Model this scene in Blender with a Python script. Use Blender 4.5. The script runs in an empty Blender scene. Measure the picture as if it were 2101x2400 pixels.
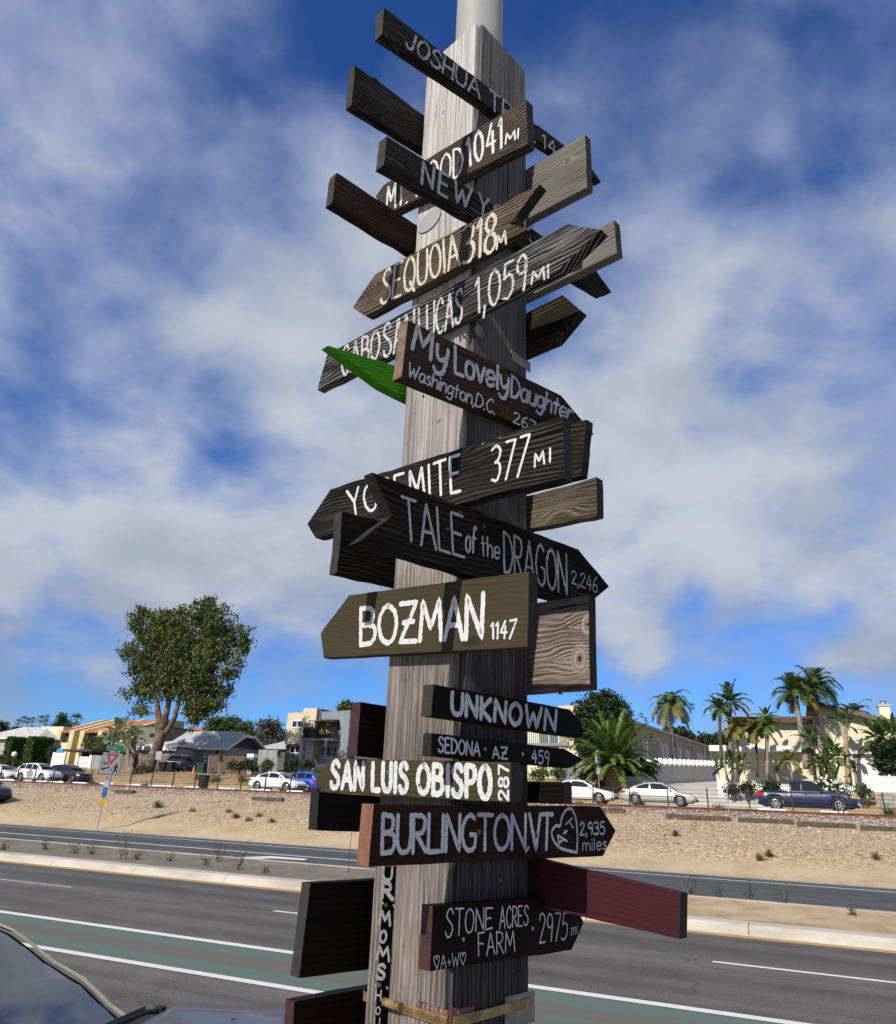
import bpy, bmesh, math, random
import numpy as np
from mathutils import Vector, Matrix, noise
from math import radians as RAD, sin, cos, pi, sqrt, atan2, exp
sc = bpy.context.scene
COL = sc.collection
rnd = random.Random(11)

# ------------------------------------------------------------------ camera
# world: X along the road (to the right), Y across it (away), Z up, metres
F, TH, RO, AZ, EYE = 1720.0, RAD(21.2), RAD(2.2), RAD(24.5), 2.2
fw = Vector((-sin(AZ), cos(AZ), 0)); rt = Vector((cos(AZ), sin(AZ), 0)); zz = Vector((0, 0, 1))
ax = fw*cos(TH) + zz*sin(TH); up = -fw*sin(TH) + zz*cos(TH)
ir = rt*cos(RO) + up*sin(RO); iu = -rt*sin(RO) + up*cos(RO)
cam = bpy.data.cameras.new('camera'); camo = bpy.data.objects.new('camera', cam); COL.objects.link(camo)
cam.sensor_fit = 'HORIZONTAL'; cam.sensor_width = 36.0; cam.lens = 36.0*F/2101.0
cam.clip_start = 0.05; cam.clip_end = 3000
M = Matrix((ir, iu, -ax)).transposed().to_4x4(); M.translation = Vector((0, 0, EYE)); camo.matrix_world = M
sc.camera = camo

# ------------------------------------------------------------------ light
UR = Vector((0.34633, 0.93811, 0)); NR = Vector((0.93811, -0.34633, 0))     # the post's two horizontal axes
SUN_EL, GRAZE = RAD(36), RAD(6.5)
sh = -UR*cos(GRAZE) + NR*sin(GRAZE)
SUN = Vector((sh.x*cos(SUN_EL), sh.y*cos(SUN_EL), sin(SUN_EL)))
sl = bpy.data.lights.new('sun', 'SUN'); so = bpy.data.objects.new('sun', sl); COL.objects.link(so)
sl.energy = 4.8; sl.angle = RAD(0.55); sl.color = (1.0, 0.93, 0.82)
so.rotation_euler = SUN.to_track_quat('Z', 'Y').to_euler()
SUN_AZ = atan2(SUN.x, SUN.y)
sc.view_settings.view_transform = 'Standard'; sc.view_settings.look = 'None'
sc.view_settings.exposure = 0.2; sc.view_settings.gamma = 1.0
try:
    sc.cycles.max_bounces = 6; sc.cycles.diffuse_bounces = 3; sc.cycles.glossy_bounces = 3
    sc.cycles.transparent_max_bounces = 6; sc.cycles.caustics_reflective = False; sc.cycles.caustics_refractive = False
except Exception: pass

# ------------------------------------------------------------------ helpers: pixels, nodes, meshes
def ray(px, py):
    xi, yi = (px - 1050.5)/F, (1200 - py)/F
    return ir*xi + iu*yi + ax
def atY(px, py, Y):
    r = ray(px, py); v = r*(Y/r.y); return Vector((v.x, v.y, v.z + EYE))
def atZ(px, py, z):
    r = ray(px, py); v = r*((z - EYE)/r.z); return Vector((v.x, v.y, v.z + EYE))
def XatY(px, Y, py=1850):
    return atY(px, py, Y).x

class NT:
    """tiny node-tree writer"""
    def __init__(s, tree): s.t = tree
    def n(s, typ, **kw):
        nd = s.t.nodes.new(typ)
        ins = kw.pop('i', {})
        for k, v in kw.items(): setattr(nd, k, v)
        for k, v in ins.items(): s.put(nd.inputs[k], v)
        return nd
    def put(s, sock, v):
        if isinstance(v, bpy.types.NodeSocket): s.t.links.new(v, sock)
        elif isinstance(v, bpy.types.Node): s.t.links.new(v.outputs[0], sock)
        else:
            if hasattr(sock, 'default_value'):
                dv = sock.default_value
                if hasattr(dv, '__len__') and not hasattr(v, '__len__'): v = (v,)*len(dv)
                if hasattr(dv, '__len__') and len(dv) == 4 and len(v) == 3: v = tuple(v) + (1.0,)
                sock.default_value = v
    def m(s, op, a, b=None, c=None, clamp=False):
        nd = s.n('ShaderNodeMath', operation=op, use_clamp=clamp); s.put(nd.inputs[0], a)
        if b is not None: s.put(nd.inputs[1], b)
        if c is not None: s.put(nd.inputs[2], c)
        return nd.outputs[0]
    def vm(s, op, a, b=None, out=0):
        nd = s.n('ShaderNodeVectorMath', operation=op); s.put(nd.inputs[0], a)
        if b is not None: s.put(nd.inputs[1], b)
        return nd.outputs[out]
    def mix(s, f, a, b, mode='MIX'):
        nd = s.n('ShaderNodeMix', data_type='RGBA', blend_type=mode)
        s.put(nd.inputs[0], f); s.put(nd.inputs[6], a); s.put(nd.inputs[7], b); return nd.outputs[2]
    def noise(s, vec, scale, detail=4, rough=.55, dist=0.0):
        nd = s.n('ShaderNodeTexNoise'); s.put(nd.inputs['Vector'], vec)
        nd.inputs['Scale'].default_value = scale; nd.inputs['Detail'].default_value = detail
        nd.inputs['Roughness'].default_value = rough; nd.inputs['Distortion'].default_value = dist
        return nd.outputs['Fac']
    def ss(s, v, a, b, lo=0.0, hi=1.0):
        nd = s.n('ShaderNodeMapRange', interpolation_type='SMOOTHSTEP'); s.put(nd.inputs[0], v)
        s.put(nd.inputs[1], a); s.put(nd.inputs[2], b); s.put(nd.inputs[3], lo); s.put(nd.inputs[4], hi); return nd.outputs[0]
    def scale(s, vec, sx, sy, sz):
        return s.vm('MULTIPLY', vec, (sx, sy, sz))
    def ramp(s, f, stops):
        nd = s.n('ShaderNodeValToRGB'); s.put(nd.inputs[0], f); e = nd.color_ramp.elements
        while len(e) < len(stops): e.new(0.5)
        for el, (p, c) in zip(e, stops): el.position = p; el.color = tuple(c) + (1.0,) if len(c) == 3 else c
        return nd.outputs[0]

def newmat(name):
    m = bpy.data.materials.new(name); m.use_nodes = True
    t = NT(m.node_tree); b = m.node_tree.nodes['Principled BSDF']
    return m, t, b
def bump(t, b, h, strength, dist):
    nd = t.n('ShaderNodeBump'); nd.inputs['Strength'].default_value = strength; nd.inputs['Distance'].default_value = dist
    t.put(nd.inputs['Height'], h); t.put(b.inputs['Normal'], nd.outputs[0])
def coords(t, kind='Object'):
    return t.n('ShaderNodeTexCoord').outputs[kind]

def plain(name, c, rough=.8, var=.18, scale=3.0, bmp=0.0, bs=40.0, metal=0.0, spec=.4, coat=0.0, dirt=None):
    m, t, b = newmat(name)
    o = coords(t)
    n = t.noise(o, scale, 5, .6)
    f = t.ss(n, .25, .75, 1 - var, 1 + var)
    col = t.vm('MULTIPLY', t.n('ShaderNodeRGB').outputs[0], t.n('ShaderNodeCombineXYZ', i={0: f, 1: f, 2: f}))
    [x for x in m.node_tree.nodes if x.type == 'RGB'][0].outputs[0].default_value = tuple(c) + (1,)
    if dirt:
        d = t.ss(t.noise(t.scale(o, 1, 1, .35), scale*2.7, 6, .7), .52, .72)
        col = t.mix(t.m('MULTIPLY', d, .55), col, dirt)
    t.put(b.inputs['Base Color'], col)
    b.inputs['Roughness'].default_value = rough; b.inputs['Metallic'].default_value = metal
    b.inputs['Specular IOR Level'].default_value = spec
    if coat: b.inputs['Coat Weight'].default_value = coat; b.inputs['Coat Roughness'].default_value = .05
    if bmp: bump(t, b, t.noise(o, bs, 4, .6), bmp, .01)
    return m
def emit(name, c, s):
    m, t, b = newmat(name); b.inputs['Emission Color'].default_value = tuple(c) + (1,); b.inputs['Emission Strength'].default_value = s
    b.inputs['Base Color'].default_value = tuple(c) + (1,); return m
def glassy(name, c=(.012, .015, .018), rough=.04):
    m, t, b = newmat(name); b.inputs['Base Color'].default_value = tuple(c) + (1,)
    b.inputs['Roughness'].default_value = rough; b.inputs['Specular IOR Level'].default_value = .7; return m

class MB:
    """collects shapes; build() links them as ONE mesh object"""
    def __init__(s): s.v = []; s.f = []; s.mi = []; s.cur = 0
    def add(s, vs, fs):
        o = len(s.v); s.v += [tuple(x) for x in vs]; s.f += [tuple(o + i for i in f) for f in fs]; s.mi += [s.cur]*len(fs); return s
    def box(s, x0, y0, z0, x1, y1, z1, M=None):
        vs = [Vector((x, y, z)) for z in (z0, z1) for x, y in ((x0, y0), (x1, y0), (x1, y1), (x0, y1))]
        if M: vs = [M @ v for v in vs]
        return s.add(vs, [(3, 2, 1, 0), (4, 5, 6, 7), (0, 1, 5, 4), (1, 2, 6, 5), (2, 3, 7, 6), (3, 0, 4, 7)])
    def quad(s, a, b, c, d): return s.add([a, b, c, d], [(0, 1, 2, 3)])
    def poly(s, pts): return s.add(pts, [tuple(range(len(pts)))])
    def prism(s, pts, d):
        """polygon pts pushed by vector d"""
        d = Vector(d); n = len(pts); a = [Vector(p) for p in pts]; b = [p + d for p in a]
        return s.add(a + b, [tuple(range(n))[::-1], tuple(range(n, 2*n))] + [(i, (i+1) % n, n + (i+1) % n, n + i) for i in range(n)])
    def tube(s, pts, r, n=8, cap=True):
        pts = [Vector(p) for p in pts]; rs = r if hasattr(r, '__len__') else [r]*len(pts)
        rings = []
        t0 = (pts[1] - pts[0]).normalized(); ref = Vector((0, 0, 1)) if abs(t0.z) < .9 else Vector((1, 0, 0))
        for i, p in enumerate(pts):
            t = (pts[min(i+1, len(pts)-1)] - pts[max(i-1, 0)]).normalized()
            a = t.cross(ref).normalized(); b = t.cross(a)
            rings.append([p + a*(rs[i]*cos(2*pi*k/n)) + b*(rs[i]*sin(2*pi*k/n)) for k in range(n)])
        vs = [v for r_ in rings for v in r_]
        fs = [(i*n + k, i*n + (k+1) % n, (i+1)*n + (k+1) % n, (i+1)*n + k) for i in range(len(pts)-1) for k in range(n)]
        if cap: fs += [tuple(range(n))[::-1], tuple((len(pts)-1)*n + k for k in range(n))]
        return s.add(vs, fs)
    def lathe(s, prof, n=20, M=None):
        """prof: (r, z) list around local Z"""
        vs = [Vector((r*cos(2*pi*k/n), r*sin(2*pi*k/n), z)) for r, z in prof for k in range(n)]
        if M: vs = [M @ v for v in vs]
        fs = [(i*n + k, i*n + (k+1) % n, (i+1)*n + (k+1) % n, (i+1)*n + k) for i in range(len(prof)-1) for k in range(n)]
        return s.add(vs, fs)
    def build(s, name, mat=None, parent=None, loc=None, smooth=False, rot=None):
        me = bpy.data.meshes.new(name)
        L = Vector(loc) if (loc is not None and parent is None) else Vector((0, 0, 0))
        me.from_pydata([tuple(Vector(v) - L) for v in s.v], [], s.f)
        mats = mat if isinstance(mat, (list, tuple)) else [mat]
        for m in mats:
            if m: me.materials.append(m)
        if len(mats) > 1: me.polygons.foreach_set('material_index', s.mi)
        if smooth: me.polygons.foreach_set('use_smooth', [True]*len(me.polygons))
        me.update(); o = bpy.data.objects.new(name, me); COL.objects.link(o)
        if parent is not None:
            o.parent = parent
            if loc is not None: o.location = loc
        else: o.location = L
        if rot is not None: o.rotation_euler = rot
        return o

def tag(o, label=None, cat=None, group=None, kind=None):
    if label: o['label'] = label
    if cat: o['category'] = cat
    if group: o['group'] = group
    if kind: o['kind'] = kind
    return o
def thing(name, loc, label, cat, group=None, rz=0.0):
    o = bpy.data.objects.new(name, None); COL.objects.link(o); o.location = loc; o.rotation_euler = (0, 0, rz)
    o.empty_display_size = .2
    return tag(o, label, cat, group)
def rel(mb, o):
    """turn world vertices into ones local to empty o (no rotation)"""
    L = Vector(o.location); mb.v = [tuple(Vector(v) - L) for v in mb.v]; return mb
def copy_tree(o, parent=None):
    c = o.copy(); COL.objects.link(c)
    if parent is not None: c.parent = parent
    for ch in list(o.children): copy_tree(ch, c)
    return c
def ground(Y):
    """height of the land across the road"""
    P = [(-60, 0), (29.6, 0), (31, .25), (33, .80), (36, 1.25), (38, 1.58), (39.9, 1.93), (45.0, 1.95), (46.0, 2.08), (57.0, 2.12), (58.2, 2.6), (59.5, 3.05), (62, 3.5), (70, 3.9), (82, 4.5), (130, 7.5), (220, 12), (900, 12)]
    for (a, za), (b, zb) in zip(P, P[1:]):
        if Y <= b: return za + (zb - za)*max(0, (Y - a)/(b - a))
    return 12.0
# ------------------------------------------------------------------ sky
world = bpy.data.worlds.new('World'); sc.world = world; world.use_nodes = True
wt = NT(world.node_tree); bg = world.node_tree.nodes['Background']
sky = wt.n('ShaderNodeTexSky', sky_type='NISHITA', sun_disc=False, sun_elevation=SUN_EL, sun_rotation=SUN_AZ, altitude=50.0, air_density=1.0, dust_density=.2, ozone_density=4.0)
D = coords(wt, 'Generated')
sep = wt.n('ShaderNodeSeparateXYZ', i={0: D}); dz = wt.m('MAXIMUM', sep.outputs[2], 0.0)
inv = wt.m('DIVIDE', 1.0, wt.m('ADD', dz, .50))
P = wt.vm('MULTIPLY', D, wt.n('ShaderNodeCombineXYZ', i={0: inv, 1: inv, 2: inv}))
n1 = wt.noise(P, 6.0, 4, .48, .35)
n2 = wt.noise(wt.vm('ADD', P, (7.3, 2.2, 4.1)), 17.0, 5, .52, .4)
dens = wt.m('ADD', wt.m('MULTIPLY', wt.m('SUBTRACT', n1,   .5), 1.1), wt.m('MULTIPLY', wt.m('SUBTRACT', n2, .5), .22))
dens = wt.m('ADD', dens, .60)
# thicker banks (+) and blue openings (-) of the cloud deck: (direction through px, radius deg, weight)
CL = [(420,1010,5,-.20),(570,1110,3.5,-.22),(330,740,7,-.12),(20,950,5,-.16),(240,1090,4,-.05),(480,330,5,-.05),(680,60,10,-.20),(130,20,9,-.08),(1000,-60,9,-.15),
      (1420,40,9,-.20),(1980,250,7,-.20),(1660,200,5,-.06),(1350,720,4,-.16),(1760,790,3.5,-.20),(2000,760,4.0,-.24),(1790,1090,3.5,-.16),(2030,1030,3,-.14),(1340,420,4,-.10),
      (150,1260,9,.20),(560,1290,8,.22),(860,1050,8,.14),(720,720,8,.12),(60,700,6,.10),(330,300,6,.07),(760,480,6,.08),(420,1400,7,.14),
      (1550,1130,9,.15),(1500,930,7,.12),(1950,1300,9,.20),(1450,1330,7,.20),(1800,570,7,.10),(2060,480,6,.10),(1500,260,7,.08),(1900,920,5,.08),(300,860,5,.05),(150,1450,7,.18),
      (400,1650,8,-.34),(760,1600,5,-.22),(0,1680,9,-.34),(1700,1680,8,-.27),(2080,1660,6,-.28),(1250,1650,6,-.30),(1720,1470,4,-.22),(1880,1480,3,-.08),(1620,1500,3,.02),(1480,1530,2.5,.14),(1850,1560,5,.16),(130,1590,4,.18),(650,1520,4,.14),(380,1540,4,.10),(2030,1450,5,.14)]
for px, py, rd, wgt in CL:
    d = ray(px, py).normalized()
    dot = wt.vm('DOT_PRODUCT', wt.vm('NORMALIZE', D), tuple(d), out=1)
    dens = wt.m('MULTIPLY_ADD', wt.ss(dot, cos(RAD(rd*1.6)), 1.0), wgt, dens)
cov = wt.ss(dens, .16, .86)
cov = wt.m('MULTIPLY', cov, .94)
thick = wt.ss(dens, .45, .95)
sh1 = wt.noise(wt.vm('ADD', P, (1.1, 9.2, 3.3)), 5.5, 4, .5, .3)
ccol = wt.mix(wt.ss(sh1, .30, .70), (.36, .405, .475), (.52, .555, .61))
thin = (.22, .315, .55)
ccol = wt.mix(thick, wt.mix(.55, ccol, thin), ccol)
low = wt.ss(dz, .06, .34)
ccol = wt.mix(low, wt.vm('MULTIPLY', ccol, (.78, .80, .86)), ccol)
skyc = wt.vm('MULTIPLY', sky.outputs[0], (.094, .112, .132))
skyc = wt.vm('MULTIPLY', skyc, wt.mix(wt.ss(dz, .0, .62), (.40, .62, .88), (.34, .55, .86)))
wt.put(bg.inputs[0], wt.mix(cov, skyc, ccol)); bg.inputs[1].default_value = 1.0
# ------------------------------------------------------------------ wood and paint
def wood(name, dark, mid, light, contrast=1.0, rough=.85, bmp=.6, flake=None, flake_amt=.0, ringy=1.0, spec=.07, vscale=1.0, bleach_sun_tint=None, cracks=True, knots=None, streak=0.0):
    """sawn timber: UV.x runs along the grain, UV.y across it, both in metres"""
    m, t, b = newmat(name)
    uv = t.n('ShaderNodeTexCoord').outputs['UV']
    rnd_ = t.n('ShaderNodeObjectInfo').outputs['Random']
    off = t.m('MULTIPLY', rnd_, 37.0 if not knots else 0.0)
    uv = t.vm('ADD', uv, t.n('ShaderNodeCombineXYZ', i={0: off, 1: t.m('MULTIPLY', off, 1.7), 2: 0.0}))
    # knots push the rings aside
    vo = t.n('ShaderNodeTexVoronoi', feature='F1'); t.put(vo.inputs['Vector'], t.scale(uv, 2.1, 6.5*vscale, 1)); vo.inputs['Scale'].default_value = 1.0
    kd = vo.outputs['Distance']; kn = t.ss(kd, .0, .30, 1.0, 0.0)
    warp = t.noise(t.scale(uv, 1.3, 3.0, 1), 1.0, 3)
    cx = t.n('ShaderNodeSeparateXYZ', i={0: uv})
    vv = t.m('ADD', t.m('ADD', t.m('MULTIPLY', cx.outputs[1], 62*vscale), t.m('MULTIPLY', warp, 9.0*ringy)), t.m('MULTIPLY', kn, 5.0*ringy))
    kin = None
    for ku, kv, kr in (knots or ()):
        dvec = t.scale(t.vm('SUBTRACT', uv, (ku, kv, 0.0)), .95, .68, 0.0); d_ = t.vm('LENGTH', dvec, out=1)
        d_ = t.m('ADD', d_, t.m('MULTIPLY', t.m('SUBTRACT', t.noise(t.scale(uv, 30, 30, 1), 1.0, 3), .5), kr*.5))
        sg = t.m('SIGN', t.m('SUBTRACT', cx.outputs[1], kv))
        vv = t.m('ADD', vv, t.m('MULTIPLY', t.m('MULTIPLY', sg, -1.0), t.ss(d_, kr*.6, kr*4.5, kr*62, 0.0)))
        ki = t.ss(d_, kr*.85, kr*1.25, 1.0, 0.0); rg = t.m('MULTIPLY_ADD', t.m('SINE', t.m('MULTIPLY', d_, 520.0)), .13, .66); co = t.ss(d_, kr*.10, kr*.28, .0, 1.0)
        rg = t.m('MULTIPLY', rg, co); kin = (ki, rg) if kin is None else (t.m('MAXIMUM', kin[0], ki), t.m('ADD', t.m('MULTIPLY', kin[1], t.m('SUBTRACT', 1.0, ki)), t.m('MULTIPLY', rg, ki)))
    amp = t.ss(t.noise(t.scale(uv, 2.2, 16.0, 1), 1.0, 3), .38, .62, .10, 1.0)
    ring = t.m('MULTIPLY_ADD', t.m('MULTIPLY', t.m('SINE', t.m('MULTIPLY_ADD', t.noise(t.scale(uv, 5.0, 60.0, 1), 1.0, 2), 5.0, t.m('MULTIPLY', vv, 7.0))), amp), .5, .5)
    fine = t.noise(t.scale(uv, 4.0, 240.0*vscale, 1), 1.0, 4, .65)
    fib = t.noise(t.scale(uv, 22.0, 700.0, 1), 1.0, 2, .6)
    blot = t.noise(t.scale(uv, 3.0, 9.0, 1), 1.0, 5, .6)
    g = t.m('ADD', t.m('ADD', t.m('MULTIPLY', fine, .50), t.m('MULTIPLY', ring, .26*ringy)), t.m('ADD', t.m('MULTIPLY', blot, .30), t.m('MULTIPLY', fib, .18)))
    g = t.m('MULTIPLY_ADD', t.m('SUBTRACT', g, .62), contrast*1.5, .5, clamp=True)
    if kin: g = t.m('ADD', t.m('MULTIPLY', g, t.m('SUBTRACT', 1.0, kin[0])), t.m('MULTIPLY', kin[1], kin[0]))
    col = t.ramp(g, [(.12, dark), (.48, mid), (.86, light)])
    knc = t.ss(kd, .035, .11, 1.0, 0.0)
    col = t.mix(t.m('MULTIPLY', knc, .55), col, tuple(x*.45 for x in dark))
    if bleach_sun_tint:  # paler with height: bleached timber on W_post, painted grazing sun on W_post2
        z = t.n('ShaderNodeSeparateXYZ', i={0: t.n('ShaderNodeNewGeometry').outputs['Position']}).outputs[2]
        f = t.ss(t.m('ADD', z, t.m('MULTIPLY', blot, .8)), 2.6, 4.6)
        col = t.mix(t.m('MULTIPLY', f, .62), col, bleach_sun_tint)
    if streak:
        s1 = t.ss(t.noise(t.scale(uv, .55, 75.0, 1), 1.0, 4, .6), .50, .66); s2 = t.ss(t.noise(t.scale(uv, 1.1, 190.0, 1), 1.0, 3, .6), .54, .66); s3 = t.ss(t.noise(t.scale(uv, .8, 14.0, 1), 1.0, 4, .55), .42, .68)
        col = t.mix(t.m('MULTIPLY', s3, streak*.45), col, tuple(x*.62 for x in mid)); col = t.mix(t.m('MULTIPLY', s1, streak*.75), col, tuple(x*.85 for x in dark)); col = t.mix(t.m('MULTIPLY', s2, streak*.8), col, tuple(x*.6 for x in dark)); g = t.m('SUBTRACT', g, t.m('MULTIPLY', s2, .4))
    if cracks:
        ck = t.ss(t.noise(t.scale(uv, 1.6, 55.0, 1), 1.0, 3, .5, .3), .66, .71)
        col = t.mix(t.m('MULTIPLY', ck, .85), col, tuple(x*.25 for x in dark))
        g = t.m('SUBTRACT', g, t.m('MULTIPLY', ck, .9))
    if flake:
        fk = t.ss(t.noise(t.scale(uv, 18, 70, 1), 1.0, 5, .7), .70 - flake_amt*.2, .74 - flake_amt*.2)
        col = t.mix(fk, col, flake)
    t.put(b.inputs['Base Color'], col)
    b.inputs['Roughness'].default_value = rough; b.inputs['Specular IOR Level'].default_value = spec
    bump(t, b, t.m('ADD', g, t.m('MULTIPLY', ring, .3)), bmp, .004)
    return m
W_post = wood('post_wood', (.085, .070, .060), (.25, .22, .20), (.47, .43, .40), 1.75, bleach_sun_tint=(.72, .71, .695), ringy=.45, bmp=.8, streak=.75)
W_post2 = wood('post_wood_shaded', (.022, .021, .022), (.090, .086, .086), (.23, .22, .215), 1.8, bleach_sun_tint=(.19, .19, .195), ringy=.45, bmp=.8, streak=.8)  # shaded copy of the post wood; grazing sun painted in towards its top
W_black = wood('weathered_black', (.003, .003, .003), (.012, .011, .010), (.062, .057, .052), 1.3, bmp=1.0)
W_black2 = wood('charred_black', (.002, .002, .002), (.007, .006, .005), (.034, .028, .024), 1.1, bmp=1.0)
W_brown = wood('weathered_brown', (.010, .007, .005), (.060, .044, .032), (.19, .15, .115), 1.6, bmp=.9)
W_hood = wood('worn_brown', (.008, .006, .005), (.040, .032, .026), (.115, .094, .078), 1.4, bmp=.9)
W_cabo = wood('silvered_black', (.004, .004, .004), (.026, .025, .025), (.21, .205, .20), 1.7, bmp=1.0)
W_silver = wood('silvered_grey', (.060, .055, .049), (.135, .126, .114), (.235, .222, .205), 1.4, bmp=.6, ringy=.8)
W_tan = wood('rough_tan', (.018, .014, .010), (.085, .071, .051), (.215, .185, .135), 1.7, bmp=1.0, ringy=.8)
W_third = wood('dark_streaky', (.003, .0025, .002), (.016, .012, .008), (.085, .068, .042), 1.3, bmp=1.0)
W_knot = wood('knotty_plank', (.040, .027, .022), (.135, .102, .088), (.27, .23, .205), 1.4, ringy=1.9, bmp=.7)
W_dkbr = wood('dark_rusty', (.005, .004, .003), (.018, .013, .010), (.062, .042, .030), 1.3, bmp=1.0)
W_lovely = wood('walnut_stain', (.014, .009, .006), (.036, .023, .016), (.068, .046, .032), 1.0, bmp=.4, ringy=.6)
W_olive = wood('olive_paint', (.029, .0235, .013), (.047, .0385, .022), (.063, .052, .031), .7, bmp=.4, ringy=.6, rough=.75, cracks=False)
W_olivep = wood('peeling_olive', (.024, .021, .010), (.044, .038, .019), (.062, .054, .029), .8, bmp=.5, flake=(.30, .27, .22), flake_amt=.25, rough=.75)
W_blackp = wood('black_paint', (.002, .002, .0018), (.0045, .004, .0035), (.010, .009, .0075), .8, bmp=.6, rough=.65, flake=(.05, .045, .036), flake_amt=-.1, ringy=.5)
W_burl = wood('chocolate_paint', (.011, .0055, .0035), (.0165, .0085, .0055), (.024, .0135, .009), .7, bmp=.5, rough=.7, cracks=False, ringy=.6)
W_maroon = wood('maroon_paint', (.028, .007, .009), (.044, .012, .015), (.060, .018, .021), .9, bmp=.7, rough=.6, flake=(.30, .20, .13), flake_amt=-.12, ringy=.6, cracks=False)
W_dkmar = wood('dark_maroon_paint', (.0035, .0014, .0014), (.006, .0022, .0022), (.010, .0036, .0035), .8, bmp=.5, rough=.5, cracks=False, ringy=.5)
W_green = wood('green_paint', (.030, .14, .007), (.048, .215, .011), (.065, .27, .018), .8, bmp=.6, rough=.65, cracks=False, ringy=.5)
E_red = plain('redwood_end_grain', (.16, .072, .043), .8, .25, 30, .4, 60)
E_tan = plain('tan_end_grain', (.135, .095, .066), .85, .3, 30, .4, 60)
E_old = plain('old_end_grain', (.026, .021, .017), .9, .35, 35, .5, 70)
E_blk = plain('black_end_grain', (.006, .0055, .005), .85, .3, 35, .5, 70)
E_mar = plain('maroon_end', (.036, .011, .012), .7, .3, 30, .4, 60)

def paintmat(name, c, wear=.1, under=(.03, .026, .022)):
    m, t, b = newmat(name); o = coords(t)
    n = t.noise(t.scale(o, 1, 1, 4.5), 26, 6, .75); f = t.ss(n, .64 - wear*.35, .70 - wear*.35)
    brush = t.noise(t.scale(o, 1, 1, 6.0), 45, 4, .65)
    v = t.ss(brush, .28, .72, .72, 1.08)
    cc = t.vm('MULTIPLY', c, t.n('ShaderNodeCombineXYZ', i={0: v, 1: v, 2: v}))
    t.put(b.inputs['Base Color'], t.mix(t.m('MULTIPLY', f, .9 if wear > 0 else 0.0), cc, under)); b.inputs['Roughness'].default_value = .55
    bump(t, b, brush, .25, .002); return m
PT_white = paintmat('white_sign_paint', (.55, .56, .56), .07)
PT_bright = paintmat('sunlit_white_paint', (.80, .81, .82), .0)  # brighter copy of the white; grazing sun on the letters put into it
PT_worn = paintmat('worn_white_paint', (.47, .47, .46), .30)
PT_faded = paintmat('faded_white_paint', (.33, .34, .36), .38)
PT_cream = paintmat('cream_sign_paint', (.47, .455, .375), .08)
PT_silver = paintmat('silver_grey_paint', (.36, .39, .44), .03)
PT_grey = paintmat('grey_chalky_paint', (.30, .31, .33), .16)

# ------------------------------------------------------------------ ground materials
def groundmat(name, fn, rough=.95, bs=30, bst=.4, spec=.2, bd=.02):
    m, t, b = newmat(name); p = t.n('ShaderNodeNewGeometry').outputs['Position']
    c = fn(t, p); t.put(b.inputs['Base Color'], c); b.inputs['Roughness'].default_value = rough; b.inputs['Specular IOR Level'].default_value = spec
    bump(t, b, t.noise(p, bs, 5, .65), bst, bd); return m
def f_dirt(t, p):
    n = t.noise(p, .35, 6, .6); k = t.noise(p, 3.0, 6, .7); g = t.noise(p, 22, 3, .7)
    c = t.ramp(n, [(.30, (.34, .245, .150)), (.5, (.44, .335, .215)), (.72, (.52, .405, .27))])
    c = t.mix(t.m('MULTIPLY', t.ss(k, .54, .70), .5), c, (.25, .165, .09))
    y = t.n('ShaderNodeSeparateXYZ', i={0: p}).outputs[1]
    up = t.ss(t.m('ADD', y, t.m('MULTIPLY', n, 3.0)), 36.2, 39.0); fy = t.ss(y, 45.6, 46.4, 1.0, 0.0)
    st = t.ramp(t.noise(p, 9, 3, .8), [(.35, (.17, .12, .09)), (.5, (.36, .28, .21)), (.68, (.56, .48, .39))])
    c = t.mix(t.m('MULTIPLY', t.m('MULTIPLY', up, fy), t.ss(t.noise(p, 1.6, 5, .7), .30, .55)), c, st)
    mid = t.m('MULTIPLY', t.m('MULTIPLY', t.ss(t.m('ADD', y, t.m('MULTIPLY', n, 2.0)), 31.6, 33.4), fy), t.ss(t.noise(p, 1.1, 5, .7), .26, .50)); st2 = t.ramp(t.noise(p, 7, 4, .9), [(.40, (.16, .105, .056)), (.5, (.36, .255, .15)), (.60, (.58, .47, .335))])
    c = t.mix(t.m('MULTIPLY', mid, .9), c, st2)
    far = t.ss(y, 57, 58)
    fc = t.ramp(t.noise(p, .5, 6, .65), [(.3, (.20, .125, .07)), (.5, (.33, .22, .13)), (.62, (.14, .14, .05)), (.75, (.36, .26, .16))])
    return t.mix(far, c, fc)
M_dirt = groundmat('sandy_dirt', f_dirt, bs=14, bst=.7, bd=.06)
def f_ballast(t, p):
    vo = t.n('ShaderNodeTexVoronoi', feature='F1'); t.put(vo.inputs['Vector'], p); vo.inputs['Scale'].default_value = 9.0
    c = t.ramp(t.n('ShaderNodeSeparateXYZ', i={0: vo.outputs['Color']}).outputs[0], [(.0, (.13, .095, .083)), (.35, (.25, .185, .16)), (.7, (.36, .285, .25)), (1.0, (.55, .48, .42))])
    return t.mix(t.ss(t.noise(p, .4, 4), .4, .7, 0, .35), c, (.27, .20, .17))
M_ballast = groundmat('rail_ballast', f_ballast, bs=9, bst=1.0, bd=.08)
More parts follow.
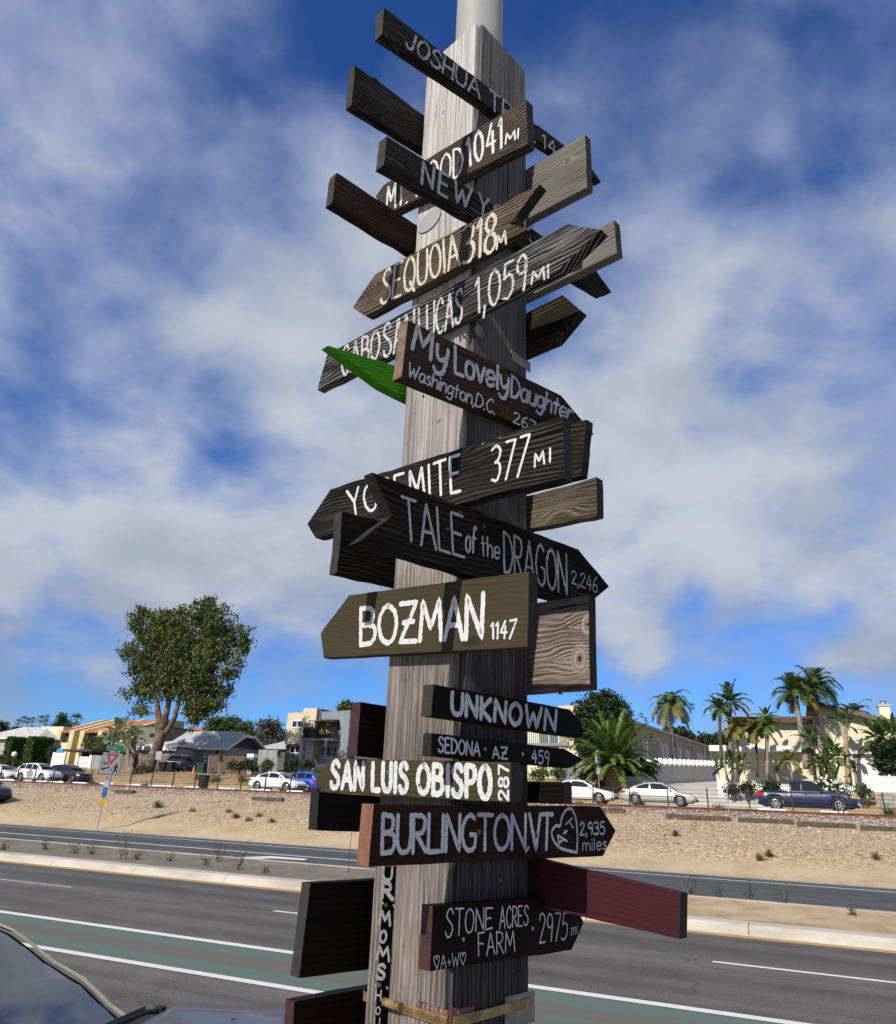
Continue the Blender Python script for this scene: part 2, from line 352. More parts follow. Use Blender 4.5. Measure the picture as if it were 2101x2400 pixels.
def asphalt(name, base, vehicles=()):
    def fn(t, p):
        g = t.noise(p, 34, 4, .9); s = t.noise(t.scale(p, .12, 1.6, 1), 1.0, 5, .6); k = t.noise(p, 1.1, 5, .6)
        v = t.m('ADD', t.ss(g, .36, .64, .62, 1.38), t.m('ADD', t.ss(s, .3, .7, -.22, .22), t.ss(k, .35, .7, -.10, .10)))
        c = t.vm('MULTIPLY', base, t.n('ShaderNodeCombineXYZ', i={0: v, 1: v, 2: v}))
        y = t.n('ShaderNodeSeparateXYZ', i={0: p}).outputs[1]
        for yc, w, amt in vehicles:
            d = t.m('ABSOLUTE', t.m('SUBTRACT', y, yc))
            c = t.mix(t.m('MULTIPLY', t.ss(d, w*.15, w, 1, 0), amt), c, tuple(x*.42 for x in base))
        # cracks
        vo = t.n('ShaderNodeTexVoronoi', feature='DISTANCE_TO_EDGE'); t.put(vo.inputs['Vector'], t.vm('ADD', t.scale(p, .22, .30, 1), t.scale(t.n('ShaderNodeTexNoise', i={'Vector': p, 'Scale': 1.4}).outputs['Color'], .22, .22, 0))); vo.inputs['Scale'].default_value = 1.0
        ck = t.m('MULTIPLY', t.ss(vo.outputs['Distance'], .0025, .008, 1, 0), t.ss(t.noise(p, .3, 3), .38, .54))
        return t.mix(t.m('MULTIPLY', ck, .4), c, tuple(x*.40 for x in base))
    return groundmat(name, fn, bs=90, bst=.5, spec=.3, rough=.85, bd=.01)
M_road = asphalt('road_asphalt', (.108, .101, .091), [(14.55, 1.0, .45), (12.2, .8, .25), (15.6, .5, .35), (11.2, .8, .12)])
M_road2 = asphalt('far_road_asphalt', (.072, .074, .076), [(26.3, 1.0, .2)])
M_street = asphalt('street_asphalt', (.17, .165, .155))
def f_green(t, p):
    y = t.n('ShaderNodeSeparateXYZ', i={0: p}).outputs[1]
    w = t.noise(t.scale(p, .10, 1.4, 1), 1.0, 5, .6); g = t.noise(p, 60, 4, .8)
    lane = t.m('ADD', t.ss(t.m('ABSOLUTE', t.m('SUBTRACT', y, 9.45)), .05, .30, .22, 0.0), t.m('MULTIPLY', w, .55))
    f = t.ss(t.m('ADD', lane, t.m('MULTIPLY', g, .34)), .34, .60)
    c = t.mix(t.noise(p, 6, 3), (.075, .135, .108), (.115, .172, .142))
    return t.mix(t.m('MULTIPLY', f, .88), c, (.125, .115, .102))
M_green = groundmat('green_lane_paint', f_green, bs=90, bst=.5, rough=.85, bd=.01)
def f_line(t, p):
    g = t.noise(p, 24, 5, .8)
    return t.mix(t.ss(g, .60, .74, 0, .75), (.62, .61, .58), (.20, .19, .17))
M_line = groundmat('white_road_paint', f_line, bs=60, bst=.3, rough=.7, bd=.005)
def f_fade(t, p):
    g = t.noise(p, 18, 5, .8)
    return t.mix(t.ss(g, .40, .60, 0, .9), (.55, .54, .52), (.12, .115, .11))
M_fade = groundmat('faded_road_paint', f_fade, bs=60, bst=.3, bd=.005)
def f_yel(t, p):
    g = t.noise(t.scale(p, .5, 4, 1), 5, 5, .8)
    return t.mix(t.ss(g, .42, .62, .25, .95), (.46, .27, .055), (.30, .225, .15))
M_yel = groundmat('dusty_yellow_paint', f_yel, bs=60, bst=.3, bd=.005)
def f_conc(t, p):
    n = t.noise(t.scale(p, .5, 2, 2), 1.3, 6, .65); k = t.noise(p, 12, 4, .7)
    c = t.ramp(n, [(.3, (.30, .27, .22)), (.5, (.43, .39, .33)), (.7, (.52, .48, .42))])
    return t.mix(t.ss(k, .58, .72, 0, .35), c, (.28, .25, .21))
M_conc = groundmat('kerb_concrete', f_conc, bs=40, bst=.25, bd=.006)
def f_conc2(t, p):
    n = t.noise(t.scale(p, .5, 2, 2), 1.3, 6, .65); k = t.noise(p, 9, 4, .7)
    c = t.ramp(n, [(.3, (.23, .205, .17)), (.5, (.33, .30, .25)), (.7, (.42, .38, .32))])
    return t.mix(t.ss(k, .55, .72, 0, .5), c, (.13, .115, .095))
M_conc2 = groundmat('old_kerb_concrete', f_conc2, bs=40, bst=.3, bd=.006)
def f_med(t, p):
    x = t.n('ShaderNodeSeparateXYZ', i={0: p}).outputs[0]
    n = t.noise(p, 1.1, 6, .65); k = t.noise(p, 9, 5, .7)
    a = t.ramp(n, [(.3, (.13, .115, .095)), (.6, (.20, .175, .14)), (.75, (.27, .23, .18))])
    b_ = t.ramp(n, [(.3, (.30, .21, .125)), (.55, (.44, .325, .205)), (.75, (.52, .40, .27))])
    c = t.mix(t.ss(t.m('ADD', x, t.m('MULTIPLY', n, 3)), -10, -4), a, b_)
    return t.mix(t.ss(k, .58, .7, 0, .6), c, (.15, .09, .05))
M_med = groundmat('median_soil', f_med, bs=10, bst=.8, bd=.05)
def f_drive(t, p):
    return t.ramp(t.noise(p, .6, 6, .6), [(.3, (.36, .335, .29)), (.6, (.47, .44, .39)), (.8, (.53, .50, .45))])
M_drive = groundmat('driveway_concrete', f_drive, bs=30, bst=.15, bd=.005)

# ------------------------------------------------------------------ foliage and common materials
def leafmat(name, a, b_, c, trans=.25, rough=.6):
    m, t, b = newmat(name)
    r = t.n('ShaderNodeNewGeometry').outputs['Random Per Island']
    col = t.ramp(r, [(.0, a), (.5, b_), (1.0, c)])
    n = t.noise(coords(t), .7, 3); v = t.ss(n, .3, .7, .75, 1.25)
    col = t.vm('MULTIPLY', col, t.n('ShaderNodeCombineXYZ', i={0: v, 1: v, 2: v}))
    t.put(b.inputs['Base Color'], col); b.inputs['Roughness'].default_value = rough; b.inputs['Specular IOR Level'].default_value = .35
    tr = t.n('ShaderNodeBsdfTranslucent', i={0: col}); mx = t.n('ShaderNodeMixShader'); mx.inputs[0].default_value = trans
    t.put(mx.inputs[1], b.outputs[0]); t.put(mx.inputs[2], tr.outputs[0])
    t.put(t.t.nodes['Material Output'].inputs[0], mx.outputs[0]); return m
L_euc = leafmat('eucalyptus_leaf', (.024, .044, .011), (.070, .098, .022), (.17, .18, .045))
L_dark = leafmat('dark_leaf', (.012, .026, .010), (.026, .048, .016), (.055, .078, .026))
L_hedge = leafmat('hedge_leaf', (.028, .065, .012), (.06, .115, .020), (.10, .17, .032))
L_mid = leafmat('green_leaf', (.028, .055, .014), (.050, .090, .020), (.085, .12, .030))
L_olive = leafmat('dry_leaf', (.055, .050, .034), (.085, .075, .050), (.12, .105, .070))
L_palm = leafmat('palm_leaf', (.040, .080, .016), (.080, .14, .026), (.15, .21, .05))
L_palmd = leafmat('dark_palm_leaf', (.028, .058, .014), (.058, .10, .022), (.10, .145, .036))
L_yell = leafmat('yellowing_leaf', (.10, .12, .018), (.18, .16, .025), (.24, .18, .04))
L_ban = leafmat('paddle_leaf', (.035, .085, .018), (.075, .14, .03), (.15, .20, .06), rough=.4)
L_banp = leafmat('pale_paddle_leaf', (.09, .13, .05), (.20, .24, .11), (.40, .42, .28), rough=.4)
L_grass = leafmat('dry_grass', (.12, .11, .04), (.20, .18, .07), (.26, .24, .11))
L_weed = leafmat('weed_leaf', (.05, .065, .025), (.085, .095, .04), (.13, .13, .06))
L_agave = leafmat('spiky_leaf', (.03, .05, .022), (.05, .085, .035), (.085, .12, .05))
L_blue = leafmat('blue_agave_leaf', (.10, .16, .16), (.15, .22, .22), (.2, .28, .27))
B_euc = plain('peeling_bark', (.135, .095, .066), .95, .7, 1.6, .9, 6, dirt=(.05, .034, .024))
B_palm = plain('palm_bark', (.24, .205, .165), .9, .4, 5, .7, 12, dirt=(.10, .07, .045))
B_dark = plain('dark_bark', (.085, .062, .045), .9, .4, 5, .7, 12)
B_boot = plain('palm_boots', (.36, .25, .15), .9, .5, 6, .9, 9, dirt=(.12, .075, .045))
S_white = plain('white_stucco', (.72, .72, .70), .85, .08, 1.2)
S_wpaint = plain('white_paint', (.78, .78, .77), .6, .06, 2)
S_trim = plain('white_trim', (.76, .75, .73), .6, .05, 2)
G_win = glassy('window_glass', (.02, .026, .03))
M_steel = plain('galvanised_steel', (.42, .43, .44), .5, .15, 6, metal=.6)
M_rail = plain('rusty_steel', (.15, .065, .034), .8, .4, 4, .5, 30)
M_rust = plain('rusty_brown', (.075, .04, .026), .85, .5, 25, .5, 60, dirt=(.22, .09, .03))
M_blackp = plain('black_plastic', (.018, .018, .02), .5, .2, 5)
M_darkm = plain('dark_metal', (.05, .048, .046), .6, .3, 5)
M_brass = plain('tarnished_brass', (.25, .185, .085), .5, .4, 30, .3, 60, metal=.35, dirt=(.10, .07, .035))
M_galv = plain('dull_galvanised', (.20, .195, .18), .6, .3, 25, .3, 50, metal=.4, dirt=(.12, .09, .06))
M_screw = plain('screw_metal', (.30, .27, .22), .45, .4, 60, metal=.8)
M_rscrew = plain('rusty_screw', (.16, .075, .035), .7, .4, 60, metal=.3)
M_pole = plain('painted_pole', (.28, .278, .265), .55, .14, 2.2, dirt=(.20, .195, .18))
# ------------------------------------------------------------------ land, roads, track bed
def strip(name, mat, prof, x0=-260.0, x1=260.0, n=1, jit=None):
    """sheet along X from a (Y, z) profile"""
    mb = MB(); xs = [x0 + (x1 - x0)*i/n for i in range(n + 1)]
    vs = []
    for i, x in enumerate(xs):
        for j, (y, z) in enumerate(prof):
            dy, dzz = jit(x, j) if jit else (0, 0)
            vs.append((x, y + dy, z + dzz))
    k = len(prof)
    mb.add(vs, [(i*k + j, (i+1)*k + j, (i+1)*k + j + 1, i*k + j + 1) for i in range(n) for j in range(k - 1)])
    o = mb.build(name, mat, smooth=bool(jit)); tag(o, kind='structure'); return o
def build_ground():
    mb = MB()
    xs = [-1500, -700, -330] + [-260 + 5*i for i in range(26)] + [-130 + 1.0*i for i in range(171)] + [41 + 20*i for i in range(12)] + [330, 700, 1500]
    ys = [-300, -60, -20, 0, 14, 29.4, 30.0, 30.6, 31.2, 31.8, 32.4, 33.0, 33.6, 34.2, 35, 35.8, 36.6, 37.4, 38.2, 39, 39.9, 45, 46, 50, 57.0, 57.6, 58.2, 58.9, 59.5, 60.2, 61, 62, 64, 66, 70, 75, 82, 95, 130, 175, 220, 400, 900]
    def bumpz(x, y):
        if 30.3 < y < 39.5:
            a = min(1, (y - 30.3)/1.5)*min(1, (39.9 - y)/1.2)
            return a*(.10*noise.noise(Vector((x*.45, y*.9, 0))) + .04*noise.noise(Vector((x*1.7, y*2.1, 4))))
        if 58 < y < 100: return .12*noise.noise(Vector((x*.2, y*.4, 7)))
        return 0.0
    vs = [(x, y, ground(y) - (.012 if y < 29.7 or 45 < y < 57.5 else 0) + bumpz(x, y)) for x in xs for y in ys]
    k = len(ys)
    mb.add(vs, [(i*k + j, (i+1)*k + j, (i+1)*k + j + 1, i*k + j + 1) for i in range(len(xs)-1) for j in range(k-1)])
    return tag(mb.build('ground', M_dirt, smooth=True), kind='structure')
build_ground()
def wob(amp, f, seed): return lambda x, j: (amp*noise.noise(Vector((x*f, j*3.1, seed))), 0)
strip('road', M_road, [(-1.0, 0.0), (16.45, 0.0)], -200, 200, 1)
strip('far_road', M_road2, [(21.2, 0.0), (29.85, 0.0)], -200, 200, 200, lambda x, j: ((.14*noise.noise(Vector((x*.5, 2, 9))) if j == 1 else 0), 0))
strip('bike_lane', M_green, [(8.72, .004), (10.25, .004)], -200, 200)
strip('bike_line', M_line, [(8.54, .008), (8.70, .008)], -11.0, 200)
strip('bike_line', M_line, [(10.26, .008), (10.44, .008)], -200, 200)
strip('median_edge_line', M_yel, [(16.10, .004), (16.40, .004)], -200, 200, 300, wob(.03, 1.2, 3))
for a, b_, mt in ((-22.2, -15.05, M_fade), (-9.55, -5.6, M_line), (-1.42, 1.05, M_line), (6.5, 9.5, M_line)):
    strip('lane_dash', mt, [(13.42, .004), (13.54, .004)], a, b_)
strip('turn_lane_line', M_line, [(24.55, .004), (24.75, .004)], -200, -13.2)
strip('far_bike_line', M_line, [(28.0, .004), (28.14, .004)], -200, 200)
strip('far_bike_line', M_line, [(29.25, .004), (29.35, .004)], -200, 200)
strip('far_bike_lane', M_green, [(29.36, .004), (29.72, .004)], -30, 200)
# turn arrow painted on the far road
ar = MB(); AR = [atZ(x*.4241, 1880 + y*.4241, .005) for x, y in ((1158,303),(1300,306),(1500,299),(1702,314),(1680,322),(1500,311),(1360,318),(1482,322),(1420,328),(1270,326),(1200,320))]
ar.add(AR, [(0, 1, 9, 10), (1, 6, 7, 8, 9), (1, 2, 5, 6), (2, 3, 4, 5)]); tag(ar.build('lane_arrow', M_line), kind='structure')
# median: wide near kerb in joints, soil, thin far kerb
def kerb(name, mat, y0, y1, h, slope, x0, x1, seg):
    mb = MB(); x = x0
    while x < x1:
        a, b_ = x + .006, min(x + seg, x1) - .006; dzz = rnd.uniform(-.004, .004)
        p = [(y0, -.02), (y0 + slope*.35, h*.45 + dzz), (y0 + slope, h - .015 + dzz), (y0 + slope + .03, h + dzz), (y1, h + dzz), (y1, -.02)]
        mb.prism([(a, y, z) for y, z in p], (b_ - a, 0, 0)); x += seg
    return tag(mb.build(name, mat), kind='structure')
kerb('median_kerb', M_conc, 16.42, 17.02, .17, .14, -120, 80, 3.05)
kerb('median_far_kerb', M_conc2, 20.72, 20.90, .17, .03, -120, 80, 3.05)
strip('median_soil', M_med, [(17.0, .135), (17.5, .10), (18.4, .08), (19.4, .09), (20.2, .12), (20.73, .15)], -120, 80, 400, lambda x, j: (0, (.07*noise.noise(Vector((x*.9, j*1.3, 5))) + .03*noise.noise(Vector((x*2.7, j*2.2, 1))))*(0 if j in (0, 5) else 1)))
strip('street', M_street, [(46.3, 2.10), (57.0, 2.125)], -200, 200)
strip('ballast', M_ballast, [(38.4, 1.60), (39.7, 1.93), (40.2, 1.97), (44.4, 1.97), (45.2, 1.90), (45.9, 2.0)], -200, 120, 640, lambda x, j: (0, .035*noise.noise(Vector((x*2.2, j*5.3, 3)))))
for yy in (41.1, 42.55):
    mb = MB()
    mb.prism([(-200, yy - .036, 2.155), (-200, yy + .036, 2.155), (-200, yy + .036, 2.115), (-200, yy + .010, 2.10), (-200, yy + .010, 2.02), (-200, yy + .07, 2.0), (-200, yy - .07, 2.0), (-200, yy - .010, 2.02), (-200, yy - .010, 2.10), (-200, yy - .036, 2.115)], (320, 0, 0))
    tag(mb.build('rail', M_rail), 'rusty steel rail %s the track' % ('on the near side of' if yy < 42 else 'on the far side of'), 'rail')
mb = MB()
for i in range(int(120/.6)):
    x = -105 + i*.6 + rnd.uniform(-.03, .03); mb.box(x, 40.55, 1.90, x + .24, 43.1, 2.0)
tag(mb.build('railway_sleepers', B_dark), 'dark timber sleepers bedded in the ballast under the rails', 'sleepers', kind='stuff')
# loose stones on the bank
mb = MB()
OCT = [(1, 0, 0), (0, 1, 0), (-1, 0, 0), (0, -1, 0), (0, 0, .8), (0, 0, -.8)]
OF = [(0, 1, 4), (1, 2, 4), (2, 3, 4), (3, 0, 4), (1, 0, 5), (2, 1, 5), (3, 2, 5), (0, 3, 5)]
for _ in range(19000):
    x = rnd.uniform(-62, 12); y = 45.4 - 12.6*rnd.random()
    if y < 36.2 and rnd.random() < .0 + .6*noise.noise(Vector((x*.35, y*.8, 2))): continue
    s = rnd.uniform(.022, .065)*(.85 if y < 36.5 else 1)*(1.5 if rnd.random() < .05 else 1)
    z = ground(y) + (.06 if 38.4 < y < 45 else .0)
    a = rnd.uniform(0, 6.3); c_, s_ = cos(a), sin(a); sx, sy = s*rnd.uniform(.7, 1.3), s*rnd.uniform(.7, 1.3)
    mb.add([(x + sx*p*c_ - sy*q*s_, y + sx*p*s_ + sy*q*c_, z + s*r*.8) for p, q, r in OCT], OF)
def f_stone():
    m, t, b = newmat('loose_stone'); r = t.n('ShaderNodeNewGeometry').outputs['Random Per Island']
    t.put(b.inputs['Base Color'], t.ramp(r, [(.0, (.16, .115, .09)), (.4, (.33, .25, .19)), (.75, (.45, .36, .28)), (1.0, (.66, .60, .52))])); b.inputs['Roughness'].default_value = .9; return m
tag(mb.build('gravel', f_stone()), 'loose pinkish grey stones covering the railway bank', 'gravel', kind='stuff')
# pavement slab under the post, turned with the parked car
def P2(xc, yc, z=0.0): return rt*xc + fw*yc + zz*z
mb = MB(); mb.prism([P2(-14, -3, .0), P2(14, -3, .0), P2(14, 2.85, .0), P2(-14, 2.85, .0)], (0, 0, .14))
tag(mb.build('pavement', M_drive), kind='structure')

# ------------------------------------------------------------------ the post
PC = P2(.04596, 2.14001); PC.z = 0; HW = .15; NT_ = .0187
AX = {'FR': (NR, UR), 'FL': (-UR, NR), 'BL': (-NR, UR), 'BR': (UR, NR)}
def hit(px, py, face, off):
    n, s = AX[face]; r = ray(px, py); O = PC + n*(HW + off)
    k = O.dot(n)/(r.x*n.x + r.y*n.y); Pt = r*k
    return ((Pt - PC).dot(s), Pt.z + EYE)
def W3(face, s, z, off):
    n, d = AX[face]; v = PC + n*(HW + off) + d*s; return Vector((v.x, v.y, z))
def finish_uv(bm, udir, vdir_fn, shift):
    uv = bm.loops.layers.uv.verify()
    for f in bm.faces:
        n = f.normal
        for l in f.loops:
            co = l.vert.co; l[uv].uv = (co.dot(udir) + shift[0], vdir_fn(co, n) + shift[1])
def slab(name, face, outline, o0, o1, mats, parent=None, origin=None, rough=.0008, step=.026, bev=.0022, end_axis_cos=.75, shift=None):
    """a sawn board: outline (s, z) on a face of the post, between offsets o0 (back) and o1 (front)"""
    n, sd = AX[face]
    seed = rnd.random()*100
    pts = []
    for i, p in enumerate(outline):
        q = outline[(i+1) % len(outline)]; d = Vector((q[0]-p[0], q[1]-p[1])); L = d.length; k = max(1, int(L/step)); nn = Vector((-d.y, d.x))/max(L, 1e-6)
        for j in range(k):
            t = j/k; a = rough*2.2*noise.noise(Vector((p[0] + d.x*t, p[1] + d.y*t, seed))*14) if j else 0
            pts.append((p[0] + d.x*t + nn.x*a, p[1] + d.y*t + nn.y*a))
    O = Vector(origin) if origin is not None else W3(face, 0, sum(p[1] for p in outline)/len(outline), 0)
    bm = bmesh.new()
    vb = [bm.verts.new(W3(face, s, z, o0) - O) for s, z in pts]; vf = [bm.verts.new(W3(face, s, z, o1) - O) for s, z in pts]
    m = len(pts)
    f0 = bm.faces.new(vb[::-1]); f1 = bm.faces.new(vf)
    for i in range(m): bm.faces.new((vb[i], vb[(i+1) % m], vf[(i+1) % m], vf[i]))
    bmesh.ops.recalc_face_normals(bm, faces=bm.faces)
    edges = list(f1.edges) + list(f0.edges)
    if bev: bmesh.ops.bevel(bm, geom=edges, offset=bev, segments=2, profile=.6, affect='EDGES')
    # grain along the longest side
    best = max(range(len(outline)), key=lambda i: (Vector(outline[(i+1) % len(outline)]) - Vector(outline[i])).length)
    dd = Vector(outline[(best+1) % len(outline)]) - Vector(outline[best]); dd.normalize()
    u3 = sd*dd.x + zz*dd.y; v3 = sd*(-dd.y) + zz*dd.x
    bm.normal_update()
    nn3 = Vector(n)
    finish_uv(bm, u3, lambda co, nr: co.dot(v3) + (co.dot(nn3) if abs(nr.dot(v3)) > .6 else 0), shift or (rnd.uniform(0, 9), rnd.uniform(0, 9)))
    if len(mats) > 1:
        for f in bm.faces:
            if abs(f.normal.dot(u3)) > end_axis_cos and abs(f.normal.dot(nn3)) < .5: f.material_index = 1
    bmesh.ops.triangulate(bm, faces=[f for f in bm.faces if len(f.verts) > 4])
    me = bpy.data.meshes.new(name); bm.to_mesh(me); bm.free()
    for mt in mats: me.materials.append(mt)
    o = bpy.data.objects.new(name, me); COL.objects.link(o)
    if parent: o.parent = parent; o.location = O - Vector(parent.location)
    else: o.location = O
    return o
post = thing('wooden_post', (PC.x, PC.y, .14), 'tall square post of bleached grey planks, covered in arrow boards', 'post')
ZT = 4.965; hh = HW - NT_
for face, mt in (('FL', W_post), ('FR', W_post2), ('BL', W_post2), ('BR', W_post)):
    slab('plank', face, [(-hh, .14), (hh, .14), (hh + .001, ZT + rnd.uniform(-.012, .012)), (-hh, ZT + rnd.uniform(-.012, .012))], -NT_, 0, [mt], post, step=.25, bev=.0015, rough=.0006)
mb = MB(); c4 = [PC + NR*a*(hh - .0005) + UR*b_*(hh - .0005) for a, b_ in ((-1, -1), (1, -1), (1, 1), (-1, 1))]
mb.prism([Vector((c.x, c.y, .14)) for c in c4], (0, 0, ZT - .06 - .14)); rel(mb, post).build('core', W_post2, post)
# clamp band, angle brackets and screws near the foot
def ringpath(z0, off, r, tilt=0.0):
    pts = []
    for k, (a, b_) in enumerate(((-1, -1), (1, -1), (1, 1), (-1, 1))):
        ca = PC + NR*a*(HW - r + off) + UR*b_*(HW - r + off); st = {0: pi, 1: 1.5*pi, 2: 0, 3: .5*pi}[k]
        for j in range(6):
            th = st + .5*pi*j/5; v = ca + NR*r*cos(th) + UR*r*sin(th); pts.append(Vector((v.x, v.y, z0 + tilt*(v - PC).dot(NR))))
    return pts
def band(name, z0, w, off, r, mat, tilt=0.0, ribs=False):
    mb = MB(); a = ringpath(z0, off, r, tilt); b_ = ringpath(z0, off + .0016, r + .0016, tilt); n = len(a)
    vs = [p - zz*w/2 for p in a] + [p + zz*w/2 for p in a] + [p - zz*w/2 for p in b_] + [p + zz*w/2 for p in b_]
    fs = []
    for i in range(n):
        j = (i+1) % n
        fs += [(2*n+i, 2*n+j, 3*n+j, 3*n+i), (j, i, n+i, n+j), (n+i, n+j, 3*n+j, 3*n+i)[::-1], (i, j, 2*n+j, 2*n+i)]
    mb.add(vs, fs)
    return rel(mb, post).build(name, mat, post)
cb = band('clamp_band', 1.733, .020, .004, .02, M_brass, 0.0)
mb = MB()
for i in range(46):
    s = .012 + i*.0034 - .02; c = W3('FL', s, 1.733, .0062); a = NR*.0009; h_ = zz*.0065
    mb.prism([c - a - h_, c + a - h_, c + a + h_, c - a + h_], -UR*.0012)
for i in range(26):
    s = -.142 + i*.0034; c = W3('FR', s, 1.733, .0062); a = UR*.0009; h_ = zz*.0065
    mb.prism([c - a - h_, c + a - h_, c + a + h_, c - a + h_], NR*.0012)
rel(mb, post).build('clamp_teeth', M_brass, post)
mb = MB(); c = W3('FL', -.03, 1.738, .016)
mb.tube([c - NR*.026, c + NR*.024], [.0095, .0095], 10); mb.tube([c + NR*.024, c + NR*.033], [.007, .007], 8); mb.tube([c + NR*.033, c + NR*.035], [.0098, .0098], 12)
rel(mb, post).build('clamp_screw', M_brass, post, smooth=False)
mb = MB()
for face, s0, s1 in (('FL', .045, .1495), ('FR', -.1495, -.072)):
    p = [W3(face, s, z, .0005) for s, z in ((s0, 1.722), (s1, 1.722), (s1, 1.755), (s0, 1.757))]; mb.prism(p, AX[face][0]*.003)
rel(mb, post).build('angle_bracket', plain('maroon_bracket', (.10, .035, .03), .6, .4, 40, .3, 50, dirt=(.55, .53, .49)), post)
mb = MB(); p = [W3('FR', s, z, .0005) for s, z in ((.04, 1.69), (.153, 1.69), (.153, 1.757), (.04, 1.757))]; mb.prism(p, NR*.003)
rel(mb, post).build('strap_plate', M_galv, post)
mb = MB(); p = [W3('FR', s, z, .0005) for s, z in ((.05, 3.548), (.15, 3.548), (.15, 3.585), (.05, 3.585))]; mb.prism(p, NR*.003)
rel(mb, post).build('strap_plate', M_galv, post)
def disc(mb, face, s, z, off, r, th, n=14, sz=1.0):
    nn, dd = AX[face]; c = W3(face, s, z, off); mb.prism([c + dd*r*cos(2*pi*k/n) + zz*r*sz*sin(2*pi*k/n) for k in range(n)], nn*th)
mb = MB(); disc(mb, 'FL', -.065, 4.12, .001, .058, .004, 24, .7); rel(mb, post).build('round_plate', plain('chalky_plate', (.27, .27, .28), .6, .1, 9), post)
mb = MB(); disc(mb, 'FR', -.11, 3.575, .001, .022, .004, 18); rel(mb, post).build('round_plate', M_galv, post)
mp = MB(); mp.lathe([(.098, .0), (.098, 2.6), (.0, 2.6)], 36); 
pole = mp.build('metal_pole', M_pole, loc=None, smooth=True); pole.location = (PC.x + rt.x*.008, PC.y + rt.y*.008, 4.89)
for v in pole.data.vertices: pass
tag(pole, 'thick cream painted metal pole rising out of the top of the wooden post', 'pole')
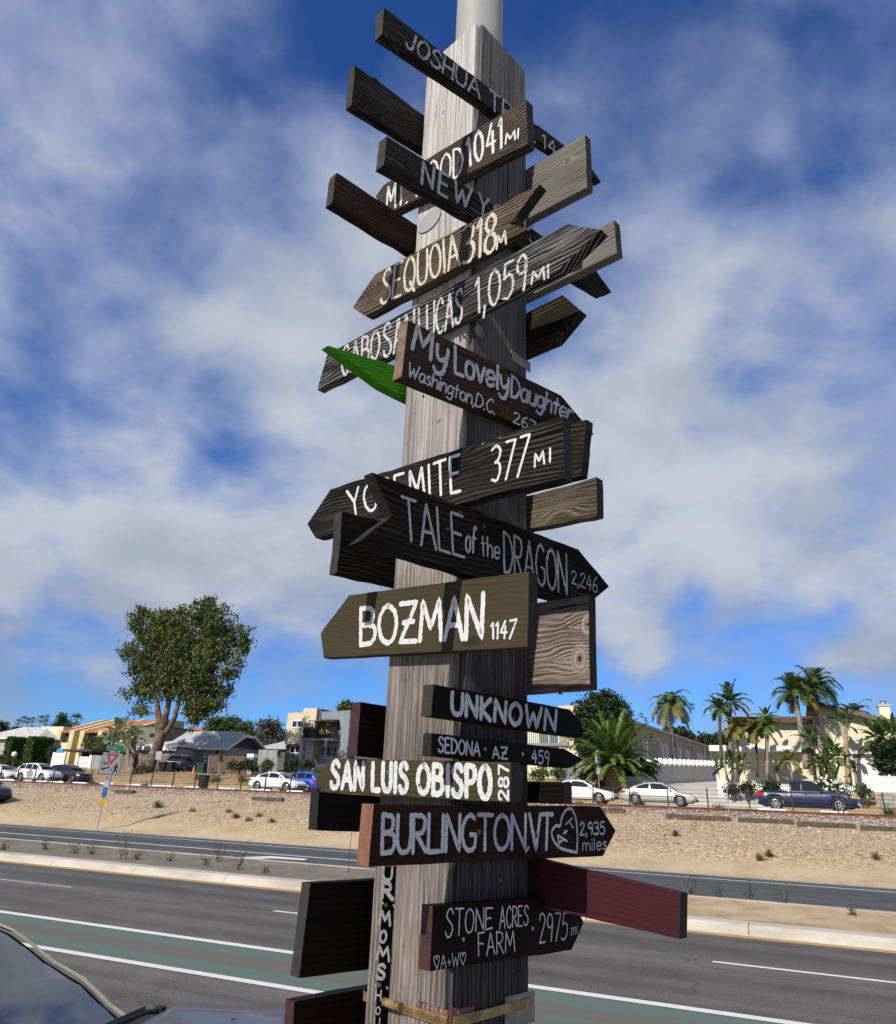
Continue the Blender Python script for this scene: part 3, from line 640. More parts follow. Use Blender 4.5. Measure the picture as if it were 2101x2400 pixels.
# ------------------------------------------------------------------ hand lettering
GL = {
'A': (.62, ["0,0 .31,1 .62,0", ".11,.34 .51,.34"]), 'B': (.5, ["0,0 0,1", "~0,1 .34,.96 .42,.77 .3,.56 0,.52", "~0,.53 .4,.5 .5,.26 .36,.03 0,0"]),
'C': (.52, ["~.5,.84 .34,1 .12,.86 0,.5 .12,.14 .34,0 .52,.16"]), 'D': (.54, ["0,0 0,1", "~0,1 .34,.9 .54,.5 .34,.08 0,0"]),
'E': (.46, [".46,1 0,1 0,0 .46,0", "0,.52 .36,.52"]), 'F': (.46, [".46,1 0,1 0,0", "0,.53 .36,.53"]),
'G': (.56, ["~.5,.88 .32,1 .1,.84 0,.5 .1,.14 .32,0 .52,.12 .54,.40", ".54,.42 .33,.44"]), 'H': (.52, ["0,0 0,1", ".52,0 .52,1", "0,.5 .52,.5"]),
'I': (.08, [".04,0 .04,1"]), 'J': (.42, ["~.36,1 .36,.3 .28,.04 .12,.02 0,.2"]), 'K': (.5, ["0,0 0,1", ".46,1 .02,.45 .5,0"]), 'L': (.44, ["0,1 0,0 .44,0"]),
'M': (.72, ["0,0 .08,1 .36,.3 .64,1 .72,0"]), 'N': (.54, ["0,0 0,1 .54,0 .54,1"]), 'O': (.6, ["~.3,1 .09,.84 0,.5 .09,.14 .3,0 .51,.14 .6,.5 .51,.84 .3,1"]),
'P': (.46, ["0,0 0,1", "~0,1 .36,.95 .46,.74 .34,.5 0,.46"]), 'Q': (.6, ["~.3,1 .09,.84 0,.5 .09,.14 .3,0 .51,.14 .6,.5 .51,.84 .3,1", ".34,.26 .6,-.08"]),
'R': (.5, ["0,0 0,1", "~0,1 .38,.95 .46,.74 .34,.52 0,.48", ".14,.48 .5,0"]), 'S': (.5, ["~.48,.84 .34,1 .14,.96 .04,.76 .22,.56 .42,.42 .48,.2 .32,.01 .1,.03 0,.18"]),
'T': (.56, ["0,1 .56,1", ".28,1 .28,0"]), 'U': (.54, ["~0,1 0,.35 .1,.06 .27,0 .44,.06 .54,.35 .54,1"]), 'V': (.56, ["0,1 .28,0 .56,1"]),
'W': (.8, ["0,1 .2,0 .4,.72 .6,0 .8,1"]), 'X': (.5, ["0,0 .5,1", "0,1 .5,0"]), 'Y': (.54, ["0,1 .27,.5 .54,1", ".27,.5 .27,0"]), 'Z': (.56, ["0,1 .56,1 0,0 .56,0", ".1,.5 .46,.5"]),
'0': (.5, ["~.25,1 .07,.82 0,.5 .07,.16 .25,0 .43,.16 .5,.5 .43,.82 .25,1"]), '1': (.2, ["0,.8 .14,1 .14,0"]), '2': (.48, ["~.02,.78 .1,.97 .3,1 .44,.84 .38,.6 .18,.3 0,0", "0,0 .48,.02"]),
'3': (.46, ["~0,.92 .22,1 .42,.86 .38,.64 .18,.54", "~.18,.54 .42,.46 .46,.2 .28,.02 0,.06"]), '4': (.5, [".3,1 0,.36 .5,.36", ".36,.72 .36,0"]),
'5': (.46, [".44,1 .08,1 .05,.58", "~.05,.58 .26,.64 .44,.48 .44,.2 .26,.0 0,.06"]), '6': (.46, ["~.38,1 .14,.76 0,.34 .1,.04 .3,.01 .46,.2 .38,.44 .2,.48 .04,.34"]),
'7': (.46, ["0,1 .46,1 .16,0"]), '8': (.46, ["~.24,.52 .04,.68 .06,.9 .23,1 .4,.9 .42,.7 .24,.52 .03,.38 .02,.12 .23,0 .44,.12 .43,.38 .24,.52"]), '9': (.46, ["~.42,.82 .26,1 .06,.9 .02,.66 .18,.5 .38,.58 .43,.84 .42,.5 .36,0"]),
'a': (.44, ["~.4,.56 .22,.64 .04,.48 .02,.16 .18,0 .36,.12 .4,.5", ".4,.6 .42,0"]), 'e': (.42, ["~.02,.32 .4,.36 .36,.58 .2,.65 .04,.5 .02,.18 .18,0 .4,.1"]), 'f': (.36, ["~.36,.9 .24,1 .14,.84 .13,.0", "0,.56 .32,.58"]),
'g': (.44, ["~.4,.54 .22,.64 .04,.5 .03,.18 .18,.04 .38,.2", "~.4,.62 .42,-.1 .28,-.36 .02,-.26"]), 'h': (.4, ["0,1 0,0", "~0,.34 .16,.62 .36,.54 .4,.3 .4,0"]), 'i': (.06, [".03,.62 .03,0", ".03,.86 .03,.9"]),
'l': (.06, [".03,1 .03,0"]), 'm': (.66, ["0,.64 0,0", "~0,.4 .14,.64 .3,.52 .32,0", "~.32,.4 .48,.64 .64,.5 .66,0"]), 'n': (.4, ["0,.64 0,0", "~0,.36 .16,.64 .36,.54 .4,0"]), 'o': (.44, ["~.22,.64 .03,.5 .03,.14 .22,0 .41,.14 .41,.5 .22,.64"]),
'r': (.32, ["0,.64 0,0", "~0,.34 .12,.6 .32,.62"]), 's': (.36, ["~.34,.56 .18,.65 .04,.5 .2,.33 .34,.18 .2,0 0,.08"]), 't': (.34, [".16,.95 .16,0", "0,.62 .34,.64"]), 'u': (.4, ["~0,.64 .02,.14 .18,0 .36,.14 .4,.64", ".4,.64 .4,0"]),
'v': (.4, ["0,.64 .2,0 .4,.64"]), 'y': (.42, ["~0,.64 .06,.26 .22,.16 .4,.34", "~.42,.64 .4,.1 .3,-.28 .1,-.36 -.02,-.22"]),
',': (.08, [".06,.1 0,-.2"]), '.': (.06, [".02,0 .04,.03"]), '-': (.14, [".03,.5 .08,.52"]), "'": (.06, [".0,1 .06,.8"]), '+': (.34, ["0,.4 .34,.4", ".17,.62 .17,.18"]), ' ': (.22, []),
'@': (.62, ["~.31,0 .06,.5 0,.8 .12,.98 .26,.92 .31,.72", "~.31,.72 .38,.94 .52,.98 .62,.78 .54,.48 .31,0"]),
}
def spline(p, k=7):
    q = [p[0]] + p + [p[-1]]; out = []
    for i in range(1, len(q) - 2):
        a, b_, c, d = q[i-1], q[i], q[i+1], q[i+2]
        for j in range(k):
            t = j/k
            out.append(tuple(.5*((2*b_[m]) + (c[m] - a[m])*t + (2*a[m] - 5*b_[m] + 4*c[m] - d[m])*t*t + (-a[m] + 3*b_[m] - 3*c[m] + d[m])*t**3) for m in (0, 1)))
    out.append(q[-2]); return out
def strokes(txt, gap=.16):
    x = 0; out = []
    for ch in txt:
        w, st = GL[ch]
        for s in st:
            sm = s[0] == '~'; pts = [tuple(map(float, q.split(','))) for q in s.lstrip('~').split()]
            out.append([(x + a + rnd.uniform(-.012, .012), b_ + rnd.uniform(-.015, .015)) for a, b_ in (spline(pts) if sm else pts)])
        x += w + gap
    return out, x - gap
class Letter:
    def __init__(s, face, off, crop): s.face, s.off, s.cr = face, off, CR[crop]; s.mb = MB(); s.k = 0
    def quadpt(s, q, gx, gy):
        (ax_, ay), (bx, by), (cx, cy), (dx, dy) = q
        tx, ty = ax_ + (bx - ax_)*gx, ay + (by - ay)*gx; ux, uy = dx + (cx - dx)*gx, dy + (cy - dy)*gx
        x0, y0, k = s.cr
        return hit(x0 + (ux + (tx - ux)*gy)*k, y0 + (uy + (ty - uy)*gy)*k, s.face, s.off)
    def ribbon(s, pts, w):
        # resample in the plane, roughen the brush edge, round the ends
        p = [Vector(q) for q in pts]; res = [p[0]]
        for a, b_ in zip(p, p[1:]):
            L = (b_ - a).length; n = max(1, int(L/(w*.55)))
            res += [a + (b_ - a)*(j/n) for j in range(1, n + 1)]
        n = len(res)
        if n < 2: return
        tg = [(res[min(i+1, n-1)] - res[max(i-1, 0)]).normalized() for i in range(n)]
        lo, hi = [], []
        for i, (q, t) in enumerate(zip(res, tg)):
            nn = Vector((-t.y, t.x)); ww = w*.5*(1 + rnd.uniform(-.13, .13))
            lo.append(q - nn*ww*1.0); hi.append(q + nn*w*.5*(1 + rnd.uniform(-.13, .13)))
        e0 = res[0] - tg[0]*w*.42; e1 = res[-1] + tg[-1]*w*.42
        nn0 = Vector((-tg[0].y, tg[0].x))*w*.28; nn1 = Vector((-tg[-1].y, tg[-1].x))*w*.28
        lo = [e0 - nn0] + lo + [e1 - nn1]; hi = [e0 + nn0] + hi + [e1 + nn1]
        o = s.off + .0008 + .00012*(s.k % 12); s.k += 1
        vs = [W3(s.face, a.x, a.y, o) for a in lo] + [W3(s.face, a.x, a.y, o) for a in hi]; m = len(lo)
        s.mb.add(vs, [(i, i+1, m+i+1, m+i) for i in range(m-1)])
    def text(s, txt, q, w=.11, gap=.16):
        st, W = strokes(txt, gap)
        a, b_ = s.quadpt(q, .5, 0), s.quadpt(q, .5, 1); h = (Vector(b_) - Vector(a)).length
        for k in st: s.ribbon([s.quadpt(q, x/W, y) for x, y in k], w*h)
    def line(s, pts, w_m, smooth=True):
        x0, y0, k = s.cr
        p = [hit(x0 + x*k, y0 + y*k, s.face, s.off) for x, y in (spline(pts, 5) if smooth else pts)]
        s.ribbon(p, w_m)
    def build(s, mat, parent):
        mb = s.mb; L = Vector(parent.location); mb.v = [tuple(Vector(v) - L) for v in mb.v]
        o = mb.build('lettering', mat, parent); return o
CR = {1: (740, 0, .412946), 2: (740, 400, .412946), 3: (680, 880, .446429), 4: (680, 1300, .446429), 5: (680, 1780, .446429), 6: (1240, 1900, .480469)}
GS = 'arrow boards nailed to the wooden post'
# key: face, crop, thickness, materials, outline ('b' = edge seen on the far side of the board), label
SG = {
'joshua': ('FR', 1, .036, (W_black, E_old), [(390,42),(1545,925),(1622,1032),(1565,1050,'b'),(378,190)], 'long weathered black board lettered JOSHUA TREE, topmost on the post'),
'newy': ('FR', 2, .036, (W_black, E_old), [(405,-200),(1590,560),(1682,690),(1592,727,'b'),(385,-33)], 'weathered black arrow board lettered NEW YORK in chalky grey'),
'lovely': ('FR', 3, .036, (W_lovely, E_tan), [(620,-293),(1425,105),(1597,308),(1445,390,'b'),(585,5)], 'walnut brown arrow board lettered My Lovely Daughter, Washington D.C.'),
'tale': ('FR', 3, .036, (W_black2, E_blk), [(435,508),(1515,912),(1678,1108),(1500,1228,'b'),(350,878),(535,735)], 'black swallow-tailed arrow board lettered TALE of the DRAGON'),
'unknown': ('FR', 4, .036, (W_blackp, E_old), [(755,680),(1470,812),(1535,885),(1485,965,'b'),(742,846)], 'small black arrow board lettered UNKNOWN in thick grey letters'),
'sedona': ('FR', 4, .030, (W_blackp, E_blk), [(745,937),(1440,1018),(1546,1077),(1465,1122),(740,1057)], 'narrow black arrow board lettered SEDONA AZ 459'),
'burl': ('FR', 5, .040, (W_burl, E_red), [(440,235),(1630,248),(1712,375),(1645,508),(412,565)], 'chocolate brown arrow board lettered BURLINGTON, VT with a painted heart'),
'stone': ('FR', 5, .036, (W_dkmar, E_mar), [(750,770),(1490,724),(1543,858),(1480,1002),(735,1115)], 'dark maroon arrow board lettered STONE ACRES FARM with small hearts'),
'hood': ('FL', 1, .036, (W_hood, E_blk), [(1195,560),(1203,815),(440,1250,'b'),(340,1115),(385,1050)], 'worn brown arrow board lettered MT. HOOD 1041 MI'),
'sequoia': ('FL', 2, .036, (W_brown, E_blk), [(1272,75),(1100,302),(1240,370,'b'),(328,848,'b'),(210,775),(338,588)], 'brown swallow-tailed arrow board lettered SEQUOIA 318 in cream'),
'cabo': ('FL', 2, .036, (W_cabo, E_blk), [(1425,300),(1622,333),(1425,598,'b'),(52,1265,'b'),(66,1040)], 'long silvery black board pointing right, lettered CABO SAN LUCAS'),
'yosemite': ('FL', 3, .036, (W_black, E_blk), [(1435,212),(1440,540),(180,868,'b'),(90,780),(212,597)], 'wide black arrow board pointing left, lettered YOSEMITE 377 MI'),
'bozman': ('FL', 4, .036, (W_olive, E_blk), [(1255,88),(1247,485),(225,552,'b'),(160,412),(310,212)], 'wide olive green arrow board lettered BOZMAN in bold white'),
'slo': ('FL', 5, .036, (W_olivep, E_blk), [(1160,15),(1155,228),(168,172),(132,100),(215,-5)], 'peeling olive arrow board lettered SAN LUIS OBISPO 287'),
'green': ('BL', 2, .036, (W_green,), [(72,992),(460,1108),(650,1200),(650,1400,'b'),(345,1248,'b')], 'bright green pointed board sticking out behind the CABO SAN LUCAS board'),
'bl1': ('BL', 1, .036, (W_black, E_old), [(222,368),(305,430),(345,442),(368,470),(615,652),(800,790),(800,1010,'b'),(205,592)], 'blank black board with a chipped top edge, left of the JOSHUA TREE board'),
'bl2': ('BL', 1, .036, (W_dkbr, E_old), [(120,978),(578,1278),(760,1398),(760,1610,'b'),(92,1150)], 'blank dark board at left, between the NEW YORK and SEQUOIA boards'),
'bl3': ('BL', 3, .036, (W_black2, E_old), [(275,712),(700,828),(700,1155,'b'),(245,1037)], 'blank charred board at left, between the YOSEMITE and BOZMAN boards'),
'bl4': ('BL', 4, .036, (W_dkmar, E_mar), [(370,773),(640,815),(640,1085),(350,1055)], 'blank dark maroon board standing above the SAN LUIS OBISPO board'),
'bl5': ('BL', 5, .036, (W_blackp, E_blk), [(152,170),(600,205),(600,392),(140,373)], 'blank black board just under the SAN LUIS OBISPO board'),
'bl6': ('BL', 5, .036, (W_blackp, E_old), [(106,652),(640,620),(640,1078),(48,1150)], 'large blank black board at lower left of the post'),
'bl7': ('BL', 5, .036, (W_dkmar, E_mar), [(22,1275),(640,1155),(640,1480),(2,1640)], 'glossy dark maroon board, lowest on the left of the post'),
'br1': ('BR', 1, .036, (W_silver, E_old), [(1530,760),(1542,1062),(1000,1395,'b'),(1000,1078)], 'blank silver grey board at right, crossing the end of the JOSHUA TREE board'),
'br2': ('BR', 2, .036, (W_silver, E_old), [(1695,278),(1712,466),(1000,855,'b'),(1000,678)], 'blank grey board end poking out behind the tip of the CABO SAN LUCAS board'),
'br3': ('BR', 2, .036, (W_third, E_blk), [(1400,703),(1507,795),(1400,995,'b'),(1000,1162,'b'),(1000,905)], 'short dark pointed board at right, under the CABO SAN LUCAS board'),
'br4': ('BR', 3, .036, (W_dkbr, E_blk), [(1558,230),(1562,545,'b'),(1000,690,'b'),(1000,378)], 'rusty dark board end showing behind the right end of the YOSEMITE board'),
'br5': ('BR', 3, .036, (W_tan, E_blk), [(1608,532),(1612,735),(1000,880,'b'),(1000,704)], 'rough tan blank board at right, between the YOSEMITE and DRAGON boards'),
'br6': ('BR', 4, .036, (W_knot, E_blk), [(1568,212),(1575,705),(1000,757,'b'),(1000,296)], 'tall knotty grey brown plank at right, beside the BOZMAN board'),
'br7': ('BR', 5, .036, (W_blackp, E_blk), [(1440,120),(1440,232),(1000,224),(1000,112)], 'short black board end at right, above the BURLINGTON board'),
'br8': ('BR', 6, .036, (W_maroon, E_blk), [(740,405),(735,628),(-200,413),(-200,180)], 'long maroon board reaching out to the lower right of the post'),
}
SO = {}
for key, (face, crop, th, mats, pts, label) in SG.items():
    x0, y0, k = CR[crop]; out = []
    for p in pts:
        back = len(p) > 2; front = face[0] == 'F'
        off = (.003 if back else th + .003) if front else (th + .003 if back else .003)
        out.append(hit(x0 + p[0]*k, y0 + p[1]*k, face, off))
    if key == 'br6':
        e = [(Vector(out[(i+1) % len(out)]) - Vector(out[i])) for i in range(len(out))]; dd = max(e, key=lambda v: v.length).normalized(); zm = sum(q[1] for q in out)/len(out); kn = []
        for kx, ky, kr in ((1562, 368, .020), (1522, 548, .026)):
            s_, z_ = hit(x0 + kx*k, y0 + ky*k, face, .003); kn.append((s_*dd.x + (z_ - zm)*dd.y, -s_*dd.y + (z_ - zm)*dd.x, kr))
        mats = (wood('knotty_plank', (.035, .024, .019), (.135, .10, .086), (.29, .25, .225), 1.5, ringy=1.0, bmp=.8, knots=kn), E_blk)
    ar_ = sum(a[0]*b_[1] - b_[0]*a[1] for a, b_ in zip(out, out[1:] + out[:1]))
    o = slab('arrow_board', face, out, .003, .003 + th, list(mats), rough=.0019 if mats[0] in (W_black, W_black2, W_cabo, W_brown, W_hood, W_dkbr, W_tan) else .0006, end_axis_cos=.6, shift=(0.0, 0.0) if key == 'br6' else None)
    SO[key] = tag(o, label, 'sign board', GS)
def put(key, mat, lines):
    face, crop, th = SG[key][:3]
    for l in lines:
        L = Letter(face, th + .003, l[0])
        if l[1] == 'LINE': L.line(l[2], l[3], *(l[4:]))
        else: L.text(l[1], l[2], *(l[3:]))
        L.build(mat, SO[key])
put('joshua', PT_faded, [(1,'JOSHUA',[(535,178),(935,462),(930,560),(510,262)],.12), (1,'TREE',[(988,508),(1250,706),(1245,806),(985,608)],.12), (1,'14 MI',[(1290,757),(1500,915),(1495,985),(1288,832)],.13)])
put('hood', PT_white, [(1,'MT.',[(408,1062),(525,1000),(520,1150),(402,1192)],.09), (1,'HOOD',[(572,962),(838,822),(835,990),(574,1112)],.072), (1,'1041',[(858,785),(1060,668),(1062,835),(868,945)],.085,.26), (1,'MI',[(1078,760),(1155,730),(1152,782),(1080,815)],.18)])
put('newy', PT_grey, [(1,'NEW',[(612,918),(885,1075),(868,1185),(602,1042)],.13,.3), (1,'YORK',[(930,1098),(1240,1280),(1228,1385),(920,1200)],.12,.3)])
put('sequoia', PT_cream, [(2,'SEQUOIA',[(388,572),(805,352),(820,535),(368,762)],.078), (2,'318',[(842,318),(1028,238),(1020,450),(838,535)],.085), (2,'M',[(1030,372),(1080,338),(1082,415),(1030,445)],.16)])
put('cabo', PT_worn, [(2,'CABO',[(150,1005),(366,900),(362,1055),(148,1170)],.085), (2,'SAN',[(385,882),(560,792),(560,980),(388,1062)],.08), (2,'LUCAS',[(588,785),(836,668),(832,855),(590,985)],.07), (2,'1,059',[(910,612),(1206,466),(1196,670),(912,812)],.07), (2,'MI',[(1228,575),(1325,532),(1325,605),(1226,645)],.17)])
put('lovely', PT_silver, [(2,'My',[(570,872),(760,965),(738,1118),(548,1010)],.15), (2,'Lovely',[(792,995),(1098,1140),(1090,1258),(790,1148)],.15,.12), (3,'Daughter',[(1165,2),(1495,165),(1478,236),(1160,110)],.15,.10), (3,'Washington,D.C.',[(628,-65),(1082,138),(1072,205),(615,2)],.13,.12), (3,'267',[(1176,190),(1290,245),(1285,300),(1172,245)],.13)])
put('yosemite', PT_white, [(3,'YOSEMITE',[(300,608),(892,418),(896,606),(318,735)],.095,.22), (3,'377',[(1062,378),(1262,306),(1222,525),(1062,560)],.07,.25), (3,'MI',[(1282,412),(1370,383),(1370,452),(1286,480)],.17,.4)])
put('tale', PT_grey, [(3,'TALE',[(585,635),(905,738),(912,952),(600,862)],.075,.12), (3,'of',[(925,795),(978,795),(972,935),(922,925)],.10), (3,'the',[(1000,838),(1100,872),(1098,965),(1005,945)],.11), (3,'DRAGON',[(1122,820),(1448,940),(1452,1150),(1125,1032)],.065,.12), (3,'2,246',[(1478,1025),(1615,1062),(1612,1142),(1480,1090)],.10)])
put('bozman', PT_white, [(4,'BOZMAN',[(374,284),(1016,205),(1010,435),(372,472)],.135,.13), (4,'1147',[(1058,360),(1192,342),(1175,440),(1060,440)],.15)])
put('unknown', PT_silver, [(4,'UNKNOWN',[(852,724),(1396,820),(1388,926),(848,834)],.24,.22)])
put('sedona', PT_silver, [(4,'SEDONA',[(780,957),(996,988),(994,1058),(778,1035)],.16), (4,'AZ',[(1062,1006),(1140,1014),(1140,1074),(1062,1067)],.17), (4,'459',[(1270,1026),(1360,1036),(1358,1104),(1270,1090)],.15), (4,'-',[(1015,1000),(1035,1003),(1035,1045),(1015,1040)],.15)])
put('slo', PT_white, [(4,'SAN',[(222,1088),(388,1092),(384,1236),(216,1222)],.22,.24), (4,'LUIS',[(436,1095),(618,1098),(616,1246),(434,1236)],.22,.26), (5,'OBISPO',[(675,28),(1056,36),(1056,206),(672,174)],.21,.24), (5,'287',[(1098,212),(1098,30),(1148,30),(1148,214)],.22,.2)])
put('burl', PT_silver, [(5,'BURLINGTON',[(488,292),(1236,290),(1232,470),(482,492)],.135,.10), (5,',',[(1240,400),(1258,400),(1258,470),(1240,470)],.24), (5,'VT',[(1258,290),(1378,290),(1368,468),(1268,472)],.14,.1), (5,'LINE',[(1506,490),(1508,400),(1500,310),(1478,262),(1452,264),(1428,300),(1418,348),(1394,350),(1374,382),(1384,426),(1420,466),(1506,490)],.0075,True), (5,'A',[(1388,412),(1422,385),(1452,430),(1412,462)],.2), (5,'+',[(1424,372),(1446,356),(1462,388),(1440,402)],.24), (5,'T',[(1448,342),(1482,308),(1500,344),(1472,372)],.2), (5,'2,935',[(1522,334),(1650,328),(1650,392),(1522,396)],.18), (5,'miles',[(1536,418),(1660,410),(1662,472),(1536,480)],.14)])
put('stone', PT_silver, [(5,'STONE',[(822,786),(1062,780),(1060,886),(815,936)],.075), (5,'ACRES',[(1100,775),(1250,768),(1248,868),(1100,892)],.08), (5,'FARM',[(988,912),(1176,900),(1178,1008),(990,1034)],.075), (5,'@A+W@',[(754,1032),(920,1012),(920,1078),(756,1104)],.085), (5,'2975',[(1308,812),(1462,808),(1450,944),(1310,965)],.06,.14), (5,'mi',[(1478,866),(1510,852),(1506,915),(1476,925)],.10)])
# the upright board with letters down its edge
vb0 = (-.089, -.053)
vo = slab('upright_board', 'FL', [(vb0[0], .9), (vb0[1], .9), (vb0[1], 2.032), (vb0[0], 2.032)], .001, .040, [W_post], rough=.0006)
tag(vo, 'narrow upright board nailed to the post, edge lettered UR MOMS HOUSE', 'sign board', GS)
mb = MB(); p = [W3('FL', vb0[1] + .0006, z, o) for o, z in ((.002, .9), (.0405, .9), (.0405, 2.030), (.002, 2.030))]; mb.prism(p, NR*.0008); rel(mb, vo).build('painted_edge', W_blackp, vo)
VOFF = vb0[1] + .0018 - HW
L = Letter('FR', VOFF, 5)
for ch, q in (('U',[(490,568),(536,568),(532,636),(488,630)]),('R',[(488,645),(528,650),(538,735),(482,728)]),('M',[(474,792),(524,800),(524,872),(466,862)]),('O',[(476,898),(506,902),(500,962),(468,958)]),('M',[(462,980),(518,985),(518,1058),(452,1045)]),('S',[(458,1078),(498,1080),(494,1155),(452,1148)]),('H',[(450,1212),(476,1214),(474,1264),(446,1262)]),('O',[(450,1298),(472,1300),(468,1340),(446,1336)]),('U',[(444,1358),(470,1360),(468,1400),(440,1398)]),('S',[(440,1415),(468,1418),(464,1465),(436,1460)]),('E',[(438,1480),(464,1482),(460,1530),(434,1526)])):
    L.text(ch, q, .27 if q[0][1] < 1200 else .22)
for q in ((482,748),(540,765),(442,1182),(505,1195)): L.line([q, (q[0]+6, q[1]+10)], .004, False)
L.build(PT_bright, vo)
# screws on the boards
def screws(key, pts, mat=None, r=.0045):
    face, crop, th = SG[key][:3]; x0, y0, k = CR[crop]; par = SO[key]
    for x, y in pts:
        s, z = hit(x0 + x*k, y0 + y*k, face, th + .004); mb = MB(); disc(mb, face, s, z, th + .0042, r, .0012, 10); disc(mb, face, s, z, th + .0055, r*.35, .0003, 6)
        rel(mb, par).build('screw', mat or M_screw, par)
screws('burl', [(993, 382), (1292, 398)], M_darkm, .006); screws('stone', [(910, 945), (1274, 889)]); screws('slo', [(518, 65), (680, 135)]); screws('bozman', [(625, 327), (750, 386)], M_rscrew)
screws('unknown', [(1060, 775), (1172, 862)], M_rscrew); screws('sedona', [(1024, 1022), (1222, 1048)]); screws('yosemite', [(820, 568), (1015, 358), (1105, 328)], M_rscrew); screws('tale', [(895, 722), (828, 808), (1020, 792)], M_darkm, .006)
screws('lovely', [(1140, 172), (700, 110)], M_rscrew); screws('sequoia', [(740, 560), (905, 470)], M_rscrew); screws('cabo', [(800, 720), (1000, 640)], M_rscrew); screws('hood', [(760, 930), (1050, 700)], M_rscrew)
for c_, y_ in ((503, 765), (468, 1186)):
    s, z = hit(680 + c_*.446429, 1780 + y_*.446429, 'FR', VOFF); mb = MB(); disc(mb, 'FR', s, z, VOFF, .0048, .002, 12); rel(mb, vo).build('screw', M_screw, vo)
mb = MB(); s, z = hit(680 + 1420*.446429, 1300 + 728*.446429, 'BR', .02); c = W3('BR', s, z + .006, .02); mb.tube([c + zz*.02, c - zz*.006], .003, 8); mb.tube([c - zz*.006, c - zz*.009], .006, 8)
rel(mb, SO['br6']).build('bolt', M_rscrew, SO['br6'])

# nails and staples left in the post, a few per face
for face, pts in (('FL', ((-.02,4.62),(.06,4.33),(-.09,3.35),(.03,3.28),(.09,3.12),(-.06,2.50),(.04,2.46),(.10,2.36),(-.01,1.86),(.07,1.92))), ('FR', ((-.09,4.72),(.08,4.66),(.11,4.1),(-.05,3.9),(.12,3.15),(.04,2.66),(.12,2.62),(-.09,2.55),(.02,2.01),(.09,1.80)))):
    for i, (s_, z_) in enumerate(pts):
        mb = MB()
        if i % 3: disc(mb, face, s_, z_, .0004, .0035, .0014, 8)
        else: c = W3(face, s_, z_, .001); dd = AX[face][1]*.007 + zz*.003; mb.tube([c - dd - AX[face][0]*.002, c - dd + AX[face][0]*.002, c + dd + AX[face][0]*.002, c + dd - AX[face][0]*.002], .0009, 5)
        rel(mb, post).build('nail' if i % 3 else 'staple', M_rscrew if i % 2 else M_screw, post)
# ------------------------------------------------------------------ vehicles
def carpaint(name, c, metal=.0, rough=.32, coat=.8):
    m, t, b = newmat(name); b.inputs['Base Color'].default_value = tuple(c) + (1,); b.inputs['Metallic'].default_value = metal
    b.inputs['Roughness'].default_value = rough; b.inputs['Coat Weight'].default_value = coat; b.inputs['Coat Roughness'].default_value = .04
    n = t.noise(coords(t), 6, 4); b_ = t.ss(n, .3, .7, .93, 1.05)
    t.put(b.inputs['Base Color'], t.vm('MULTIPLY', c, t.n('ShaderNodeCombineXYZ', i={0: b_, 1: b_, 2: b_}))); return m
C_white = carpaint('white_car_paint', (.82, .82, .81)); C_champ = carpaint('champagne_car_paint', (.55, .52, .46), .3)
C_dark = carpaint('black_car_paint', (.012, .013, .016)); C_navy = carpaint('navy_car_paint', (.012, .018, .060), .2); C_blue = carpaint('blue_car_paint', (.02, .09, .48), .2)
C_grey = carpaint('dark_grey_car_paint', (.045, .047, .058), .35, .38)
T_tyre = plain('tyre_rubber', (.016, .016, .016), .9, .2, 9); T_rim = plain('alloy_rim', (.50, .50, .51), .35, .1, 6, metal=.75)
T_glass = glassy('car_glass', (.010, .012, .014), .05); T_head = plain('headlight_lens', (.62, .64, .66), .12, .05, 6); T_tail = plain('tail_light_lens', (.42, .015, .015), .2, .1, 6)
T_trim = plain('black_trim', (.012, .012, .013), .5, .2, 5); T_amber = plain('amber_lens', (.62, .25, .04), .25, .1, 6); T_plate = plain('number_plate', (.62, .62, .60), .5, .05, 6)
def interp(P, x):
    if x <= P[0][0]: return P[0][1]
    for (a, ya), (b_, yb) in zip(P, P[1:]):
        if x <= b_:
            t = (x - a)/(b_ - a); t = t*t*(3 - 2*t)*.5 + t*.5; return ya + (yb - ya)*t
    return P[-1][1]
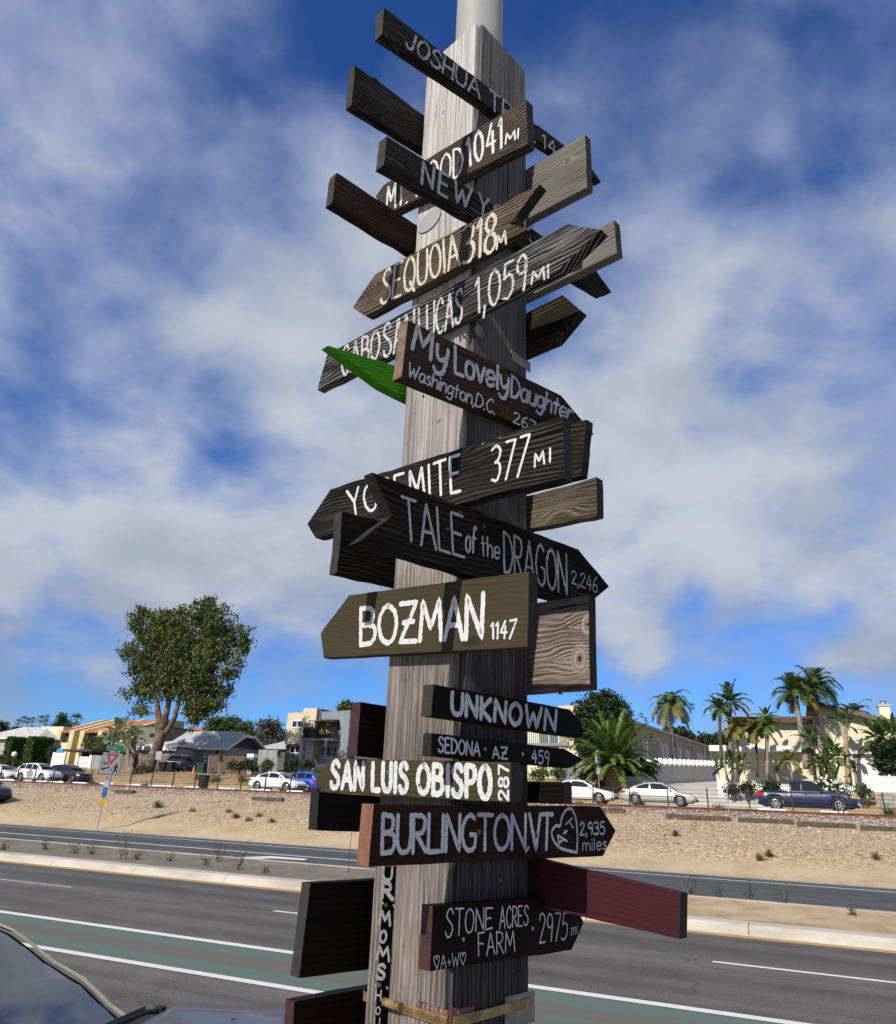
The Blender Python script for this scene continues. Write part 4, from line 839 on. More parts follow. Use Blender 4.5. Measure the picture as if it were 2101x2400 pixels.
CARS = {
 'sedan': dict(L=4.8, W=1.84, belt=[(-2.4,.80),(-2.25,.98),(-1.6,1.02),(-.6,.97),(.7,.95),(1.1,.93),(1.9,.82),(2.3,.66),(2.4,.50)], roof=[(-1.95,1.0),(-1.45,1.22),(-.75,1.42),(-.2,1.46),(.25,1.43),(.75,1.22),(1.25,.93)], wx=(-1.42,1.42), r=.335, win=[(-1.35,-.52),(-.44,.85)], gb=.80, gt=.60),
 'suv': dict(L=4.75, W=1.9, belt=[(-2.36,.85),(-2.28,1.05),(-1.5,1.10),(.6,1.06),(1.0,1.06),(1.9,.96),(2.25,.80),(2.37,.55)], roof=[(-2.3,1.08),(-2.1,1.35),(-1.8,1.58),(-1.2,1.66),(-.2,1.68),(.15,1.64),(.65,1.40),(1.12,1.06)], wx=(-1.42,1.42), r=.37, win=[(-1.95,-1.2),(-1.12,-.3),(-.22,.72)], gb=.82, gt=.64),
 'near': dict(L=4.75, W=1.9, belt=[(-2.36,.85),(-2.28,1.0),(-1.5,1.04),(.5,1.02),(.93,1.0),(1.15,1.09),(1.8,1.085),(2.2,.98),(2.37,.6)], roof=[(-2.3,1.05),(-2.1,1.25),(-1.8,1.42),(-1.2,1.52),(-.35,1.54),(-.05,1.51),(.14,1.44),(.53,1.225),(.85,1.01),(.98,.94)], wx=(-1.42,1.42), r=.37, win=[(-1.95,-1.2),(-1.12,-.3),(-.22,.5)], gb=.82, gt=.64),
 'hatch': dict(L=4.15, W=1.77, belt=[(-2.07,.80),(-2.0,1.0),(-1.3,1.02),(.6,.98),(1.05,.97),(1.7,.84),(2.0,.66),(2.08,.50)], roof=[(-2.02,1.0),(-1.85,1.3),(-1.5,1.52),(-.8,1.6),(0.1,1.58),(.45,1.42),(1.25,.97)], wx=(-1.28,1.3), r=.32, win=[(-1.6,-.95),(-.88,-.1),(-.02,.85)], gb=.78, gt=.60),
 'pickup': dict(L=5.55, W=1.92, belt=[(-2.77,1.02),(-2.7,1.10),(-.95,1.10),(-.9,1.13),(.85,1.12),(1.05,1.13),(2.2,1.09),(2.62,1.02),(2.77,.70)], roof=[(-.93,1.12),(-.90,1.55),(-.84,1.75),(-.5,1.79),(.25,1.76),(.5,1.68),(.85,1.38),(1.2,1.08)], wx=(-1.75,1.72), r=.39, win=[(-.82,-.28),(-.20,.78)], gb=.84, gt=.68),
}
def make_car(kind, paint, loc, rz, label, cat, group=None, name='parked_car', detail=1, glass=None):
    S = CARS[kind]; L, W = S['L'], S['W']; r = S['r']; hw = W/2; glass = glass or T_glass
    t = thing(name, loc, label, cat, group, rz)
    zb = .22
    def width(x):
        e = abs(x)/(L/2); return hw*(1 - .16*max(0, (e - .78)/.22)**2.2 - .02*e)
    def arch(x):
        z = 0
        for c in S['wx']:
            d = abs(x - c); R_ = r + .07
            if d < R_: z = max(z, r + sqrt(R_*R_ - d*d) - .02)
        return z
    N = 64*detail; xs = sorted(set([-L/2 + L*i/N for i in range(N+1)] + [c + s*(r + .07) for c in S['wx'] for s in (-1, 1)]))
    def bz(x): return interp(S['belt'], x)
    mb = MB(); rows = []
    for x in xs:
        w = width(x); b_ = bz(x); a = arch(x); e = abs(x)/(L/2)
        lo = zb + .14*max(0, (e - .86)/.14); zs = [lo, lo + .10, b_*.62, b_ - .10, b_ - .02, b_ + .015, b_ + .03]
        ws = [w*.90, w*.985, w, w*.965, w*.90, w*.62, 0]
        sec = []
        for z, y in zip(zs, ws):
            if y > w*.8 and a > z: z = min(a, b_ - .11)
            sec.append((y, z))
        rows.append([(x, y, z) for y, z in sec] + [(x, -y, z) for y, z in sec[-2::-1]])
    k = len(rows[0]); vs = [p for row in rows for p in row]
    fs = [(i*k + j, (i+1)*k + j, (i+1)*k + j + 1, i*k + j + 1) for i in range(len(rows)-1) for j in range(k-1)]
    fs += [tuple(range(k)), tuple((len(rows)-1)*k + j for j in range(k))[::-1]]
    fs += [(i*k, i*k + k - 1, (i+1)*k + k - 1, (i+1)*k) for i in range(len(rows)-1)]
    mb.add(vs, fs)
    # cabin shell
    R0, R1 = S['roof'][0][0], S['roof'][-1][0]; gb, gt = S['gb'], S['gt']
    def rz_(x): return interp(S['roof'], x)
    zt = max(z for _, z in S['roof'])
    def gw(x, z):
        """half width of the cabin at height z"""
        b_ = bz(x); f = max(0, min(1, (z - b_)/(zt - b_))); return (gb + (gt - gb)*f)*W/2/.92
    gx = [R0 + (R1 - R0)*i/(28*detail) for i in range(28*detail + 1)]; rows = []
    for x in gx:
        zr = rz_(x); b_ = bz(x) - .03; zm = max(b_, zr - .06)
        sec = [(gw(x, b_), b_), (gw(x, (b_ + zm)/2), (b_ + zm)/2), (gw(x, zm), zm), (gw(x, zr)*.88, max(b_, zr - .012)), (gw(x, zr)*.5, zr + .012), (0, zr + .02)]
        rows.append([(x, y, z) for y, z in sec] + [(x, -y, z) for y, z in sec[-2::-1]])
    k = len(rows[0])
    mb.add([p for row in rows for p in row], [(i*k + j, (i+1)*k + j, (i+1)*k + j + 1, i*k + j + 1) for i in range(len(rows)-1) for j in range(k-1)])
    body = mb.build('body', paint, t, smooth=True)
    # glass
    for s in (1, -1):
        for x0, x1 in S['win']:
            g = MB(); n = 10; lo, hi = [], []
            for i in range(n + 1):
                x = x0 + (x1 - x0)*i/n; b_ = bz(x) + .045; h_ = rz_(x) - .085
                if h_ < b_ + .01: h_ = b_ + .01
                lo.append((x, s*(gw(x, b_) + .008), b_)); hi.append((x, s*(gw(x, h_) + .008), h_))
            g.add(lo + hi, [(i, i+1, n+2+i, n+1+i) if s < 0 else (i+1, i, n+1+i, n+2+i) for i in range(n)])
            g.build('side_window', glass, t)
    def screen(nm, x0, x1, ww=.84):
        g = MB(); n = 8; vs = []
        for i in range(n + 1):
            x = x0 + (x1 - x0)*i/n; z = rz_(x)
            for y, dzz in ((-1, -.004), (-.55, .016), (0, .027), (.55, .016), (1, -.004)): vs.append((x, y*gw(x, z)*ww, z + dzz + .006))
        g.add(vs, [(i*5 + j, (i+1)*5 + j, (i+1)*5 + j + 1, i*5 + j + 1) for i in range(n) for j in range(4)]); return g.build(nm, glass, t, smooth=True)
    zs = zt - .07
    fx = [x for x in gx if x > 0 and rz_(x) < zs]; bx = [x for x in gx if x < 0 and rz_(x) < zs]
    screen('windshield', min(fx), max(fx) - .06)
    if bx and max(bx) - min(bx) > .05: screen('rear_window', min(bx) + .05, max(bx))
    # wheels
    for cx in S['wx']:
        for s in (1, -1):
            M_ = Matrix.Translation((cx, s*(hw - .135), r)) @ Matrix.Rotation(-s*pi/2, 4, 'X')
            wl = MB(); wl.lathe([(r*.62, -.10), (r*.93, -.11), (r, -.075), (r, .075), (r*.93, .11), (r*.66, .112), (r*.64, .09)], 24, M_)
            wh = wl.build('wheel', T_tyre, t, smooth=True)
            rm = MB(); rm.lathe([(r*.66, .108), (r*.60, .10), (r*.57, .06), (r*.05, .055), (0, .055)], 24, M_); rm.cur = 0
            rm.build('hub', T_trim, wh)
            sp = MB()
            sp.lathe([(r*.66, .112), (r*.62, .118), (r*.59, .10)], 24, M_); sp.lathe([(r*.15, .085), (r*.13, .10), (0, .10)], 12, M_)
            for q in range(6):
                a = q*pi/3; sp.box(r*.08, -r*.085, .075, r*.62, r*.085, .100, M_ @ Matrix.Rotation(a, 4, 'Z'))
            sp.build('rim', T_rim, wh)
    fxe, rxe = L/2, -L/2
    def patch(nm, mat, x, y0, y1, z0, z1, front=True, th=.05):
        g = MB(); d = 1 if front else -1; vs = []
        ys = [y0 + (y1 - y0)*i/4 for i in range(5)]
        for y in ys:
            for z in (z0, z1):
                # follow the plan curve of the nose or tail
                lo_, hi_ = 0.0, L/2
                for _ in range(24):
                    m_ = (lo_ + hi_)/2
                    if width(m_)*.985 > abs(y) and bz(d*m_) - .03 > z: lo_ = m_
                    else: hi_ = m_
                vs.append((d*(lo_ + .015), y, z))
        g.add(vs, [(2*i, 2*i+2, 2*i+3, 2*i+1) for i in range(4)]); g.add([(a - d*th, b_, c) for a, b_, c in vs], [(2*i, 2*i+1, 2*i+3, 2*i+2) for i in range(4)])
        return g.build(nm, mat, t)
    zf = bz(L/2 - .25)
    for s in (1, -1):
        patch('headlight', T_head, fxe, s*hw*.58, s*hw*.94, zf - .19, zf - .05)
        zr2 = bz(-L/2 + .1)
        patch('tail_light', T_tail, rxe, s*hw*.66, s*hw*.95, zr2 - (.34 if kind in ('suv', 'pickup') else .22), zr2 - .05, False)
        g = MB(); g.prism([(.78, s*(hw*.93), bz(.7) + .03), (.90, s*(hw*.93), bz(.7) + .03), (.88, s*(hw*.93), bz(.7) + .16), (.74, s*(hw*.93), bz(.7) + .17)], (0, s*.16, 0)); g.build('mirror', paint if kind != 'pickup' else T_trim, t)
        for x in ([-.5, .9] if kind != 'pickup' else [-.24, .95]):
            g = MB(); vs = []
            for z in (.34, .55, bz(x)*.62, bz(x) - .10): 
                w = width(x)*(1.0 if z < bz(x)*.7 else .968) + .003; vs += [(x - .008, s*w, z), (x + .008, s*w, z)]
            g.add(vs, [(2*i, 2*i+1, 2*i+3, 2*i+2) for i in range(3)]); g.build('door_seam', T_trim, t)
        for x in ([-1.2, -.05] if kind != 'pickup' else [-.12]):
            g = MB(); z = bz(x) - .15; w = width(x)*.985; g.prism([(x, s*(w - .01), z), (x + .17, s*(w - .01), z), (x + .17, s*(w - .01), z + .03), (x, s*(w - .01), z + .03)], (0, s*.03, 0)); g.build('door_handle', paint, t)
        g = MB(); w = width(0); g.prism([(S['wx'][0] + r + .1, s*(w*.955), .20), (S['wx'][1] - r - .1, s*(w*.955), .20), (S['wx'][1] - r - .1, s*(w*.955), .27), (S['wx'][0] + r + .1, s*(w*.955), .27)], (0, s*.045, 0)); g.build('sill', T_trim, t)
    patch('grille', T_trim, fxe, -hw*.5, hw*.5, zf - .24, zf - .08)
    patch('lower_grille', T_trim, fxe, -hw*.6, hw*.6, .30, .42)
    patch('number_plate', T_plate, rxe, -.16, .16, .62, .74, False)
    # underside
    g = MB(); g.box(-L/2 + .35, -hw*.88, .20, L/2 - .35, hw*.88, .42); g.build('underbody', T_trim, t)
    if kind == 'pickup':
        g = MB(); g.box(-2.62, -hw*.80, 1.112, -1.05, hw*.80, 1.145); g.build('bed_opening', T_trim, t)
        for s in (1, -1):
            patch('turn_signal', T_amber, fxe, s*hw*.80, s*hw*.95, zf - .24, zf - .08)
        g = MB(); g.box(-2.86, -hw*.9, .46, -2.72, hw*.9, .62); g.build('rear_bumper', T_rim, t)
        g = MB(); g.box(2.68, -hw*.9, .44, 2.82, hw*.9, .60); g.build('front_bumper', T_rim, t)
    return t
GF = 'cars parked along the far street'
def street_car(kind, paint, px0, px1, Y, label, cat, py=1890, flip=False, **kw):
    """between two image columns at distance Y, nose to the right unless flipped"""
    a, b_ = XatY(px0, Y, py), XatY(px1, Y, py); return make_car(kind, paint, ((a + b_)/2, Y, ground(Y) + .025), pi if flip else 0, label, cat, GF, **kw)
street_car('sedan', C_white, -45, 44, 53.0, 'white sedan cut off by the left edge of the photo, on the far street', 'car', 1820)
street_car('suv', C_white, 42, 143, 53.2, 'white car with a tall rounded roof, parked beyond the leaning grey sign', 'car', 1820)
street_car('suv', C_dark, 120, 206, 55.4, 'black car with a tall roof, parked in front of the white gate', 'car', 1820)
street_car('sedan', C_white, 592, 712, 53.0, 'white sedan seen whole at left of the SAN LUIS OBISPO board', 'car', 1845)
street_car('hatch', C_blue, 668, 738, 56.3, 'bright blue hatchback behind the white sedan', 'car', 1845, flip=True)
street_car('sedan', C_white, 1282, 1446, 52.4, 'white sedan half hidden by the right hand boards, below the speed sign', 'car', 1885)
street_car('sedan', C_champ, 1467, 1630, 53.2, 'champagne sedan parked at the foot of the concrete driveway', 'car', 1885)
street_car('pickup', C_navy, 1780, 2013, 53.0, 'navy blue pickup truck parked in front of the white picket fence', 'pickup truck', 1890, name='pickup_truck')
make_car('suv', C_grey, (XatY(775, 68, 1785), 68, ground(68)), pi*.96, 'dark grey car parked up the bank by the apartment house', 'car')
make_car('suv', C_navy, (XatY(426, 66, 1790), 66, ground(66) + .02), pi*.62, 'dark navy car backed into the drive beside the grey house', 'car')
p = atY(-56, 1850, 33.0); make_car('suv', C_dark, (p.x, 33.0, ground(33) + .02), 0, 'dark car on the dirt verge, only its front showing at the left edge', 'car')
# the car beside the photographer
fc = P2(-2.50, 4.00, .0)
N_glass, t_, b_g = newmat('near_windshield'); b_g.inputs['Base Color'].default_value = (.01, .012, .015, 1); b_g.inputs['Roughness'].default_value = .03; b_g.inputs['IOR'].default_value = 1.95; b_g.inputs['Specular IOR Level'].default_value = .8
ca = make_car('near', carpaint('slate_car_paint', (.085, .083, .10), .0, .55, .25), fc, AZ, 'dark grey car close by at bottom left, sky mirrored in its windshield', 'car', detail=2, glass=N_glass)
def cl(x, y, z): return Vector((x, y, z))
S = CARS['near']
for ch in list(ca.children):
    if ch.name.startswith('mirror') and sum(v.co.y for v in ch.data.vertices) > 0: bpy.data.objects.remove(ch)
mb = MB(); zt = 1.54; rows = []
for i in range(13):
    x = -.05 + .97*i/12; z = interp(S['roof'], x); b_ = interp(S['belt'], x); f = max(0, min(1, (z - b_)/(zt - b_))); w = (.82 + (.64 - .82)*f)*.95/.92
    rows.append(((x, w*.85, z + .016), (x + .012, w*.895, z + .014), (x + .012, w*.925, z - .012)))
mb.add([p for r_ in rows for p in r_], [(3*i + j, 3*i + j + 1, 3*i + j + 4, 3*i + j + 3) for i in range(12) for j in range(2)])
mb.build('windshield_trim', plain('gold_reflection_trim', (.78, .62, .36), .3, .1, 8, metal=.65), ca)  # gold reflection along the pillar is put into the trim colour
mb = MB(); mb.prism([(.86, -.78, 1.02), (1.16, -.74, 1.05), (1.16, .74, 1.05), (.86, .78, 1.02)], (0, 0, .014)); mb.build('cowl', T_trim, ca)
for y0, y1 in ((.66, .02), (-.05, -.66)):
    mb = MB(); mb.tube([cl(1.06, y0, 1.075), cl(1.02, y0 - .10, 1.09), cl(.90, y0 - .40, 1.075)], .013, 8); mb.tube([cl(.94, y0 + .10, 1.06), cl(.84, y1, 1.085)], .010, 6)
    mb.lathe([(.030, 0), (.030, .045), (.0, .05)], 12, Matrix.Translation((1.06, y0, 1.05))); mb.build('wiper', T_trim, ca)
for y0 in (.42, -.42):
    mb = MB(); mb.prism([(1.50, y0 - .022, 1.085), (1.50, y0 + .022, 1.085), (1.50, y0 + .016, 1.108), (1.50, y0 - .016, 1.108)], (.05, 0, -.004)); mb.build('washer_nozzle', T_trim, ca)
# ------------------------------------------------------------------ houses
def stucco(name, c, var=.10): return plain(name, c, .92, var, .8, .25, 25, dirt=tuple(x*.82 for x in c))
H_cream = stucco('cream_stucco', (.56, .48, .35)); H_pale = stucco('pale_cream_stucco', (.60, .57, .43)); H_beige = stucco('beige_stucco', (.36, .29, .205)); H_green = stucco('pale_green_stucco', (.55, .58, .42))
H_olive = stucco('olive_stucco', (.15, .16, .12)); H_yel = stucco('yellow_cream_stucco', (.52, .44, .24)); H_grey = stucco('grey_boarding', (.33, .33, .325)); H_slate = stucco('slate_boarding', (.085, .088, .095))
def rooftile(name, c, rows=6.0, var=.35):
    m, t, b = newmat(name); o = coords(t)
    n = t.noise(o, 2.2, 5, .65); k = t.noise(o, 14, 3, .7); v = t.m('ADD', t.ss(n, .3, .7, 1 - var*.5, 1 + var*.5), t.ss(k, .3, .7, -.14, .14))
    t.put(b.inputs['Base Color'], t.vm('MULTIPLY', c, t.n('ShaderNodeCombineXYZ', i={0: v, 1: v, 2: v}))); b.inputs['Roughness'].default_value = .92
    wv = t.n('ShaderNodeTexWave', bands_direction='Z'); t.put(wv.inputs['Vector'], o); wv.inputs['Scale'].default_value = rows; bump(t, b, wv.outputs['Fac'], .5, .03); return m
R_grey = rooftile('grey_shingle', (.34, .345, .35)); R_terra = rooftile('terracotta_tile', (.36, .13, .065)); R_brown = rooftile('brown_tile', (.085, .045, .033)); R_pale = rooftile('pale_roof', (.45, .44, .42))
def siding(name, c, per=9.0):
    m, t, b = newmat(name); o = coords(t); z = t.n('ShaderNodeSeparateXYZ', i={0: o}).outputs[2]
    s = t.m('FRACT', t.m('MULTIPLY', z, per*.5)); ln = t.ss(s, .0, .14, .62, 1.0); n = t.ss(t.noise(o, 1.5, 4), .3, .7, .93, 1.06); v = t.m('MULTIPLY', ln, n)
    t.put(b.inputs['Base Color'], t.vm('MULTIPLY', c, t.n('ShaderNodeCombineXYZ', i={0: v, 1: v, 2: v}))); b.inputs['Roughness'].default_value = .75; bump(t, b, s, .5, .02); return m
D_slate = siding('grey_siding', (.20, .235, .27), 9.0); D_garage = siding('white_garage_door', (.72, .72, .71), 3.4)
W_fence = wood('fence_wood', (.08, .06, .045), (.17, .13, .10), (.27, .215, .17), 1.2, bmp=.4)
def planks(name, c, per=14.0, horiz=False, var=.3):
    m, t, b = newmat(name); o = coords(t); sp = t.n('ShaderNodeSeparateXYZ', i={0: o})
    a = sp.outputs[2] if horiz else t.m('ADD', sp.outputs[0], t.m('MULTIPLY', sp.outputs[1], .6)); q = t.m('MULTIPLY', a, per*.5)
    s = t.m('FRACT', q); fl = t.m('FLOOR', q); wn = t.n('ShaderNodeTexWhiteNoise', noise_dimensions='1D', i={'W': fl})
    v = t.m('MULTIPLY', t.ss(s, .0, .1, .35, 1.0), t.m('ADD', t.m('MULTIPLY', wn.outputs[0], var), 1 - var/2)); n = t.ss(t.noise(t.scale(o, 6, 6, 1), 2, 4), .3, .7, .85, 1.15); v = t.m('MULTIPLY', v, n)
    t.put(b.inputs['Base Color'], t.vm('MULTIPLY', c, t.n('ShaderNodeCombineXYZ', i={0: v, 1: v, 2: v}))); b.inputs['Roughness'].default_value = .9; return m
F_brown = planks('weathered_fence_boards', (.17, .115, .085)); F_dark = planks('brown_fence_boards', (.105, .068, .050), 12, True); F_grey = planks('grey_fence_boards', (.26, .255, .25), 8)
M_rail2 = plain('balcony_metal', (.025, .024, .025), .6, .2, 5)

class House:
    """walls and trims given in world coordinates, parts parented to one Empty"""
    def __init__(s, name, loc, label, cat='house', group=None): s.t = thing(name, loc, label, cat, group)
    def mesh(s, nm, mb, mat, parent=None, smooth=False):
        p = parent or s.t; L = Vector(s.t.location); mb.v = [tuple(Vector(v) - L) for v in mb.v]; return mb.build(nm, mat, p, smooth=smooth)
    def box(s, nm, mat, x0, y0, z0, x1, y1, z1): return s.mesh(nm, MB().box(x0, y0, z0, x1, y1, z1), mat)
    def window(s, x0, z0, x1, z1, y, split=1, frame=None, nx=(0, -1), glass=None, w=.09):
        """a framed window standing proud of a wall facing -Y at distance y"""
        f = MB(); f.box(x0, y - .06, z0, x1, y + .05, z0 + w); f.box(x0, y - .06, z1 - w, x1, y + .05, z1); f.box(x0, y - .06, z0 + w, x0 + w, y + .05, z1 - w); f.box(x1 - w, y - .06, z0 + w, x1, y + .05, z1 - w)
        for i in range(1, split + 1): xm = x0 + (x1 - x0)*i/(split + 1); f.box(xm - w*.4, y - .05, z0 + w, xm + w*.4, y + .05, z1 - w)
        o = s.mesh('window', f, frame or S_trim)
        s.mesh('pane', MB().box(x0 + w, y - .02, z0 + w, x1 - w, y + .0, z1 - w), glass or G_win, o); return o
def zpx(px, py, Y): return atY(px, py, Y).z

# grey roofed house at the far left
Y = 84; x0, x1 = XatY(-70, Y), XatY(97, Y, 1725); g = ground(Y)
h = House('house', (x0, Y, g), 'low house with a broad pale grey roof behind the left hedges')
h.box('wall', H_grey, x0, Y, g - .5, x1 - .6, Y + 9, zpx(20, 1731, Y))
ze, zr = zpx(40, 1730, Y), zpx(30, 1705, Y + 5); mb = MB(); A_ = [(x0 - .6, Y - .7, ze), (x1, Y - .7, ze), (x1, Y + 9.6, ze), (x0 - .6, Y + 9.6, ze)]; rA, rB = (x0 + 3, Y + 4.5, zr), (x1 - 4.6, Y + 4.5, zr - .1)
mb.add(A_ + [rA, rB], [(0, 1, 5, 4), (1, 2, 5), (2, 3, 4, 5), (3, 0, 4), (3, 2, 1, 0)]); h.mesh('roof', mb, R_pale)
mb = MB(); mb.box(x0 - .6, Y - .74, ze - .2, x1, Y - .705, ze); h.mesh('fascia', mb, S_trim)
mb = MB(); mb.tube([(x1 - 6.5, Y + 2.5, zr - 1.0), (x1 - 6.5, Y + 2.5, zr + .4)], .07, 8); h.mesh('vent_pipe', mb, M_steel)

# townhouse with terracotta slopes
Y = 88; g = ground(Y); xa, xb, xc = XatY(95, Y, 1720), XatY(146, Y, 1720), XatY(301, Y, 1720)
h = House('townhouse', (xa, Y, g), 'pale yellow townhouse with sloping terracotta roofs between stepped fin walls')
zt = zpx(120, 1703, Y); h.box('wall', H_green, xa, Y, g - .5, xb, Y + 9, zt)
h.window(XatY(105, Y, 1720), zpx(110, 1728, Y), XatY(115, Y, 1720), zpx(110, 1719, Y), Y)
zt2 = zpx(200, 1690, Y + 7); zlo = zpx(150, 1712, Y - 1); zbal = zpx(150, 1741, Y)
h.box('rear_wall', H_yel, xb + .02, Y + .7, g - .5, xc, Y + 12, min(zt2 - 1.5, zlo - .4))
fins = [XatY(p, Y, 1720) for p in (139, 168, 192, 234, 250, 297)]
def fin(x, w):
    mb = MB(); mb.prism([(x, Y - .4, g), (x, Y - .4, zlo), (x, Y + 8, zt2 + .30), (x, Y + 12, zt2 + .30), (x, Y + 12, g)], (w, 0, 0)); h.mesh('fin_wall', mb, H_yel)
for x, w in ((fins[0], .9), (fins[1], 1.0), (fins[2] , 1.0), (fins[3], .9), (fins[5] - .9, .9)): fin(x, w)
for a, b_ in ((fins[0] + .92, fins[1] - .02), (fins[2] + 1.02, fins[3] - .02), (fins[3] + .92, fins[5] - .92)):
    mb = MB(); d = (0, 9.0, zt2 - zlo); mb.add([(a, Y - .3, zlo - .08), (b_, Y - .3, zlo - .08), (b_, Y + 8, zt2 + .20), (a, Y + 8, zt2 + .20), (a, Y - .3, zlo - .3), (b_, Y - .3, zlo - .3), (b_, Y + 8, zt2 - .1), (a, Y + 8, zt2 - .1)], [(0, 1, 2, 3), (0, 4, 5, 1), (4, 7, 6, 5)])
    h.mesh('roof', mb, R_terra)
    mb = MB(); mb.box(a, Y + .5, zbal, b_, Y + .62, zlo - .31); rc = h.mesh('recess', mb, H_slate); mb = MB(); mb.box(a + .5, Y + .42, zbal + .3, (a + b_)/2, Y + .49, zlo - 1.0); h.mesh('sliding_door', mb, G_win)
    mb = MB(); mb.box(a, Y - .3, g - .4, b_, Y - .15, zbal); h.mesh('parapet', mb, H_pale)
Y2 = 89.5; x0, x1 = XatY(301, Y2, 1720), XatY(372, Y2, 1720); h2 = House('flat_roofed_block', (x0, Y2, g), 'dark olive flat-topped block joined to the terracotta townhouse', 'building')
h2.box('wall', H_olive, x0 + .05, Y2, g - .5, x1, Y2 + 14, zpx(320, 1703, Y2)); h2.window(XatY(351, Y2, 1725), zpx(355, 1728, Y2), XatY(363, Y2, 1725), zpx(355, 1719, Y2), Y2, frame=M_rail2)
mb = MB(); mb.box(x0, Y2 - .12, zpx(320, 1703, Y2), x1 + .1, Y2 + 14, zpx(320, 1703, Y2) + .16); h2.mesh('coping', mb, M_darkm)
# further terracotta roof glimpsed past the tree trunk
Y = 118; g = ground(Y); x0, x1 = XatY(395, Y, 1710), XatY(506, Y, 1710); h = House('house', (x0, Y, g), 'cream house whose terracotta roof peeps over the grey roof behind the big tree')
h.box('wall', H_yel, x0, Y, g - 1, x1, Y + 9, zpx(440, 1716, Y)); mb = MB()
zr = zpx(420, 1701, Y); ze = zpx(420, 1715, Y); mb.add([(x0 - .5, Y - .5, ze), (x1 + .5, Y - .5, ze), (x1 - 6, Y + 4.5, zr), (x0 + 2, Y + 4.5, zr), (x0 - .5, Y + 9.5, ze), (x1 + .5, Y + 9.5, ze)], [(0, 1, 2, 3), (1, 5, 2), (5, 4, 3, 2), (4, 0, 3)]); h.mesh('roof', mb, R_terra)

# grey bungalow
Y = 72.0; g = ground(Y); xa, xb = XatY(395, Y, 1760), XatY(527, Y, 1770); Yb = xb/(atY(611, 1770, 72).x/72.0)
zE, zR = zpx(500, 1750, Y), zpx(480, 1716, Y + 4.5)
h = House('bungalow', (xa, Y, g), 'grey bungalow with a grey shingle roof and clipped gable, right of the big tree')
dep = min(Yb - Y, 11.5); Yb = Y + dep; ym = Y + dep/2
h.box('wall', H_grey, xa, Y, g - .5, xb, Yb, zE)
mb = MB(); mb.add([(xb - .02, Y + .02, zE), (xb - .02, Yb - .02, zE), (xb - .02, ym + 1.0, zR - .65), (xb - .02, ym - 1.0, zR - .65), (xb - .35, Y + .02, zE), (xb - .35, Yb - .02, zE), (xb - .35, ym + 1.0, zR - .65), (xb - .35, ym - 1.0, zR - .65)], [(0, 1, 2, 3), (4, 7, 6, 5), (0, 3, 7, 4), (1, 5, 6, 2)]); h.mesh('gable', mb, H_slate)  # end wall darker than the front: its shade is put into the colour
o_ = .75; mb = MB(); X1 = xb + o_; zc = zR - .55; ya, yb = ym - .9, ym + .9
top = [(xa - .5, Y - o_, zE - .25), (X1, Y - o_, zE - .25), (X1, ya, zc), (X1, yb, zc), (X1, Yb + o_, zE - .25), (xa - .5, Yb + o_, zE - .25), (xb - 1.6, ym, zR), (xa - .5, ym, zR)]
dn = [(x, y, z - .16) for x, y, z in top]; mb.add(top + dn, [(0, 1, 2, 6, 7), (2, 3, 6), (3, 4, 5, 7, 6), (8, 15, 14, 10, 9), (10, 14, 11), (11, 14, 15, 13, 12), (0, 8, 9, 1), (1, 9, 10, 2), (2, 10, 11, 3), (3, 11, 12, 4)]); h.mesh('roof', mb, R_grey)
mb = MB(); mb.box(XatY(440, Y - .8, 1750), Y - o_ - .06, zE - .42, X1, Y - o_ - .01, zE - .16); h.mesh('fascia', mb, S_white)
mb = MB()
for q in ((0, 1), (3, 4)):
    a, b_ = Vector(top[1 + (2 if q[0] else 0)]), Vector(top[2 + (2 if q[0] else 0)]); mb.prism([a + Vector((.015, 0, .03)), b_ + Vector((.015, 0, .03)), b_ + Vector((.015, 0, -.26)), a + Vector((.015, 0, -.26))], (.05, 0, 0))
mb.prism([Vector(top[2]) + Vector((.015, .004, .03)), Vector(top[3]) + Vector((.015, -.004, .03)), Vector(top[3]) + Vector((.015, -.004, -.26)), Vector(top[2]) + Vector((.015, .004, -.26))], (.05, 0, 0)); h.mesh('bargeboard', mb, S_trim)
for p0, p1, q0, q1 in ((449, 457, 1776, 1756), (503, 515, 1770, 1755)): h.window(XatY(p0, Y, 1765), zpx(p0, q0, Y), XatY(p1, Y, 1765), zpx(p0, q1, Y), Y, split=0)
mb = MB(); zz0, zz1 = g + 1.0, g + 2.2
for yy in (Y + 3.2, Y + 5.6):
    f = MB(); f.box(xb - .02, yy, zz0, xb + .06, yy + 1.6, zz1); wdw = h.mesh('window', f, S_trim); h.mesh('pane', MB().box(xb + .07, yy + .1, zz0 + .1, xb + .09, yy + 1.5, zz1 - .1), G_win, wdw)
for px, py in ((459, 1733), (483, 1712)):
    p = atY(px, py, Y + 2.5); mb = MB(); mb.tube([p - zz*.5, p + zz*.35], .07, 8); h.mesh('vent_pipe', mb, M_steel)
